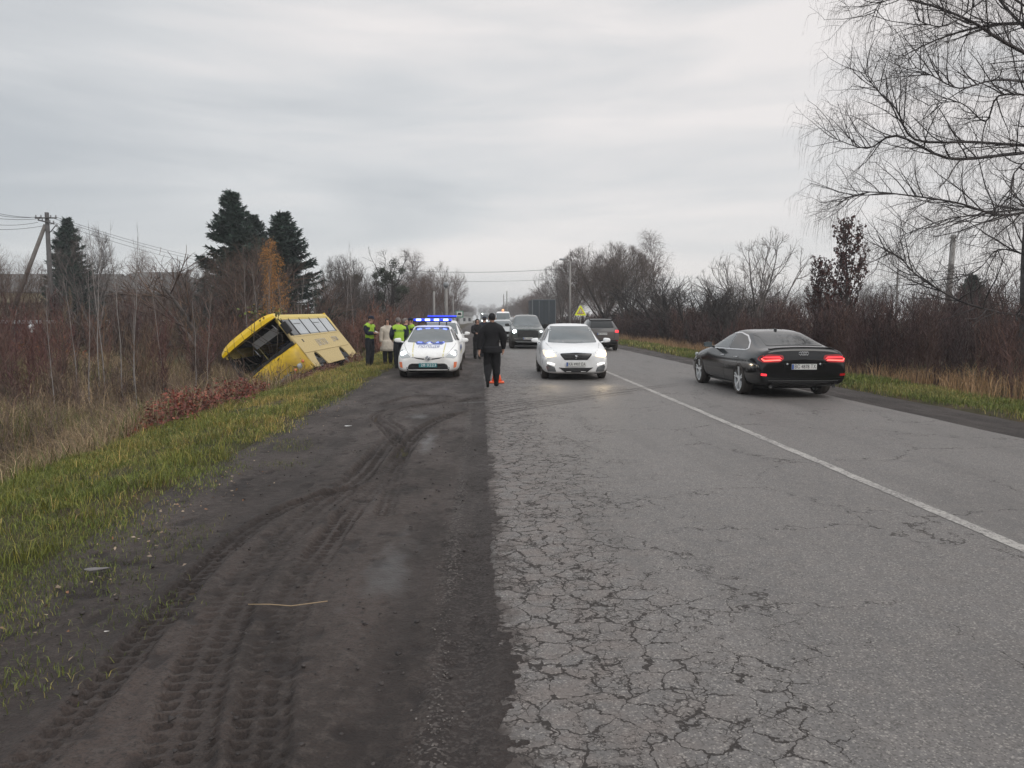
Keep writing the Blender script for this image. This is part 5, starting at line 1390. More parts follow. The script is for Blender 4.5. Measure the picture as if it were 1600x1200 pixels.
# ------- black fastback, seen from behind
def audi():
    st = [(-2.48, .24, .55, .62, .66, .58, .46), (-2.38, .19, .64, .73, .88, .78, .58), (-2.1, .17, .74, .84, .95, .88, .68), (-1.5, .17, .84, .93, .955, .91, .72), (-1.0, .17, .90, .98, .955, .91, .74), (-.86, .17, .91, 1.01, .955, .91, .73),
          (-.35, .17, .93, 1.25, .95, .88, .64), (.10, .17, .94, 1.375, .95, .865, .58), (.45, .17, .945, 1.40, .95, .86, .57), (.95, .17, .95, 1.375, .95, .86, .56), (1.35, .18, .955, 1.29, .955, .87, .58), (1.75, .19, .96, 1.175, .96, .885, .62),
          (2.12, .22, .955, 1.06, .945, .875, .68), (2.34, .25, .945, 1.035, .92, .85, .70), (2.43, .27, .92, 1.035, .90, .84, .70), (2.465, .29, .88, 1.01, .89, .83, .69), (2.475, .30, .84, .93, .88, .82, .68), (2.49, .31, .79, .87, .87, .80, .65), (2.50, .36, .70, .80, .82, .75, .6)]
    rear = at(1252, 622, 15.35)
    ry = 15.35
    root, body, bv = car('black_car', st, black_paint, (-1.53, 1.40, 1.70), 'black fastback car with red tail lights driving away in the right lane', (rear.x, ry+2.49, .0), PI+R(.5), .345, tw=.255, style='twin', archr=1.07)
    side_panels('window_trim', [(-.80, .935), (-.40, 1.19), (.05, 1.315), (.50, 1.335), (1.0, 1.275), (1.38, 1.15), (1.64, 1.015), (1.62, .985), (1.45, .965), (.4, .945)], bv, steel, root, off=.004, rnd=.03)
    side_panels('side_window', [(-.74, .955), (-.38, 1.175), (.05, 1.295), (.30, 1.31), (.36, .965)], bv, glass, root, off=.009, rnd=.02)
    side_panels('side_window', [(.40, .965), (.34, 1.31), (.55, 1.31), (1.0, 1.25), (1.36, 1.125), (1.56, 1.01), (1.44, .985)], bv, glass_dark, root, off=.009, rnd=.04)
    panel('rear_window', [(-.57, 1.10), (-.53, 1.45), (-.60, 2.02), (-.52, 2.09), (.52, 2.09), (.60, 2.02), (.53, 1.45), (.57, 1.10), (0, 1.02)], 'top', bv, glass_dark, root, rnd=.06, off=.006)
    panel('windshield', [(-.70, .985), (-.56, 1.33), (.56, 1.33), (.70, .985)], 'front', bv, glass, root, rnd=.03)
    panel('boot_lip', [(-.68, 2.34), (.68, 2.34), (.66, 2.42), (-.66, 2.42)], 'top', bv, black_gloss, root, off=.022)
    for s in (-1, 1):
        t = panel('tail_light', [(s*.40, .83), (s*.44, .90), (s*.70, .915), (s*.86, .88), (s*.90, .80), (s*.84, .745), (s*.50, .755)], 'rear', bv, lens_red, root, off=.008, rnd=.03)
        panel('light_strip', [(s*.47, .79), (s*.82, .775), (s*.86, .82), (s*.84, .835), (s*.81, .80), (s*.50, .815)], 'rear', bv, glow_red_hot, t, off=.014)
        panel('light_blade', [(s*.44, .815), (s*.50, .87), (s*.80, .865), (s*.84, .84), (s*.50, .835)], 'rear', bv, glow_red, t, off=.012)
        panel('reflector', [(s*.76, .475), (s*.87, .485), (s*.87, .53), (s*.76, .52)], 'rear', bv, glow_red if s > 0 else lens_red, root, off=.01, rnd=.01)  # reflectors are no lamps; emission paints their glow, stronger on the left
        bm = bmesh.new(); q = on_surf(bv, s*.66, .30, 'rear'); add_lathe(bm, [(.030, 0), (.034, .03), (.028, .032), (.024, .0)], 20, 'Y', M=Matrix.Translation(q+Vector((0, -.02, -.045)))); link('exhaust_pipe', bm_mesh('exhaust_pipe', bm, True), dark_alloy, root)
        q = project(bv, (-1.95, .72), 'left' if s > 0 else 'right', .006)[0]; lamp_ball(root, q.x, q.y, q.z, .05, lens_clear, 'headlight')
    seam(bv, root, [(-.80, .725), (.80, .725)], 'rear', .012); seam(bv, root, [(-.68, .93), (-.40, .74), (-.38, .60), (.38, .60), (.40, .74), (.68, .93)], 'rear', .009)
    seam(bv, root, [(-.85, .45), (-.6, .43), (.6, .43), (.85, .45)], 'rear', .012)
    panel('diffuser', [(-.70, .26), (.70, .26), (.62, .36), (-.62, .36)], 'rear', bv, black_plastic, root, off=.008, rnd=.02)
    panel('bumper_trim', [(-.72, .375), (.72, .375), (.72, .385), (-.72, .385)], 'rear', bv, dark_alloy, root, off=.012, step=.15)
    # four linked rings badge seen as a bright bar
    q = on_surf(bv, 0, .93, 'rear', .012); bm = bmesh.new()
    for k in range(4):
        c = q+Vector((-.069+.046*k, .0, 0)); n = 20
        for j in range(n):
            a0, a1 = 2*PI*j/n, 2*PI*(j+1)/n
            add_tube(bm, [c+Vector((math.cos(a0)*.031, 0, math.sin(a0)*.031)), c+Vector((math.cos(a1)*.031, 0, math.sin(a1)*.031))], .0045, 5, cap=False)
    link('emblem', bm_mesh('emblem', bm, True), steel, root)
    pp = on_surf(bv, 0, .665, 'rear'); plate(root, (0, pp.y+.03, .665), 0, .52, .112, 'ВС 4878 ТХ', plate_white, ink, rear=True)
    for s in (-1, 1):
        q = on_surf(bv, s*.34, .72, 'rear', .01); lamp_ball(root, q.x, q.y, q.z, .02, lens_clear, 'plate_lamp')
    mirror(root, .97, -.50, 1.02, black_paint)
    for s in ('left', 'right'):
        seam(bv, root, [(-.95, .90), (-.98, .5), (-.85, .24)], s); seam(bv, root, [(.37, .93), (.38, .24)], s); seam(bv, root, [(-.85, .24), (1.0, .24)], s); seam(bv, root, [(1.35, .95), (1.25, .70), (1.0, .45)], s)
        for yy in (.20, 1.12):
            h = project(bv, (yy, .80), s, .014); tube_obj('door_handle', [h[0]+Vector((0, -.10, 0)), h[0]+Vector((0, .10, .003))], .011, steel, root, 6)
        tube_obj('sill_trim', [project(bv, (a, .215), s, .012)[0] for a in (-1.05, -.5, 0, .5, .95)], .012, dark_alloy, root, 6)
    h = on_surf(bv, 0, 1.0, 'top', 0); bm = bmesh.new(); add_box(bm, -.02, .02, .92, 1.02, h.z-.01, h.z+.05, bev=.012); link('roof_antenna', bm_mesh('roof_antenna', bm), black_gloss, root)
audi()

# ------- graphite SUV driving away
def suv_grey():
    st = [(-2.18, .36, .70, .82, .64, .58, .46), (-2.08, .26, .84, .95, .84, .76, .58), (-1.75, .25, .95, 1.04, .90, .85, .66), (-1.1, .25, 1.02, 1.10, .91, .87, .70), (-.85, .25, 1.04, 1.14, .91, .87, .70), (-.35, .25, 1.06, 1.45, .91, .85, .63),
          (.05, .25, 1.07, 1.60, .91, .84, .60), (.5, .25, 1.08, 1.625, .91, .84, .60), (1.3, .25, 1.10, 1.60, .91, .84, .59), (1.75, .26, 1.12, 1.54, .90, .83, .59), (1.98, .28, 1.10, 1.30, .88, .82, .60), (2.10, .32, 1.02, 1.12, .86, .80, .62), (2.18, .40, .80, .88, .78, .72, .6)]
    g = at(941, 548, 38.8)
    root, body, bv = car('grey_suv', st, grey_paint, (-1.30, 1.33, 1.56), 'muddy graphite SUV with roof rails and one lit tail light driving away', (g.x, 38.8+1.9, 0), PI-R(1.5), .355, tw=.22, cat='SUV', rimm=dark_alloy)
    panel('rear_window', [(-.60, 1.16), (-.52, 1.47), (.52, 1.47), (.60, 1.16)], 'rear', bv, glass_dark, root, rnd=.05)
    panel('spoiler', [(-.56, 1.50), (.56, 1.50), (.54, 1.56), (-.54, 1.56)], 'rear', bv, black_gloss, root, off=.05)
    for s in (-1, 1):
        t = panel('tail_light', [(s*.62, .92), (s*.66, 1.06), (s*.84, 1.05), (s*.86, .90)], 'rear', bv, lens_red, root, off=.01, rnd=.02)
        if s < 0: panel('light_strip', [(s*.65, .93), (s*.68, 1.045), (s*.83, 1.04), (s*.84, .92)], 'rear', bv, glow_red, t, off=.02, rnd=.02)
        tube_obj('roof_rail', [(s*.58, -.1, 1.60), (s*.59, .0, 1.66), (s*.59, .8, 1.68), (s*.58, 1.5, 1.64), (s*.575, 1.62, 1.57)], .022, black_plastic, root, 6)
        panel('reflector', [(s*.66, .50), (s*.80, .51), (s*.80, .54), (s*.66, .53)], 'rear', bv, lens_red, root, off=.01)
    panel('trim_bar', [(-.60, .97), (.60, .97), (.60, .99), (-.60, .99)], 'rear', bv, dark_alloy, root, off=.012)
    panel('lower_bumper', [(-.78, .34), (.78, .34), (.74, .56), (-.74, .56)], 'rear', bv, black_plastic, root, off=.01, rnd=.03)
    seam(bv, root, [(-.66, 1.1), (-.62, .62), (.62, .62), (.66, 1.1)], 'rear', .01)
    pp = on_surf(bv, 0, .84, 'rear'); plate(root, (0, pp.y+.03, .86), 0, .50, .11, 'ВС 0512 ОР', plate_white, ink, rear=True)
    mirror(root, .94, -.50, 1.14, grey_paint)
    side_panels('side_window', [(-.62, 1.14), (-.2, 1.47), (.3, 1.52), (.35, 1.13)], bv, glass_dark, root, rnd=.03)
    side_panels('side_window', [(.42, 1.13), (.38, 1.52), (1.2, 1.51), (1.65, 1.42), (1.7, 1.2), (1.5, 1.15)], bv, glass_dark, root, rnd=.03)
suv_grey()

# ------- more cars queueing behind, and the second patrol car
def queue_car(name, px, Y, paint, label, cat='car', H=1.55, lights=glow_cool, on=True, group=None):
    k = H/1.55
    st = [(-2.2, .28, .66, .76, .60, .54, .44), (-2.1, .22, .78, .88, .82, .74, .56), (-1.8, .2, .88, .98, .89, .84, .64), (-1.2, .2, .96, 1.05, .90, .86, .68), (-.95, .2, .98, 1.08, .90, .86, .68), (-.45, .2, 1.0, 1.38*k, .90, .84, .62),
          (.0, .2, 1.02, 1.52*k, .90, .83, .59), (.6, .2, 1.03, 1.55*k, .90, .83, .58), (1.5, .2, 1.05, 1.5*k, .90, .82, .58), (1.95, .24, 1.06, 1.25*k, .88, .80, .58), (2.15, .3, 1.0, 1.1, .84, .78, .6), (2.22, .4, .8, .88, .7, .65, .5)]
    g = at(px, 530, Y); root, body, bv = car(name, st, paint, (-1.3, 1.33, 1.54), label, (g.x, Y+2, 0 if g.x > 0 else -.04), 0, .34, group, cat)
    panel('windshield', [(-.68, 1.07), (-.56, 1.44*k), (.56, 1.44*k), (.68, 1.07)], 'front', bv, glass, root, rnd=.04)
    side_panels('side_window', [(-.72, 1.08), (-.25, 1.40*k), (.3, 1.46*k), (.35, 1.07)], bv, glass_dark, root, rnd=.03)
    side_panels('side_window', [(.42, 1.07), (.38, 1.46*k), (1.3, 1.43*k), (1.65, 1.12)], bv, glass_dark, root, rnd=.03)
    panel('grille', [(-.36, .56), (.36, .56), (.42, .76), (-.42, .76)], 'front', bv, black_gloss, root, off=.01, rnd=.03)
    panel('lower_grille', [(-.5, .26), (.5, .26), (.46, .42), (-.46, .42)], 'front', bv, black_plastic, root, off=.01, rnd=.03)
    for s in (-1, 1):
        h = panel('headlight', [(s*.50, .66), (s*.74, .66), (s*.82, .78), (s*.74, .84), (s*.52, .78)], 'front', bv, lens_clear, root, off=.012, rnd=.03)
        p = on_surf(bv, s*.66, .75, 'front', .01); lamp_ball(h, p.x, p.y, p.z, .06, lights if on else lens_grey)
    mirror(root, .93, -.55, 1.10, paint)
    return root, bv
queue_car('silver_car', 786, 52, silver_paint, 'silver car half hidden behind the walking man in black', H=1.55, on=False)
r_, _ = queue_car('white_van', 787, 66, white_paint, 'white van with an orange roof beacon behind the silver car', 'van', H=2.25, on=False)
bm = bmesh.new(); add_lathe(bm, [(.10, 0), (.10, .14), (.06, .17), (0, .17)], 12, 'Z', M=Matrix.Translation((0, .2, 2.27))); link('roof_beacon', bm_mesh('roof_beacon', bm, True), mat('beacon_orange', (.8, .3, .12), .3, emit=1.5, ecol=(1, .4, .2)), r_)
queue_car('dark_car', 803, 58, green_paint, 'dark car mostly hidden between silver car and green SUV', H=1.6, on=False)
queue_car('distant_car', 768, 150, silver_paint, 'distant silver car with headlights far down the road', H=1.55, lights=glow_cool)
r2, bv2 = queue_car('patrol_suv', 686, 28.5, police_white, 'white patrol SUV with blue lights parked right behind the police hatchback', 'police car', H=1.62, on=False)
lb = empty('light_bar', (0, .4, 1.66), parent=r2)
bm = bmesh.new(); add_box(bm, -.56, .56, -.13, .13, .03, .07, bev=.01); link('bar_base', bm_mesh('bar_base', bm), black_plastic, lb)
bm = bmesh.new(); add_box(bm, -.58, .58, -.14, .14, .072, .14, bev=.03); link('bar_lens', bm_mesh('bar_lens', bm, True), blue_lens, lb)
panel('blue_stripe', [(-.5, .90), (.5, .90), (.5, .98), (-.5, .98)], 'front', bv2, police_blue, r2, off=.004)
# far white bus
def far_bus():
    p = at(757, 505, 230); e = empty('distant_bus', (p.x, 230, 0), 0, 'distant pale bus with a bright light at the end of the road', 'bus')
    bm = bmesh.new(); add_box(bm, -1.25, 1.25, 0, 11, .4, 3.1, bev=.12); link('body', bm_mesh('body', bm), silver_paint, e)
    box_obj('windshield', (-1.1, 1.1, -.03, 0, 1.4, 2.7), glass, e, bev=.01); lamp_ball(e, .7, -.05, .9, .12, glow_cool, 'headlight'); lamp_ball(e, -.7, -.05, .9, .12, glow_cool, 'headlight'); lamp_ball(e, -.6, -.05, 2.95, .12, glow_cool, 'roof_lamp')
    for sx in (-1, 1):
        for yy in (2.2, 8.2): wheel(e, sx*1.1, yy, .48, .28, sx)
far_bus()

# ------- dark box truck in the right lane
def truck():
    Y = 78; a = at(832, 500, Y); b = at(868, 500, Y); xc = (a.x+b.x)/2; hw = (b.x-a.x)/2; top = at(850, 468, Y).z
    e = empty('box_truck', (xc, Y, 0), 0, 'box truck with dark grey tarpaulin body driving away in the right lane', 'truck')
    grey = mat('tarpaulin', (.040, .050, .060), .55, var=.12, vscale=2, bump=.3, bscale=2.5)
    lite = mat('truck_edge', (.16, .17, .18), .5)
    bm = bmesh.new(); add_box(bm, -hw, hw, 0, 6.6, 1.0, top, bev=.03); link('cargo_box', bm_mesh('cargo_box', bm), grey, e)
    for sx in (-1, 1): box_obj('corner_post', (sx*hw-.04, sx*hw+.04, -.03, .05, 1.0, top), lite, e)
    box_obj('roof_edge', (-hw, hw, -.035, .04, top-.06, top+.02), lite, e); box_obj('door_gap', (-.012, .012, -.012, .0, 1.05, top-.08), well_black, e)
    for sx in (-.5, .5): tube_obj('lock_rod', [(sx, -.03, 1.05), (sx, -.03, top-.1)], .02, lite, e, 6)
    box_obj('chassis', (-.45, .45, .1, 8.2, .55, .95), well_black, e); box_obj('bumper_bar', (-1.1, 1.1, -.05, .06, .5, .64), black_plastic, e)
    for sx in (-1, 1): box_obj('tail_light', (sx*.95-.16, sx*.95+.16, -.08, -.05, .66, .78), lens_red, e)
    bm = bmesh.new(); add_box(bm, -1.05, 1.05, 6.8, 8.6, .6, 2.5, bev=.12); link('cab', bm_mesh('cab', bm), grey_paint, e)
    box_obj('mud_flap', (-1.1, -.7, .5, .53, .3, .8), rubber, e); box_obj('mud_flap', (.7, 1.1, .5, .53, .3, .8), rubber, e)
    for yy in (1.4, 7.6):
        for sx in (-1, 1): wheel(e, sx*.92, yy, .44, .28, sx, rimm=dark_alloy)
truck()

# ------- yellow minibus lying tilted in the ditch
bus_yellow = mat('bus_yellow', (.82, .54, .006), .30, coat=.3, var=.08, vscale=2, dirt=(.20, .13, .05, .6), dirt_h=.80)
bus_side = mat('bus_side_dusty', (.72, .55, .10), .45, var=.10, vscale=2, dirt=(.52, .41, .22, .9), dirt_h=1.75)
bus_trim = mat('bus_trim', (.30, .31, .32), .4, metal=.5)
bus_roofm = mat('bus_roof', (.62, .48, .13), .5, var=.1)
inner_dark = mat('bus_interior', (.020, .022, .026), .8)
inner_grey = mat('bus_lining', (.10, .105, .11), .7)
seat_cloth = mat('seat_cloth', (.03, .04, .07), .9)
pale_glass = mat('bus_glass', (.36, .39, .41), .12, ior=1.6, var=.12, vscale=2)
def bus():
    W, H, Lb = 1.15, 2.40, 7.3
    e = bpy.data.objects.new('yellow_bus', None); C.objects.link(e)
    tag(e, 'yellow minibus tilted on its side in the ditch with its windshield missing', 'bus')
    e.empty_display_size = .2
    a = R(37.5); Ry = Matrix.Rotation(-a, 4, 'Y'); Rz = Matrix.Rotation(-R(3.2), 4, 'Z'); Rx = Matrix.Rotation(R(.6), 4, 'X')
    e.matrix_world = Matrix.Translation((-6.12, 28.5, -.15)) @ Rz @ Rx @ Ry @ Matrix.Diagonal((1.06, 1.03, 1.06, 1)) @ Matrix.Translation((-W, 0, 0))
    def P(name, dims, m, par=None, bev=0.0, M=None): return box_obj(name, dims, m, par or e, bev, M)
    # floor, roof with rounded edges, far wall
    P('floor', (-W+.03, W-.03, .05, Lb-.05, .10, .32), inner_dark)
    bm = bmesh.new(); prof = []
    rr_ = .24
    pr = [(-W, H-.32), (-W+.02, H-.15), (-W+.09, H-.05), (-W+.24, H+.02), (-.5, H+.06), (0, H+.07), (.5, H+.06), (W-.24, H+.02), (W-.09, H-.05), (W-.02, H-.15), (W, H-.32)]
    pin = [(x*.965, z-.045) for x, z in pr]
    def loft(bm, y0, y1, outer, inner):
        vo0 = [bm.verts.new((x, y0, z)) for x, z in outer]; vo1 = [bm.verts.new((x, y1, z)) for x, z in outer]
        vi0 = [bm.verts.new((x, y0, z)) for x, z in inner]; vi1 = [bm.verts.new((x, y1, z)) for x, z in inner]
        for i in range(len(outer)-1):
            bm.faces.new((vo0[i], vo0[i+1], vo1[i+1], vo1[i])); bm.faces.new((vi0[i+1], vi0[i], vi1[i], vi1[i+1]))
            bm.faces.new((vo0[i+1], vo0[i], vi0[i], vi0[i+1])); bm.faces.new((vo1[i], vo1[i+1], vi1[i+1], vi1[i]))
        bm.faces.new((vo0[0], vo1[0], vi1[0], vi0[0])); bm.faces.new((vo1[-1], vo0[-1], vi0[-1], vi1[-1]))
    loft(bm, .10, Lb, pr, pin); link('roof', bm_mesh('roof', bm), bus_roofm, e)
    # front visor over the windscreen opening: bulging yellow band
    bm = bmesh.new(); n = 14; top = []; bot = []; tb = []; bb = []
    for i in range(n+1):
        x = -W-.01+(2*W+.02)*i/n; q = 1-(x/W)**2*.75; zt1 = H+.07-.13*abs(x/W)**5
        top.append(bm.verts.new((x, .12-.16*q, zt1))); bot.append(bm.verts.new((x, -.02-.20*q, H-.22-.02*abs(x/W)**3)))
        tb.append(bm.verts.new((x, .30, zt1-.01))); bb.append(bm.verts.new((x, .16, H-.22)))
    mid = [bm.verts.new(((a_.co+b_.co)/2+Vector((0, -.055, 0)))) for a_, b_ in zip(top, bot)]
    for i in range(n):
        for A, B in ((tb, top), (top, mid), (mid, bot), (bot, bb)): bm.faces.new((A[i], A[i+1], B[i+1], B[i]))
    for k in (0, n): bm.faces.new((tb[k], top[k], mid[k], bot[k], bb[k]))
    v = link('front_visor', bm_mesh('front_visor', bm), bus_yellow, e)
    # side walls: lower panel, window band, cove
    for sx in (1, -1):
        x0, x1 = (W-.04, W) if sx > 0 else (-W, -W+.04)
        mside = bus_side if sx > 0 else mat('bus_far_side_shaded', (.10, .075, .02), .8)  # far side: bus yellow darkened, shade painted into the colour
        # lower panel with wheel openings
        ys_ = np.linspace(.12, Lb, 60); cents = (1.45, 5.35); bm = bmesh.new(); prev = None
        for y in ys_:
            zb = .0
            for c in cents:
                if abs(y-c) < .52: zb = max(zb, math.sqrt(max(0, .52**2-(y-c)**2))*1.0+.06)
            if y > 6.2: zb = max(zb, (y-6.2)*.16)
            cur = [bm.verts.new((x_, y, z_)) for x_, z_ in ((sx*W, zb), (sx*(W+.012), max(zb+.05, .62)), (sx*W, 1.30), (sx*(W-.05), 1.30), (sx*(W-.05), zb))]
            if prev:
                for k in range(5): bm.faces.new((prev[k], prev[(k+1) % 5], cur[(k+1) % 5], cur[k]))
            prev = cur
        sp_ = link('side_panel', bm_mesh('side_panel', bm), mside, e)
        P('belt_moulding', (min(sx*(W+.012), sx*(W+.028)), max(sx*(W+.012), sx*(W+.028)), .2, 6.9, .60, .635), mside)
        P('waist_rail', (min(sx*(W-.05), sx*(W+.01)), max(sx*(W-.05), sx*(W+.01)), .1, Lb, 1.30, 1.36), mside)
        # tapered windows: y positions along the side
        wy = [.50, 1.40, 2.75, 4.15, 5.55, 6.90]
        for i in range(len(wy)-1):
            P('window', (min(sx*(W-.035), sx*(W-.012)), max(sx*(W-.035), sx*(W-.012)), wy[i]+.035, wy[i+1]-.035, 1.33, 2.10), glass_dark if (i == 0 or sx < 0) else pale_glass)  # far-side panes dark: shade of the interior painted into the glass
        for y in wy: P('window_pillar', (min(sx*(W-.05), sx*(W+.002)), max(sx*(W-.05), sx*(W+.002)), y-.04, y+.04, 1.31, 2.12), ink)
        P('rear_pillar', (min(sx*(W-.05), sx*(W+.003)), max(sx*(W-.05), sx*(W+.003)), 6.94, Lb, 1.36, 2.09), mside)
        for y in (wy[1]+.6, wy[3]+.6): P('vent_bar', (min(sx*(W-.01), sx*(W-.002)), max(sx*(W-.01), sx*(W-.002)), y-.42, y+.42, 1.86, 1.88), ink)
    # front corner posts
    for sx in (1, -1):
        bm = bmesh.new(); add_tube(bm, [(sx*(W-.03), .02, 1.05), (sx*(W-.045), .10, 1.6), (sx*(W-.08), .20, H-.28)], [.07, .055, .055], 8); link('corner_post', bm_mesh('corner_post', bm, True), ink if sx < 0 else bus_side, e)
    # front panel: bulging lower face
    bm = bmesh.new(); n = 16; rows = [(.02, .10), (.12, .00), (.45, -.08), (.80, -.06), (1.0, .0), (1.06, .08)]
    G = []
    for z_, yy in rows:
        G.append([bm.verts.new((-W-.0+2*W*i/n, yy-.14*(1-abs(2*i/n-1)**3)+.10*abs(2*i/n-1)**6, z_)) for i in range(n+1)])
    for j in range(len(rows)-1):
        for i in range(n): bm.faces.new((G[j][i], G[j][i+1], G[j+1][i+1], G[j+1][i]))
    for v_ in bm.verts:      # crumpled sheet
        n_ = float(fbm(np.array(v_.co.x*2.6), np.array(v_.co.z*3.1), 12, 3)); v_.co.y += .11*n_; v_.co.z += .05*float(vnoise(np.array(v_.co.x*4), np.array(v_.co.z*3), 5))*(v_.co.z > .9)
    fme = bm_mesh('front_panel', bm, True); fp = link('front_panel', fme, bus_yellow, e)
    md = fp.modifiers.new('s', 'SOLIDIFY'); md.thickness = .02; md.offset = 1; eval_mods(fp)
    def fy(x, z_):
        yy = np.interp(z_, [r_[0] for r_ in rows], [r_[1] for r_ in rows]); return yy-.14*(1-abs(x/W)**3)+.10*abs(x/W)**6
    P('scuttle', (-W+.03, W-.03, -.10, .22, 1.03, 1.17), black_plastic, bev=.03)
    P('dashboard', (-W+.08, W-.08, .18, .62, .80, 1.12), inner_dark, bev=.04)
    bm = bmesh.new()
    for i in range(24):
        a0, a1 = 2*PI*i/24, 2*PI*(i+1)/24; c = Vector((.45, .62, 1.22)); Mx = Matrix.Rotation(R(-35), 3, 'X')
        add_tube(bm, [c+Mx @ Vector((math.cos(a0)*.22, 0, math.sin(a0)*.22)), c+Mx @ Vector((math.cos(a1)*.22, 0, math.sin(a1)*.22))], .016, 6, cap=False)
    add_tube(bm, [(.45, .45, .95), (.45, .62, 1.22)], .03, 6); link('steering_wheel', bm_mesh('steering_wheel', bm, True), ink, e)
    # seam of the front panel and its grey badge strip
    bm = bmesh.new()
    for z_ in (.30,):
        for i in range(12):
            x = -.42+.07*i; add_box(bm, x, x+.072, fy(x, z_)-.035, fy(x, z_)-.022, z_-.05, z_+.05)
    link('grille_strip', bm_mesh('grille_strip', bm), bus_trim, e)
    for z_ in (.52,):
        bm = bmesh.new()
        for i in range(20):
            x = -1.0+.1*i; add_box(bm, x, x+.1, fy(x+.05, z_)-.026, fy(x+.05, z_)-.018, z_-.006, z_+.006)
        link('panel_gap', bm_mesh('panel_gap', bm), ink, e)
    P('front_bumper', (-W+.02, W-.02, -.17, -.02, -.02, .16), bus_yellow, bev=.04)
    for sx in (1, -1):
        for (x, z_, r_, m_) in ((sx*.80, .34, .095, lens_clear), (sx*.99, .40, .055, lens_orange), (sx*.62, .30, .05, lens_orange)):
            y = fy(x, z_)
            bm = bmesh.new(); add_lathe(bm, [(r_*1.25, 0), (r_*1.22, -.03), (r_*1.05, -.035), (r_*1.0, -.02)], 24, 'Y', M=Matrix.Translation((x, y-.015, z_))); hr = link('headlight' if r_ > .08 else 'indicator', bm_mesh('ring', bm, True), bus_trim if r_ > .08 else bus_yellow, e)
            bm = bmesh.new(); add_lathe(bm, [(r_, -.02), (r_*.8, -.045), (r_*.4, -.058), (0, -.062)], 24, 'Y', M=Matrix.Translation((x, y-.015, z_)), cap=False); link('lamp_glass', bm_mesh('lamp_glass', bm, True), m_, hr)
    # interior: seats, rails, hanging sun visor strip, back window light
    for j in range(6):
        for sx in (-.72, .68):
            s_ = empty('seat', (sx, 1.5+j*.85, .32), parent=e)
            box_obj('seat_base', (-.38, .38, -.2, .22, .28, .40), seat_cloth, s_, bev=.04); box_obj('seat_back', (-.38, .38, .18, .28, .36, 1.02), seat_cloth, s_, bev=.04)
    ds = empty('driver_seat', (.48, 1.05, .32), parent=e); box_obj('seat_base', (-.24, .24, -.22, .2, .30, .44), seat_cloth, ds, bev=.04); box_obj('seat_back', (-.24, .24, .16, .27, .42, 1.15), seat_cloth, ds, bev=.04)
    for x in (-.35, .35): tube_obj('handrail', [(x, .9, 2.05), (x, 6.8, 2.05)], .016, bus_trim, e, 6)
    tube_obj('handrail', [(-.35, 1.3, .32), (-.35, 1.3, 2.1)], .018, police_yellow, e, 6)
    P('partition', (-.1, 1.0, 1.38, 1.42, .32, 1.2), inner_dark)
    P('ceiling_lining', (-W+.14, W-.14, .4, Lb-.1, H-.06, H-.03), inner_dark)
    P('rear_wall', (-W+.02, W-.02, Lb-.04, Lb, .1, 1.35), bus_yellow); P('rear_window', (-W+.25, W-.25, Lb-.03, Lb-.005, 1.38, 2.0), glass_dark); P('rear_header', (-W+.02, W-.02, Lb-.05, Lb+.003, 2.0, 2.36), bus_yellow)
    for sx in (-1, 1): P('rear_frame', (min(sx*(W-.26), sx*(W-.02)), max(sx*(W-.26), sx*(W-.02)), Lb-.05, Lb+.002, 1.35, 2.0), bus_yellow)
    # the flap hanging in the opening and glass rubber
    M = Matrix.Translation((.42, .12, 1.86)) @ Matrix.Rotation(R(24), 4, 'X') @ Matrix.Rotation(R(2), 4, 'Y')
    P('hanging_flap', (-.52, .46, -.01, .01, -.17, .10), bus_trim, M=M)
    tube_obj('wiper_arm', [(.90, -.02, 2.02), (.96, -.04, 1.75)], .014, bus_trim, e, 6); tube_obj('wiper_arm', [(-.13, -.02, 1.72), (-.10, -.05, 1.42)], .014, bus_trim, e, 6)
    bm = bmesh.new(); r_ = random.Random(4)
    for k in range(9): add_tube(bm, [(-.9+.2*k, .0, 2.08), (-.9+.2*k+r_.uniform(-.1, .1), -.03, 2.08-r_.uniform(.05, .2))], .006, 5)
    link('torn_rubber', bm_mesh('torn_rubber', bm), rubber, e)
    # torn edges, scratches and dark gashes on the front
    bm = bmesh.new(); r_ = random.Random(9)
    for k in range(16):
        x = r_.uniform(-1.05, .9); z_ = r_.uniform(.12, .98); l_ = r_.uniform(.08, .34); a_ = r_.uniform(-.9, .9); pts_ = []
        for t_ in range(4):
            xx = x+l_*t_/3*math.cos(a_); zz_ = z_+l_*t_/3*math.sin(a_)+r_.uniform(-.02, .02); pts_.append((xx, fy(max(-1.1, min(1.1, xx)), min(1.0, max(.05, zz_)))-.050, zz_))
        add_tube(bm, pts_, [.004, .018, .013, .003], 5)
    link('gash', bm_mesh('gash', bm), ink, e)
    bm = bmesh.new()
    for k in range(7):
        x = -1.0+.3*k+r_.uniform(-.1, .1); add_tube(bm, [(x, -.30, 2.42), (x+r_.uniform(-.2, .2), -.34, 2.15), (x+r_.uniform(-.4, .4), -.30, 1.5), (x+r_.uniform(-.5, .5), -.28, .9)], [.006, .009, .008, .005], 5)
    o_ = link('bramble_stem', bm_mesh('bramble_stem', bm), mat('stem_dark', (.07, .05, .04), .9), None); o_.matrix_world = e.matrix_world; tag(o_, 'dark bare bramble stems hanging across the open front of the bus', 'branch')
    # big exterior mirror hanging by the left post
    mr_ = empty('wing_mirror', (W+.02, .05, 1.75), parent=e)
    tube_obj('mirror_arm', [(-.02, .1, .35), (.05, -.12, .30), (.10, -.18, .05)], .018, ink, mr_, 6)
    bm = bmesh.new(); add_box(bm, -.02, .22, -.24, -.12, -.32, .10, bev=.04); link('mirror_housing', bm_mesh('mirror_housing', bm), black_plastic, mr_)
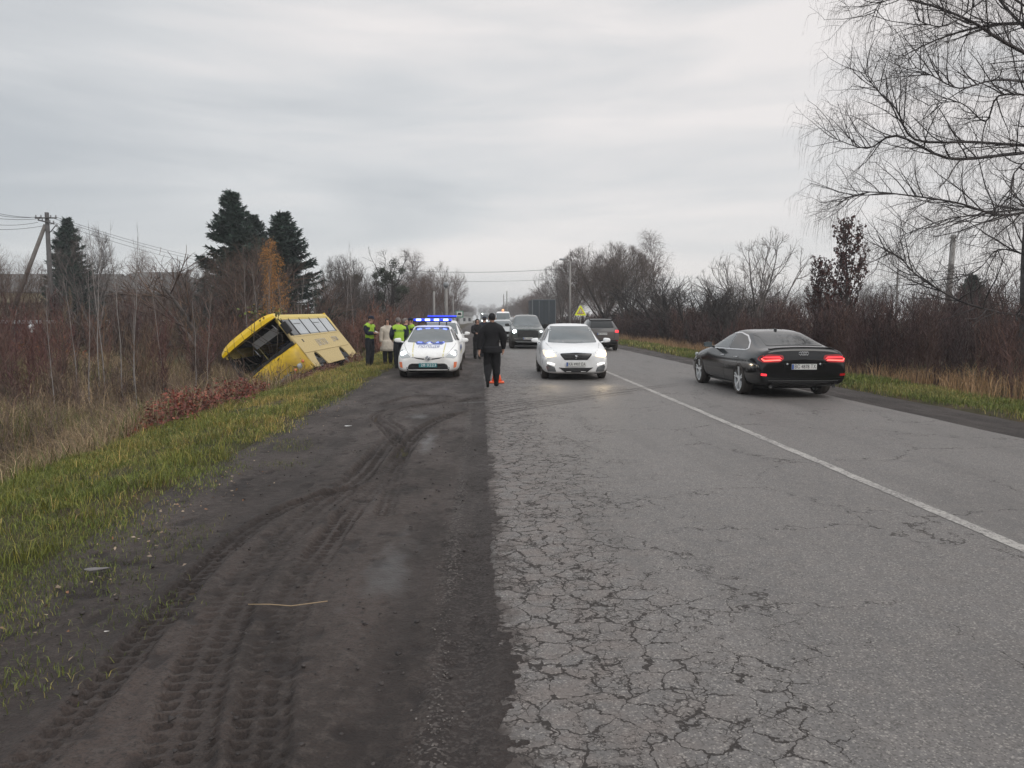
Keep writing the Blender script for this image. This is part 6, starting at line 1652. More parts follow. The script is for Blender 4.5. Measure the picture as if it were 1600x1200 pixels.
    # wheels
    for y in (1.45, 5.35):
        for sx in (1, -1): wheel(e, sx*(W-.20), y, .39, .24, sx, spokes=6, rimm=bus_trim).location.z = .16
    P('underbody', (-.75, .75, .2, 7.0, -.12, .12), well_black)
    P('filler_cap', (W+.004, W+.016, 1.0, 1.12, 1.05, 1.17), ink)
    # faded lettering along the side
    for s, y, z_, sz in (('ШКОЛА', 3.35, .92, .42), ('ДІТЯМ', 5.55, .98, .30)):
        me = text_mesh(s, sz, .002); o = link('lettering', me, mat('faded_print', (.46, .42, .36), .6, var=.3), e); o.rotation_euler = (PI/2, 0, PI/2); o.location = (W+.016, y, z_)
    bm = bmesh.new(); add_tube(bm, [(W+.0, .4, 1.3), (W+.03, .4, 1.38), (W+.03, 6.9, 1.38)], .008, 5); link('window_rubber', bm_mesh('window_rubber', bm), ink, e)
    tube_obj('gutter_rail', [(W-.015, .15, H-.26), (W-.01, 3.5, H-.25), (W-.015, Lb-.05, H-.26)], .014, bus_roofm, e, 6)
bus()
# ------------------------------------------------------------------ poles, wires, signs, buildings
concrete = mat('pole_concrete', (.26, .25, .24), .85, var=.2, vscale=3)
old_wood = mat('pole_weathered', (.10, .095, .095), .9, var=.3, vscale=4)
wirem = mat('wire', (.045, .045, .05), .6)
lampm = mat('lamp_head', (.25, .26, .27), .5)
def street_lamp(px, pytop, Y, label, r=.11, head=True, tilt=0.0, mp=concrete, arm=-1, ball=False):
    t = at(px, pytop, Y); g = float(zt(t.x, Y)); e = empty('street_lamp' if head or ball else 'utility_pole', (t.x, Y, g), 0, label, 'street lamp' if head or ball else 'pole')
    h = t.z-g
    bm = bmesh.new(); add_tube(bm, [(tilt*h*-1, 0, -.2), (0, 0, h)], [r*1.25, r*.8], 12); link('pole', bm_mesh('pole', bm, True), mp, e)
    if head:
        tube_obj('arm', [(0, 0, h-.1), (arm*.35, -.1, h+.12), (arm*.8, -.2, h+.16)], .03, mp, e, 6)
        bm = bmesh.new(); add_box(bm, arm*.8-.28, arm*.8+.28, -.34, -.10, h+.08, h+.24, bev=.05); link('lamp_head', bm_mesh('lamp_head', bm), lampm, e)
    if ball:
        tube_obj('arm', [(0, 0, h-.1), (0, -.1, h+.5)], .03, mp, e, 6); lamp_ball(e, 0, -.15, h-.1, .22, lampm, 'lamp_head', 1.0)
    return e, Vector((t.x, Y, t.z))
street_lamp(891, 408, 75, 'tall street lamp with a double head beside the bare willow', .10, True)
street_lamp(697, 443, 60, 'street lamp pole with round head left of the road', .13, False, ball=True)
street_lamp(678, 455, 72, 'slim concrete pole just left of the round-headed street lamp', .11, False)
street_lamp(1403, 420, 95, 'thin distant pole between the red maple and the concrete pole', .13, False)
street_lamp(708, 468, 95, 'thin pole right of the round-headed street lamp', .09, False)
for px, py, Y in ((792, 455, 150), (787, 460, 165)): street_lamp(px, py, Y, 'thin distant lamp pole above the road end, %s' % ('nearer one' if Y == 150 else 'farther one'), .12, False)
e, ptop = street_lamp(1490, 367, 45, 'leaning grey concrete utility pole behind the birch', .17, False, tilt=.035, mp=concrete)
box_obj('cross_bolt', (-.25, .25, -.03, .03, ptop.z+.1, ptop.z+.16), old_wood, e)
# pole with strut
def strut_pole():
    Y = 50; t = at(73, 332, Y); g = float(zt(t.x, Y)); h = t.z-g
    e = empty('utility_pole', (t.x, Y, g), 0, 'weathered utility pole with leaning strut and cross arms at far left', 'pole')
    bm = bmesh.new(); add_tube(bm, [(0, 0, -.3), (0, 0, h)], [.17, .12], 12); link('pole', bm_mesh('pole', bm, True), old_wood, e)
    f = at(15, 470, Y); bm = bmesh.new(); add_tube(bm, [(f.x-t.x, 0, f.z-g-1), (-.12, 0, h-.75)], [.15, .11], 10); link('strut', bm_mesh('strut', bm, True), mat('strut_grey', (.17, .155, .145), .9, var=.2), e)
    for k, (z, w_, tl) in enumerate(((h-.35, .66, 0), (h-.6, .5, .12))):
        bm = bmesh.new(); add_tube(bm, [(-w_, -.12, z+tl), (w_, -.12, z-tl)], .045, 6); c = link('cross_arm', bm_mesh('cross_arm', bm), old_wood, e)
        for x in (-w_+.05, -w_*.45, w_*.45, w_-.05):
            bm = bmesh.new(); add_lathe(bm, [(.03, 0), (.045, .05), (.03, .08), (.045, .11), (.02, .15), (0, .15)], 10, 'Z', M=Matrix.Translation((x, -.12, z+.04-tl*x/w_))); link('insulator', bm_mesh('insulator', bm, True), lampm, c)
    tube_obj('bracket', [(.05, 0, h-1.3), (.35, -.2, h-1.15), (.75, -.4, h-.8)], .03, old_wood, e, 6); lamp_ball(e, .8, -.45, h-.85, .09, lampm, 'lamp_head')
    return Vector((t.x, Y, t.z))
sp_ = strut_pole()
def wire(a, b, sag, r, n=16):
    a = Vector(a); b = Vector(b)
    return [a.lerp(b, i/n)-Vector((0, 0, sag*4*(i/n)*(1-i/n))) for i in range(n+1)]
wl = 0
def put_wire(pts, r, label, group=None):
    bm = bmesh.new(); add_tube(bm, pts, r, 5); o = link('power_line', bm_mesh('power_line', bm, True), wirem); tag(o, label, 'wire', group)
for i, (dx, dz, py0) in enumerate(((-.62, -.30, 326), (-.3, -.30, 320), (.3, -.30, 334), (-.5, -.62, 342), (.45, -.7, 352))):
    far = at(-60, py0-6+i*2, 42)
    put_wire(wire(sp_+Vector((dx, -.12, dz)), far, .25, .011), .013, 'thin sagging power line running left from the strut pole', 'power lines left of the strut pole')
for i, (dx, dz) in enumerate(((.62, -.3), (.3, -.32), (.45, -.62))):
    put_wire(wire(sp_+Vector((dx, -.12, dz)), at(420, 418+i*6, 95), .6, .011), .013, 'thin power line running right from the strut pole to the spruces', 'power lines right of the strut pole')
put_wire(wire(at(640, 423, 92), at(900, 418, 92), .35, .02), .022, 'upper of the two power lines crossing above the road')
put_wire(wire(at(650, 438, 105), at(905, 434, 105), .3, .02), .018, 'lower of the two power lines crossing above the road')
put_wire(wire(at(1488, 376, 45), at(1402, 424, 95), .3, .02), .018, 'power line from the leaning concrete pole to the thin distant pole')
put_wire(wire(at(1490, 376, 45), at(1660, 384, 30), .3, .02), .014, 'power line running right from the leaning concrete pole')

# warning sign
def tri_sign():
    Y = 62; c = at(907, 487, Y); g = float(zt(c.x, Y)); e = empty('warning_sign', (c.x, Y, g), 0, 'yellow bordered triangular warning sign on a pole at the right verge', 'road sign')
    h = c.z-g; sign_glow = mat('sign_yellow_green', (.70, .78, .03), .5, emit=.12, ecol=(.8, .9, .05))  # emission paints a faint glow into the sheeting; the sign is no lamp
    tube_obj('pole', [(0, .03, -.2), (0, .03, h+.35)], .035, concrete, e, 8)
    def tri(name, s, y, m, zc=0):
        bm = bmesh.new(); P2 = [(-s/2, -s*.31), (s/2, -s*.31), (0, s*.56)]
        f = [bm.verts.new((x, y, h+z+zc)) for x, z in P2]; b = [bm.verts.new((x, y+.012, h+z+zc)) for x, z in P2]
        bm.faces.new(f); bm.faces.new(b[::-1])
        for i in range(3): bm.faces.new((f[i], f[(i+1) % 3], b[(i+1) % 3], b[i]))
        bmesh.ops.bevel(bm, geom=[ed for ed in bm.edges if abs(ed.verts[0].co.y-ed.verts[1].co.y) > .005], offset=s*.05, segments=3, affect='EDGES')
        return link(name, bm_mesh(name, bm), m, e)
    tri('sign_panel', .98, 0, sign_glow); tri('sign_border', .60, -.013, mat('sign_red', (.55, .10, .06), .5)); tri('sign_face', .46, -.026, mat('sign_face', (.62, .62, .45), .5))
    # two running children pictogram
    bm = bmesh.new()
    for x, k in ((-.06, 1.0), (.07, .8)):
        z = h-.08; add_tube(bm, [(x, -.03, z+.02*k), (x+.005, -.03, z+.11*k)], .02*k, 6); add_lathe(bm, [(0, -.022), (.022*k, 0), (0, .022)], 8, 'Z', M=Matrix.Translation((x+.01, -.03, z+.145*k)))
        add_tube(bm, [(x, -.03, z+.02*k), (x-.03*k, -.03, z-.05*k)], .01, 5); add_tube(bm, [(x, -.03, z+.02*k), (x+.035*k, -.03, z-.05*k)], .01, 5); add_tube(bm, [(x, -.03, z+.09*k), (x+.04*k, -.03, z+.05*k)], .008, 5)
    link('pictogram', bm_mesh('pictogram', bm), ink, e)
tri_sign()
def cross_sign():
    Y = 72; c = at(718, 491, Y); g = float(zt(c.x, Y)); e = empty('road_sign', (c.x, Y, g), 0, 'small green and white rectangular road sign left of the road', 'road sign'); h = c.z-g
    tube_obj('pole', [(0, .03, -.2), (0, .03, h+.5)], .03, concrete, e, 8); box_obj('sign_panel', (-.36, .36, -.02, 0, -.32+h, .32+h), mat('sign_green', (.12, .26, .20), .5), e, bev=.006)
    box_obj('sign_face', (-.26, .26, -.035, -.02, -.20+h, .24+h), plate_white, e)
    bm = bmesh.new(); add_box(bm, -.14, .14, -.045, -.036, h+.02, h+.14, bev=.01); add_box(bm, -.18, .18, -.045, -.036, h-.08, h+.02, bev=.01); link('pictogram', bm_mesh('pictogram', bm), ink, e)
cross_sign()
# orange/white cone behind the walking man
def cone(px, py, Y, label, name='traffic_cone', h=.48):
    p = at(px, py, Y); e = empty(name, (p.x, Y, .012), 0, label, 'traffic cone')
    org = mat('cone_orange', (.80, .12, .04), .5); wht = mat('cone_white', (.75, .72, .70), .5)
    bm = bmesh.new(); add_box(bm, -.19, .19, -.19, .19, 0, .035, bev=.012); link('base', bm_mesh('base', bm), org, e)
    for nm, z0, z1, m in (('cone_body', .035, .20, org), ('white_band', .20, .32, wht), ('cone_tip', .32, h, org)):
        bm = bmesh.new(); rr0 = .14-.115*(z0/h); rr1 = .14-.115*(z1/h); add_lathe(bm, [(rr0, z0), (rr1, z1)], 20, 'Z'); link(nm, bm_mesh(nm, bm, True), m, e)
cone(776, 600, 19.5, 'orange and white traffic cone half hidden by the walking man')

# buildings at the far left
wall_pale = mat('wall_plaster', (.26, .24, .19), .9, var=.15); roof_grey = mat('roof_slate', (.13, .125, .12), .9, var=.25, vscale=1.2); fascia = mat('fascia_boards', (.26, .225, .15), .85, var=.15)
rail_white = mat('rail_white', (.50, .51, .53), .6); fence_red = mat('fence_maroon', (.12, .045, .05), .7, var=.2); win_dark = mat('window_dark', (.025, .028, .032), .2)
def long_barn():
    Y = 70; a = at(-60, 428, Y); b = at(160, 428, Y); z1 = at(50, 428, Y+4).z; ze = at(50, 456, Y).z; g = -.6
    e = empty('farm_shed', ((a.x+b.x)/2, Y, g), 0, 'long low grey-roofed shed behind the utility pole', 'building'); hw = (b.x-a.x)/2; z1 -= g; ze -= g
    box_obj('wall', (-hw+.3, hw-.3, 0, 8, 0, ze-.4), wall_pale, e); box_obj('fascia', (-hw, hw, -.55, -.45, ze-.95, ze), fascia, e)
    bm = bmesh.new(); V = [bm.verts.new(q) for q in ((-hw, -.6, ze), (hw, -.6, ze), (hw, 4, z1), (-hw, 4, z1), (-hw, 8.6, ze), (hw, 8.6, ze), (-hw, -.6, ze-.12), (hw, -.6, ze-.12), (hw, 8.6, ze-.12), (-hw, 8.6, ze-.12))]
    for f in ((0, 1, 2, 3), (3, 2, 5, 4), (6, 7, 1, 0), (0, 3, 4, 9, 6), (1, 7, 8, 5, 2), (4, 5, 8, 9), (6, 9, 8, 7)): bm.faces.new([V[i] for i in f])
    link('roof', bm_mesh('roof', bm), roof_grey, e)
    for i in range(9):
        x = -hw+1.2+i*(2*hw-2.4)/8.5; w_ = box_obj('window', (x, x+1.0, -.05, -.0, .9, 1.9), win_dark, e); box_obj('sill', (x-.05, x+1.05, -.12, -.052, .82, .9), rail_white, w_)
    for i in range(11): box_obj('post', (-hw+.2+i*(2*hw-.4)/10-.06, -hw+.2+i*(2*hw-.4)/10+.06, -.5, -.38, 0, ze-.96), old_wood, e)
long_barn()
def hip_house():
    Y = 66; c = at(215, 426, Y); z1 = at(190, 425, Y+5).z+.6; ze = at(190, 456, Y).z+.6; hw = 5.2
    e = empty('village_house', (c.x, Y, -.6), 0, 'low house with grey hipped roof right of the long shed', 'building')
    box_obj('wall', (-hw+.4, hw-.4, .4, 9.6, 0, ze), mat('wall_brick_dull', (.15, .115, .10), .9, var=.2), e)
    bm = bmesh.new(); V = [bm.verts.new(q) for q in ((-hw, 0, ze), (hw, 0, ze), (hw, 10, ze), (-hw, 10, ze), (-hw*.45, 5, z1), (hw*.3, 5, z1), (-hw, 0, ze-.2), (hw, 0, ze-.2), (hw, 10, ze-.2), (-hw, 10, ze-.2))]
    for f in ((0, 1, 5, 4), (1, 2, 5), (2, 3, 4, 5), (3, 0, 4), (6, 7, 1, 0), (7, 8, 2, 1), (8, 9, 3, 2), (9, 6, 0, 3), (9, 8, 7, 6)): bm.faces.new([V[i] for i in f])
    r_ = link('roof', bm_mesh('roof', bm), roof_grey, e)
    for x in (-3.6, -1.2, 1.4, 3.4): w_ = box_obj('window', (x, x+.9, .33, .38, .9, 2.0), win_dark, e); box_obj('frame', (x-.06, x+.96, .385, .398, .84, 2.06), rail_white, w_)
hip_house()
def fence():
    Y = 47; a = at(-40, 505, Y); b = at(88, 505, Y); g = float(zt(a.x, Y))-.1; top = at(40, 500, Y).z-g
    e = empty('metal_fence', (a.x, Y, g), 0, 'maroon sheet fence with pale top rail at the far left', 'fence'); L_ = b.x-a.x
    for k in range(int(L_/.62)): box_obj('panel', (k*.62+.01, k*.62+.60, 0, .04, .05, top-.22), fence_red, e)
    box_obj('top_rail', (0, L_, -.05, .09, top-.22, top), rail_white, e)
    for k in range(4): box_obj('post', (k*L_/3-.05, k*L_/3+.05, .045, .14, 0, top-.05), old_wood, e)
fence()
def green_house():
    Y = 75; a = at(487, 466, Y); b = at(524, 466, Y); e = empty('garden_shed', ((a.x+b.x)/2, Y, -.5), 0, 'small shed with green sheet roof behind the tilted bus', 'building'); hw = (b.x-a.x)/2; z1 = a.z+.5; ze = at(500, 479, Y).z+.5
    box_obj('wall', (-hw+.2, hw-.2, 0, 4, 0, ze), wall_pale, e); bm = bmesh.new(); V = [bm.verts.new(q) for q in ((-hw, -.3, ze), (hw, -.3, ze), (hw, 2, z1), (-hw, 2, z1), (hw, 4.3, ze), (-hw, 4.3, ze))]
    for f in ((0, 1, 2, 3), (3, 2, 4, 5), (0, 3, 5), (1, 4, 2), (0, 5, 4, 1)): bm.faces.new([V[i] for i in f])
    link('roof', bm_mesh('roof', bm), mat('roof_green', (.07, .10, .075), .7), e)
    for k in range(2): w_ = box_obj('window', (-1+k*1.4, -.2+k*1.4, -.04, 0, 1, 1.8), win_dark, e)
green_house()
def far_white_house(px, py, Y, wd, label, hh=2.6):
    p = at(px, py, Y); e = empty('distant_house', (p.x, Y, -.3), 0, label, 'building')
    box_obj('wall', (-wd/2, wd/2, 0, 5, 0, hh), mat('wall_white', (.50, .50, .50), .8), e)
    bm = bmesh.new(); V = [bm.verts.new(q) for q in ((-wd/2-.3, -.3, hh), (wd/2+.3, -.3, hh), (wd/2+.3, 2.5, hh+1.3), (-wd/2-.3, 2.5, hh+1.3), (wd/2+.3, 5.3, hh), (-wd/2-.3, 5.3, hh))]
    for f in ((0, 1, 2, 3), (3, 2, 4, 5), (0, 3, 5), (1, 4, 2), (0, 5, 4, 1)): bm.faces.new([V[i] for i in f])
    link('roof', bm_mesh('roof', bm), roof_grey, e)
    for k in (-.28, .05, .3): box_obj('window', (k*wd, k*wd+.8, -.05, 0, .9, 2), win_dark, e)
far_white_house(722, 492, 260, 7, 'distant pale house left of the road end')
# white sack caught on a shrub at far left
p = at(49, 513, 40); bm = bmesh.new(); q = bmesh.ops.create_icosphere(bm, subdivisions=3, radius=.2)
for v in q['verts']: v.co = Vector((v.co.x*(.8+.3*math.sin(v.co.z*14)), v.co.y*.7, v.co.z*(1.1+.15*math.sin(v.co.x*18))))
o = link('plastic_sack', bm_mesh('plastic_sack', bm, True), mat('white_plastic', (.62, .64, .66), .5), None, p); tag(o, 'white plastic sack caught in the shrubs before the maroon fence', 'litter')
tube_obj('branch_stub', [p+Vector((0, .1, -1.4)), p+Vector((0, .05, -.5)), p+Vector((0, 0, .0))], .02, old_wood).name = 'stake'
tag(bpy.data.objects['stake'], 'bare stake holding up the white plastic sack', 'stake')
for (px, py, Y, nm, lab, sc_, colr) in ((152, 893, None, 'torn_litter', 'grey crumpled litter flake on the edge of the turf', .07, (.17, .16, .16)), (544, 667, None, 'paper_scrap', 'small white paper scrap on the mud near the turf', .05, (.6, .6, .6)), (167, 990, None, 'pale_pebble', 'small pale pebble on the near mud', .014, (.6, .58, .55))):
    x, y = plan(px, py); bm = bmesh.new(); q = bmesh.ops.create_icosphere(bm, subdivisions=2, radius=1)
    rn = random.Random(px)
    for v in q['verts']: v.co = Vector((v.co.x*sc_*rn.uniform(.7, 1.1)+v.co.y*sc_*.5, v.co.y*sc_*.35, v.co.z*sc_*.16+abs(v.co.x)*sc_*.15))
    o = link(nm, bm_mesh(nm, bm), mat(nm, colr, .8), None, (x, y, .012)); tag(o, lab, 'litter' if 'pebble' not in nm else 'stone')
# straw stalk lying on the mud
a = plan(388, 948); b = plan(455, 951); c = plan(512, 945)
o = tube_obj('straw_stalk', [(a[0], a[1], .014), ((a[0]+b[0])/2, (a[1]+b[1])/2, .02), (b[0], b[1], .016), (c[0], c[1], .022)], .0028, mat('straw', (.34, .25, .15), .7)); tag(o, 'long dry straw stalk lying across the muddy tyre prints', 'stalk')
# clods and pebbles on the mud
def clods():
    r = np.random.default_rng(17); n = 1500
    Y = 2.2+14*r.random(n)**1.8; X = r.uniform(-2.4, .3, n); m = r.random(n) < .35; X[m] = -.2+r.normal(0, .05, m.sum())
    bm = bmesh.new(); bmesh.ops.create_icosphere(bm, subdivisions=1, radius=1); v0 = np.array([v.co[:] for v in bm.verts]); f0 = np.array([[v.index for v in f.verts] for f in bm.faces]); bm.free()
    s = np.where(m, r.uniform(.003, .007, n), r.uniform(.004, .014, n)*(r.random(n)**1.5*.8+.5))
    V = v0[None]*(1+.25*r.normal(size=(n, len(v0), 1)))*s[:, None, None]*np.array([1, 1, .6]); V[:, :, 0] += X[:, None]; V[:, :, 1] += Y[:, None]; V[:, :, 2] += -.004
    F = (f0[None]+np.arange(n)[:, None, None]*len(v0)).reshape(-1, 3)
    c = np.where(m[:, None], [[.14, .125, .115]], [[.050, .042, .040]])*r.uniform(.6, 1.3, (n, 1))
    return mesh_np('pebbles', V.reshape(-1, 3), F, np.repeat(c, len(v0), 0), True)
tag(link('pebbles', clods(), leafm), kind='stuff')

# leafy twigs snagged on the bus roof
def snag(loc, n, label, seed, rr_=.22):
    r = np.random.default_rng(seed); p = r.normal(size=(n, 3))*rr_*[1, .6, .6]; a = r.normal(size=(n, 3)); a[:, 2] -= .4; a /= np.linalg.norm(a, axis=1, keepdims=True)
    b = np.cross(a, r.normal(size=(n, 3))); b /= np.linalg.norm(b, axis=1, keepdims=True); s = r.uniform(.07, .15, (n, 1))
    V = np.stack([p, p+a*s*.5+b*s*.35, p+a*s, p+a*s*.5-b*s*.35], 1).reshape(-1, 3); F = np.arange(n)[:, None]*4+np.arange(4)[None]
    e = empty('leafy_branch', loc, 0, label, 'branch')
    link('leaves', mesh_np('leaves', V, F, np.repeat(shade_cols(n, [(.10, .13, .03), (.14, .15, .04), (.36, .20, .06), (.07, .09, .03)], r, .3), 4, 0)), leafm, e)
    tube_obj('stem', [(-.1, 0, -1.6), (-.05, .05, -.7), (0, 0, 0), (.3, 0, .25)], .012, twig_stem, e, 5)
twig_stem = mat('twig_stem', (.10, .08, .06), .9)
snag(at(398, 487, 28.0), 46, 'green and orange leafy branch in front of the bus visor', 3)
snag(at(435, 487, 27.9), 26, 'small green leafy branch hanging at the top corner of the bus', 4, .13)
# ------------------------------------------------------------------ people
skin = mat('skin', (.46, .27, .20), .55, var=.08, vscale=12)
cloth_black = mat('cloth_black', (.010, .010, .012), .9, var=.3, vscale=9, bump=.4, bscale=14)
cloth_navy = mat('cloth_navy', (.012, .016, .030), .9, var=.3, vscale=9, bump=.4, bscale=14)
cloth_trouser = mat('trouser_cloth', (.014, .015, .020), .9, var=.25, vscale=9, bump=.4, bscale=12)
hivis = mat('hivis_yellow', (.30, .48, .04), .7, var=.2, vscale=9)
reflective = mat('reflective_tape', (.55, .58, .55), .4, var=.1)
coat_cream = mat('coat_cream', (.55, .49, .42), .85, var=.15, vscale=10, bump=.5, bscale=16)
hair_dark = mat('hair_dark', (.030, .022, .018), .8, var=.3)
hair_grey = mat('hair_grey', (.16, .14, .13), .8, var=.3)
shoe_black = mat('shoe_black', (.012, .012, .012), .5)
shoe_white = mat('shoe_white', (.6, .6, .6), .5)
BONES = {}
def person(label, loc, rz, H=1.75, arms=None, legs=None, lean=(0, 0), headrot=(0, 0), jacket=cloth_black, trousers=cloth_trouser, shoes=shoe_black, hem=.48, cap=None, hair=hair_dark,
           vest=False, hood=None, collar=None, group=None, bulk=1.0, longhair=False, scarf=None, mask=False, seed=1):
    """local frame: faces -Y, x to its left is +x. arms/legs: dict side -> joint offsets as fractions of H"""
    root = empty('person', loc, rz, label, 'person', group)
    s = H
    A = {1: ((.125, .01, .655), (.135, -.01, .50)), -1: ((-.125, .01, .655), (-.135, -.01, .50))}     # elbow, wrist
    if arms: A.update(arms)
    Lg = {1: ((.055, -.01, .275), (.058, .01, .045)), -1: ((-.055, -.01, .275), (-.058, .01, .045))}   # knee, ankle
    if legs: Lg.update(legs)
    lx, ly = lean
    def T(x, y, z):     # torso lean
        k = max(0, z-.52); return Vector((x+lx*k, y+ly*k, z))
    V = []; Rr = []; E = []; kind = []
    def v(p, r, k): V.append(Vector(p)*s); Rr.append(r*s if not isinstance(r, tuple) else (r[0]*s, r[1]*s)); kind.append(k); return len(V)-1
    b = bulk
    pel = v(T(0, .0, .53), (.082*b, .062*b), 'torso'); wai = v(T(0, .0, .61), (.078*b, .058*b), 'torso'); che = v(T(0, .0, .71), (.090*b, .064*b), 'torso'); shc = v(T(0, .005, .79), (.078*b, .052*b), 'torso')
    nek = v(T(0, .0, .845), (.034, .036), 'neck'); E += [(pel, wai), (wai, che), (che, shc), (shc, nek)]
    hx, hy = headrot
    hd0 = v(T(0+hx*.01, -.008+hy*.02, .875), (.036, .042), 'head'); hd1 = v(T(hx*.02, -.004+hy*.04, .925), (.045, .056), 'head'); hd2 = v(T(hx*.02, .002+hy*.05, .965), (.038, .046), 'head'); E += [(nek, hd0), (hd0, hd1), (hd1, hd2)]
    nose = v(T(hx*.02, -.064+hy*.04, .912), .007, 'head'); E.append((hd1, nose))
    chin = v(T(hx*.015, -.046+hy*.03, .878), .016, 'head'); E.append((hd0, chin))
    for sd in (1, -1):
        sh = v(T(sd*.098*b, .004, .785), .044*b, 'uarm'); E.append((shc, sh))
        el = v(T(*A[sd][0]) if A[sd][0][2] > .5 else A[sd][0], .032*b, 'uarm'); wr = v(T(*A[sd][1]) if A[sd][1][2] > .6 else A[sd][1], .021, 'farm'); E += [(sh, el), (el, wr)]
        d = (V[wr]-V[el]).normalized()
        hb = v((V[wr]/s+d*.022), (.020, .013), 'hand'); pm = v((V[wr]/s+d*.050), (.024, .012), 'hand'); E += [(wr, hb), (hb, pm)]
        side_ = d.cross(Vector((sd, 0, .1))).normalized(); curl = Vector((-sd, -.4, 0)).normalized()
        for k in range(4):
            f0 = v(V[pm]/s+d*.016+side_*(k-1.5)*.0115, .0058, 'hand'); f1 = v(V[f0]/s+d*(.018-.002*abs(k-1.3))+curl*.006, .0052, 'hand'); f2 = v(V[f1]/s+d*.010+curl*.013, .0045, 'hand'); E += [(pm, f0), (f0, f1), (f1, f2)]
        t0 = v(V[hb]/s-side_*.020+d*.008+curl*.004, .0065, 'hand'); t1 = v(V[t0]/s+d*.020-side_*.006+curl*.006, .0055, 'hand'); E += [(hb, t0), (t0, t1)]
        hp = v((sd*.048, 0, .50), .060*b, 'thigh'); kn = v(Lg[sd][0], .040*b, 'thigh'); an = v(Lg[sd][1], .026, 'shin'); E += [(pel, hp), (hp, kn), (kn, an)]
        cf = v(Vector(Lg[sd][0]).lerp(Vector(Lg[sd][1]), .3)+Vector((0, .008, 0)), .038*b, 'shin'); E.remove((kn, an)); E += [(kn, cf), (cf, an)]
        ft = Lg[sd][2] if len(Lg[sd]) > 2 else (0, -1, -.12)
        fd = Vector(ft).normalized(); hl = v(Vector(Lg[sd][1])+Vector((0, .010, -.024)), .022, 'foot'); bl = v(V[hl]/s+fd*.080, (.024, .016), 'foot'); to = v(V[bl]/s+fd*.040, (.020, .011), 'foot'); E += [(an, hl), (hl, bl), (bl, to)]
    me = bpy.data.meshes.new('body'); me.from_pydata(V, E, []); o = link('body', me, skin, root)
    md = o.modifiers.new('skin', 'SKIN'); md.use_smooth_shade = True; md.branch_smoothing = .35
    sk = me.skin_vertices[0].data
    for i, r in enumerate(Rr):
        sk[i].radius = r if isinstance(r, tuple) else (r, r)
        sk[i].use_root = (i == 0)
    sb = o.modifiers.new('sub', 'SUBSURF'); sb.levels = 2; sb.render_levels = 2
    m = eval_mods(o)
    # classify vertices by nearest bone
    co = np.empty(len(m.vertices)*3, np.float32); m.vertices.foreach_get('co', co); co = co.reshape(-1, 3).astype(float)
    no = np.array([v_.normal[:] for v_ in m.vertices])
    best = np.full(len(co), 9e9); cls = np.zeros(len(co), int); names = ['torso', 'neck', 'head', 'uarm', 'farm', 'hand', 'thigh', 'shin', 'foot']
    par = np.zeros(len(co))
    for a, b_ in E:
        p = np.array(V[a]); q = np.array(V[b_]); d = q-p; t = np.clip(((co-p)@d)/max(1e-9, d@d), 0, 1); ds = np.linalg.norm(co-p-t[:, None]*d, axis=1)
        ra = Rr[a] if not isinstance(Rr[a], tuple) else max(Rr[a]); rb = Rr[b_] if not isinstance(Rr[b_], tuple) else max(Rr[b_]); ds = ds/(ra+(rb-ra)*t+.01)
        mk = ds < best; best[mk] = ds[mk]; cls[mk] = names.index(kind[b_])
    faces = [tuple(p.vertices) for p in m.polygons]
    rsd = np.random.default_rng(seed)
    def garment(name, pred, off, material, flare=None, parent=root, wr=.006):
        keep = [f for f in faces if all(pred(i) for i in f)]
        if not keep: return None
        ids = sorted({i for f in keep for i in f}); mp = {i: k for k, i in enumerate(ids)}
        W = wr*vnoise(co[:, 0]*14+seed, co[:, 2]*16+co[:, 1]*9, seed)*2
        P = [co[i]+no[i]*(off+W[i]) for i in ids]
        if flare: P = [flare(p_) for p_ in P]
        g = bpy.data.meshes.new(name); g.from_pydata([tuple(p_) for p_ in P], [], [[mp[i] for i in f] for f in keep]); g.update()
        for p_ in g.polygons: p_.use_smooth = True
        ob = link(name, g, material, parent); sm = ob.modifiers.new('s', 'SOLIDIFY'); sm.thickness = .008; sm.offset = -1; return ob
    z = co[:, 2]
    isn = {n: k for k, n in enumerate(names)}
    T_ = lambda i: cls[i] in (isn['torso'],)
    def jk(i):
        c = cls[i]
        if c in (isn['torso'], isn['uarm'], isn['farm']): return True
        if c == isn['neck']: return z[i] < .835*s+.0
        if c == isn['thigh']: return z[i] > hem*s
        return False
    garment('trousers', lambda i: cls[i] in (isn['thigh'], isn['shin']) or (cls[i] == isn['torso'] and z[i] < .58*s) or (cls[i] == isn['foot'] and min(np.linalg.norm(co[i]-np.array(Lg[q_][1])*s) for q_ in (1, -1)) < .040*s), .020, trousers, wr=.008)
    def flare(p_):
        k = max(0, (.60*s-p_[2])/(.60*s-hem*s+1e-6)); ax = abs(p_[0])
        if p_[2] < .62*s and ax < .105*s*b:
            p_ = np.array([p_[0]*(1+.04*k), p_[1]*(1+.10*k), p_[2]])
        return p_
    jo = garment('jacket', jk, .020*bulk, jacket, flare, wr=.009)
    # skirt of a long jacket: an open tapered tube that hides the split between the legs
    if hem < .50:
        bm = bmesh.new(); rings = []; zz = np.linspace(.545, hem-.01, 5)
        for k, zf in enumerate(zz):
            ring = []
            for q in range(28):
                a = 2*PI*q/28; rx_ = ((.090+(.012 if hem < .4 else .001)*k)*b+.018)*s; ry_ = ((.068+(.010 if hem < .4 else .001)*k)*b+.018)*s
                ring.append(bm.verts.new((math.cos(a)*rx_*(1+.02*math.sin(5*a+seed)), math.sin(a)*ry_*(1+.03*math.sin(4*a+seed)), zf*s)))
            rings.append(ring)
        for i in range(4):
            for q in range(28): bm.faces.new((rings[i][q], rings[i][(q+1) % 28], rings[i+1][(q+1) % 28], rings[i+1][q]))
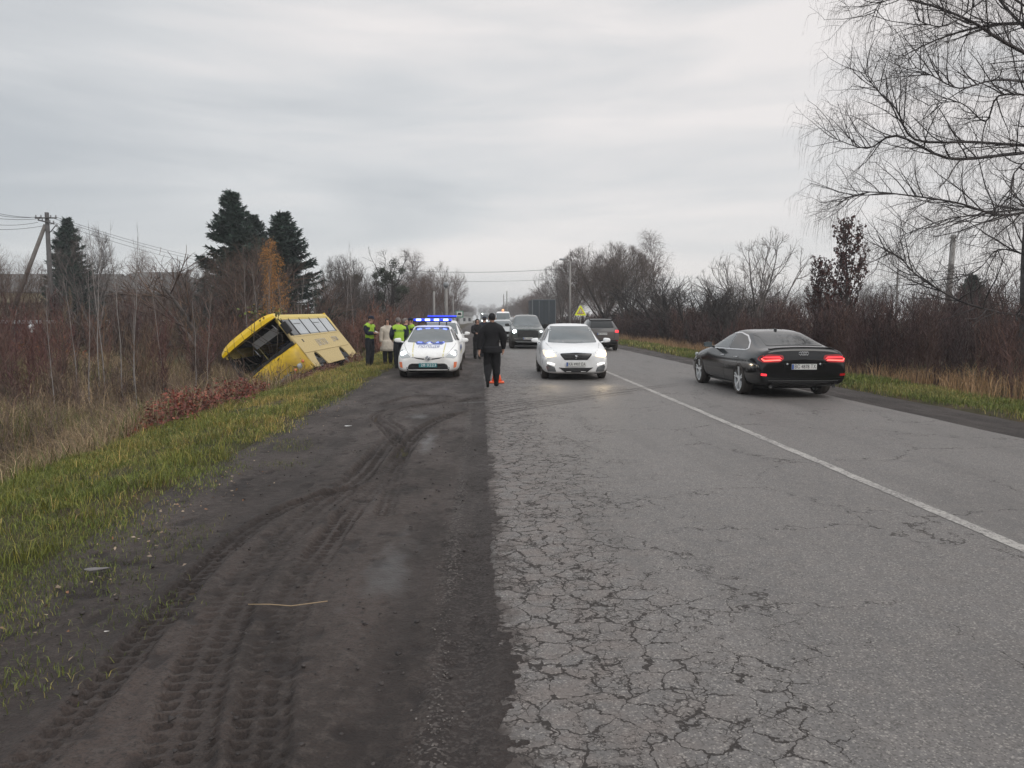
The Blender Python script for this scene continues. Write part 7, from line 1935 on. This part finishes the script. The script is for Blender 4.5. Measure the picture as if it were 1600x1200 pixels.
        bm.faces.new(rings[0]); ob = link('jacket_skirt', bm_mesh('jacket_skirt', bm, True), jacket, root); sm = ob.modifiers.new('s', 'SOLIDIFY'); sm.thickness = .008
    garment('shoes', lambda i: cls[i] == isn['foot'] and z[i] < 2, .008, shoes, wr=0)
    if vest:
        vs = garment('vest', lambda i: (cls[i] == isn['torso'] and z[i] > .535*s) or (cls[i] == isn['uarm'] and z[i] > .765*s and abs(co[i][0]) < .125*s) or (cls[i] == isn['neck'] and z[i] < .82*s), .032*bulk, hivis, wr=.006)
        for z0, z1 in ((.60, .625), (.69, .715)):
            garment('reflective_band', lambda i: cls[i] == isn['torso'] and z0*s < z[i] < z1*s, .040*bulk, reflective, parent=vs, wr=0)
        me_ = text_mesh('ПОЛІЦІЯ', .075, .001)
        for sg in (1,):
            t_ = link('lettering', me_, ink_white if False else mat('vest_print', (.05, .07, .10), .6), vs); t_.rotation_euler = (PI/2, 0, PI); q = co[(cls == 0) & (z > .72*s) & (z < .77*s)]; t_.location = (0, q[:, 1].max()+.045*bulk if len(q) else .13, .745*s)
    H0 = V[hd1]; 
    def ell(name, c, rx_, ry_, rz_, material, zmin=None, ymax=None, parent=root, seg=20):
        bm = bmesh.new(); q = bmesh.ops.create_uvsphere(bm, u_segments=seg, v_segments=14, radius=1)
        for v_ in q['verts']: v_.co = Vector((c.x+v_.co.x*rx_*(1+.03*math.sin(v_.co.z*9)), c.y+v_.co.y*ry_, c.z+v_.co.z*rz_))
        if zmin is not None: bmesh.ops.delete(bm, geom=[v_ for v_ in bm.verts if zmin(v_.co)], context='VERTS')
        ob = link(name, bm_mesh(name, bm, True), material, parent); sm = ob.modifiers.new('s', 'SOLIDIFY'); sm.thickness = .012; sm.offset = -1; return ob
    c = H0+Vector((0, .006, .012))*s
    if hood: ell('hood', H0+Vector((0, .012, .0))*s, .054*s, .066*s, .072*s, hood, (lambda q: q.y < H0.y-.030*s and q.z < H0.z+.040*s) if hood else None)
    else:
        ell('hair', c, .0500*s, .0615*s, .058*s, hair, lambda q: (q.y < H0.y-.018*s and q.z < H0.z+.034*s) or q.z < H0.z-.028*s)
        if longhair: ell('hair', H0+Vector((0, .018, -.03))*s, .056*s, .050*s, .085*s, hair, lambda q: q.y < H0.y-.020*s)
    if cap:
        cp = ell('cap', H0+Vector((0, .0, .030))*s, .0535*s, .0655*s, .044*s, cap, lambda q: q.z < H0.z+.016*s)
        bm = bmesh.new(); n = 10; up = []; 
        for k in range(n+1):
            a = PI+PI*k/n*.8+PI*.1; up.append((math.cos(a)*.046*s, math.sin(a)*.05*s))
        v0 = [bm.verts.new((H0.x+x, H0.y+y-.008*s, H0.z+.018*s)) for x, y in up]; v1 = [bm.verts.new((H0.x+x*1.0, H0.y+y*1.75-.010*s, H0.z+.010*s)) for x, y in up]
        for k in range(n): bm.faces.new((v0[k], v0[k+1], v1[k+1], v1[k]))
        ob = link('cap_peak', bm_mesh('cap_peak', bm, True), cap, cp); sm = ob.modifiers.new('s', 'SOLIDIFY'); sm.thickness = .006
    for sd in (1, -1):
        bm = bmesh.new(); q = bmesh.ops.create_uvsphere(bm, u_segments=8, v_segments=6, radius=.0085*s/1.0)
        for v_ in q['verts']: v_.co += Vector((H0.x+sd*.018*s, H0.y-.0490*s, H0.z+.002*s))
        link('eye', bm_mesh('eye', bm, True), ink, root)
        bm = bmesh.new(); q = bmesh.ops.create_uvsphere(bm, u_segments=8, v_segments=6, radius=1)
        for v_ in q['verts']: v_.co = Vector((H0.x+sd*.049*s+v_.co.x*.006*s, H0.y+.006*s+v_.co.y*.012*s, H0.z-.006*s+v_.co.z*.018*s))
        link('ear', bm_mesh('ear', bm, True), skin, root)
    bm = bmesh.new(); add_box(bm, H0.x-.014*s, H0.x+.014*s, H0.y-.053*s, H0.y-.045*s, H0.z-.034*s, H0.z-.029*s, bev=.001); link('mouth', bm_mesh('mouth', bm), mat('lips', (.30, .12, .10), .6), root)
    if scarf: ell('scarf', Vector((V[nek].x, V[nek].y-.004*s, V[nek].z-.012*s)), .052*s, .056*s, .026*s, scarf)
    if collar: ell('collar', Vector((V[nek].x, V[nek].y+.002*s, V[nek].z-.012*s)), .054*s, .054*s, .024*s, collar)
    return root
def foot_z(x, y): return float(zt(x, y)) if x < -2.4 else -.01

# walking man in black, seen from behind, mid-stride
p = at(769, 604, 18.4)
person('man in black jacket and trousers walking away along the asphalt edge', (p.x, 18.4, .012), PI, 1.77, legs={1: ((.058, -.055, .290), (.060, .085, .110), (0, -.45, -.9)), -1: ((-.058, -.060, .275), (-.058, -.095, .045))},
       arms={1: ((.160, .03, .655), (.172, .045, .50)), -1: ((-.156, -.01, .655), (-.152, -.055, .515))}, jacket=cloth_black, trousers=cloth_black, hem=.465, bulk=1.26, collar=cloth_black, hair=cloth_black, seed=3)
# officer on the grass, facing right, hands together with a notepad
x0, y0 = at(578, 560, 26.4).x, 26.4
o1 = person('police officer in hi-vis vest and cap standing alone on the grass writing', (x0, y0, foot_z(x0, y0)), R(62), 1.76, arms={1: ((.12, -.02, .66), (.055, -.135, .665)), -1: ((-.12, -.02, .66), (-.045, -.135, .66))}, vest=True, jacket=cloth_navy, cap=cloth_navy, hem=.50, headrot=(0, -1), seed=4, bulk=1.05)
nb = Matrix.Rotation(R(62), 3, 'Z') @ Vector((.0, -.30, 1.20))
o = box_obj('notepad', (-.05, .05, -.075, .075, -.004, .004), mat('paper', (.55, .55, .52), .7)); o.location = (x0+nb.x, y0+nb.y, foot_z(x0, y0)+nb.z); o.rotation_euler = (R(25), 0, R(62)); tag(o, 'small notepad in the hands of the officer standing alone', 'notepad')
# woman in a cream coat
x1, y1 = at(606, 560, 26.8).x, 26.8
person('woman in long cream coat standing between the two officers on the grass', (x1, y1, foot_z(x1, y1)), R(10), 1.66, jacket=coat_cream, hem=.33, hair=hair_dark, longhair=True, shoes=shoe_white, collar=coat_cream, bulk=1.05, seed=5)
# officer with his back towards us, leaning in
x2, y2 = at(624, 560, 25.6).x, 25.6
person('police officer in hi-vis vest seen from behind beside the white police hatchback', (x2, y2, foot_z(x2, y2)), R(205), 1.80, vest=True, jacket=cloth_navy, hair=hair_grey, hem=.50, lean=(0, -.12), arms={1: ((.13, -.02, .66), (.10, -.11, .60)), -1: ((-.13, -.02, .66), (-.10, -.11, .60))}, seed=6, bulk=1.1)
x3, y3 = at(634, 560, 27.0).x, 27.0
person('man in dark blue jacket standing behind the officer by the hatchback', (x3, y3, foot_z(x3, y3)), R(100), 1.80, jacket=cloth_navy, hem=.46, hair=hair_grey, seed=7, bulk=1.12)
x4, y4 = at(643, 560, 28.6).x, 28.6
person('police officer in hi-vis vest mostly hidden behind the blue roof lights', (x4, y4, foot_z(x4, y4)), R(-60), 1.82, vest=True, jacket=cloth_navy, cap=cloth_navy, hem=.5, seed=8)
# two dark figures beyond the walking man
x5, y5 = at(746, 560, 31.5).x, 31.5
person('person in dark hooded jacket facing the camera left of the walking man', (x5, y5, -.005), R(14), 1.64, jacket=cloth_black, hood=cloth_black, hem=.44, arms={1: ((.12, -.02, .66), (.05, -.11, .62)), -1: ((-.12, -.02, .66), (-.05, -.11, .63))}, trousers=cloth_black, seed=9, bulk=1.1, scarf=cloth_black)
x6, y6 = at(757, 560, 33.0).x, 33.0
person('second dark-clothed officer mostly hidden by the walking man', (x6, y6, -.005), R(170), 1.74, jacket=cloth_navy, cap=cloth_navy, hem=.46, seed=10)
# ------------------------------------------------------------------ thin autumn haze
def haze():
    bm = bmesh.new(); add_box(bm, -420, 420, -60, 760, -4.0, 20.0)
    o = link('haze', bm_mesh('haze', bm)); m = bpy.data.materials.new('haze'); m.use_nodes = True; nt = m.node_tree; nt.nodes.clear()
    out = nt.nodes.new('ShaderNodeOutputMaterial'); v = nt.nodes.new('ShaderNodeVolumePrincipled'); v.inputs['Color'].default_value = (.92, .94, .97, 1); v.inputs['Density'].default_value = .0008; v.inputs['Anisotropy'].default_value = 0.0
    nt.links.new(v.outputs[0], out.inputs['Volume']); o.data.materials.append(m); tag(o, kind='stuff')
haze()
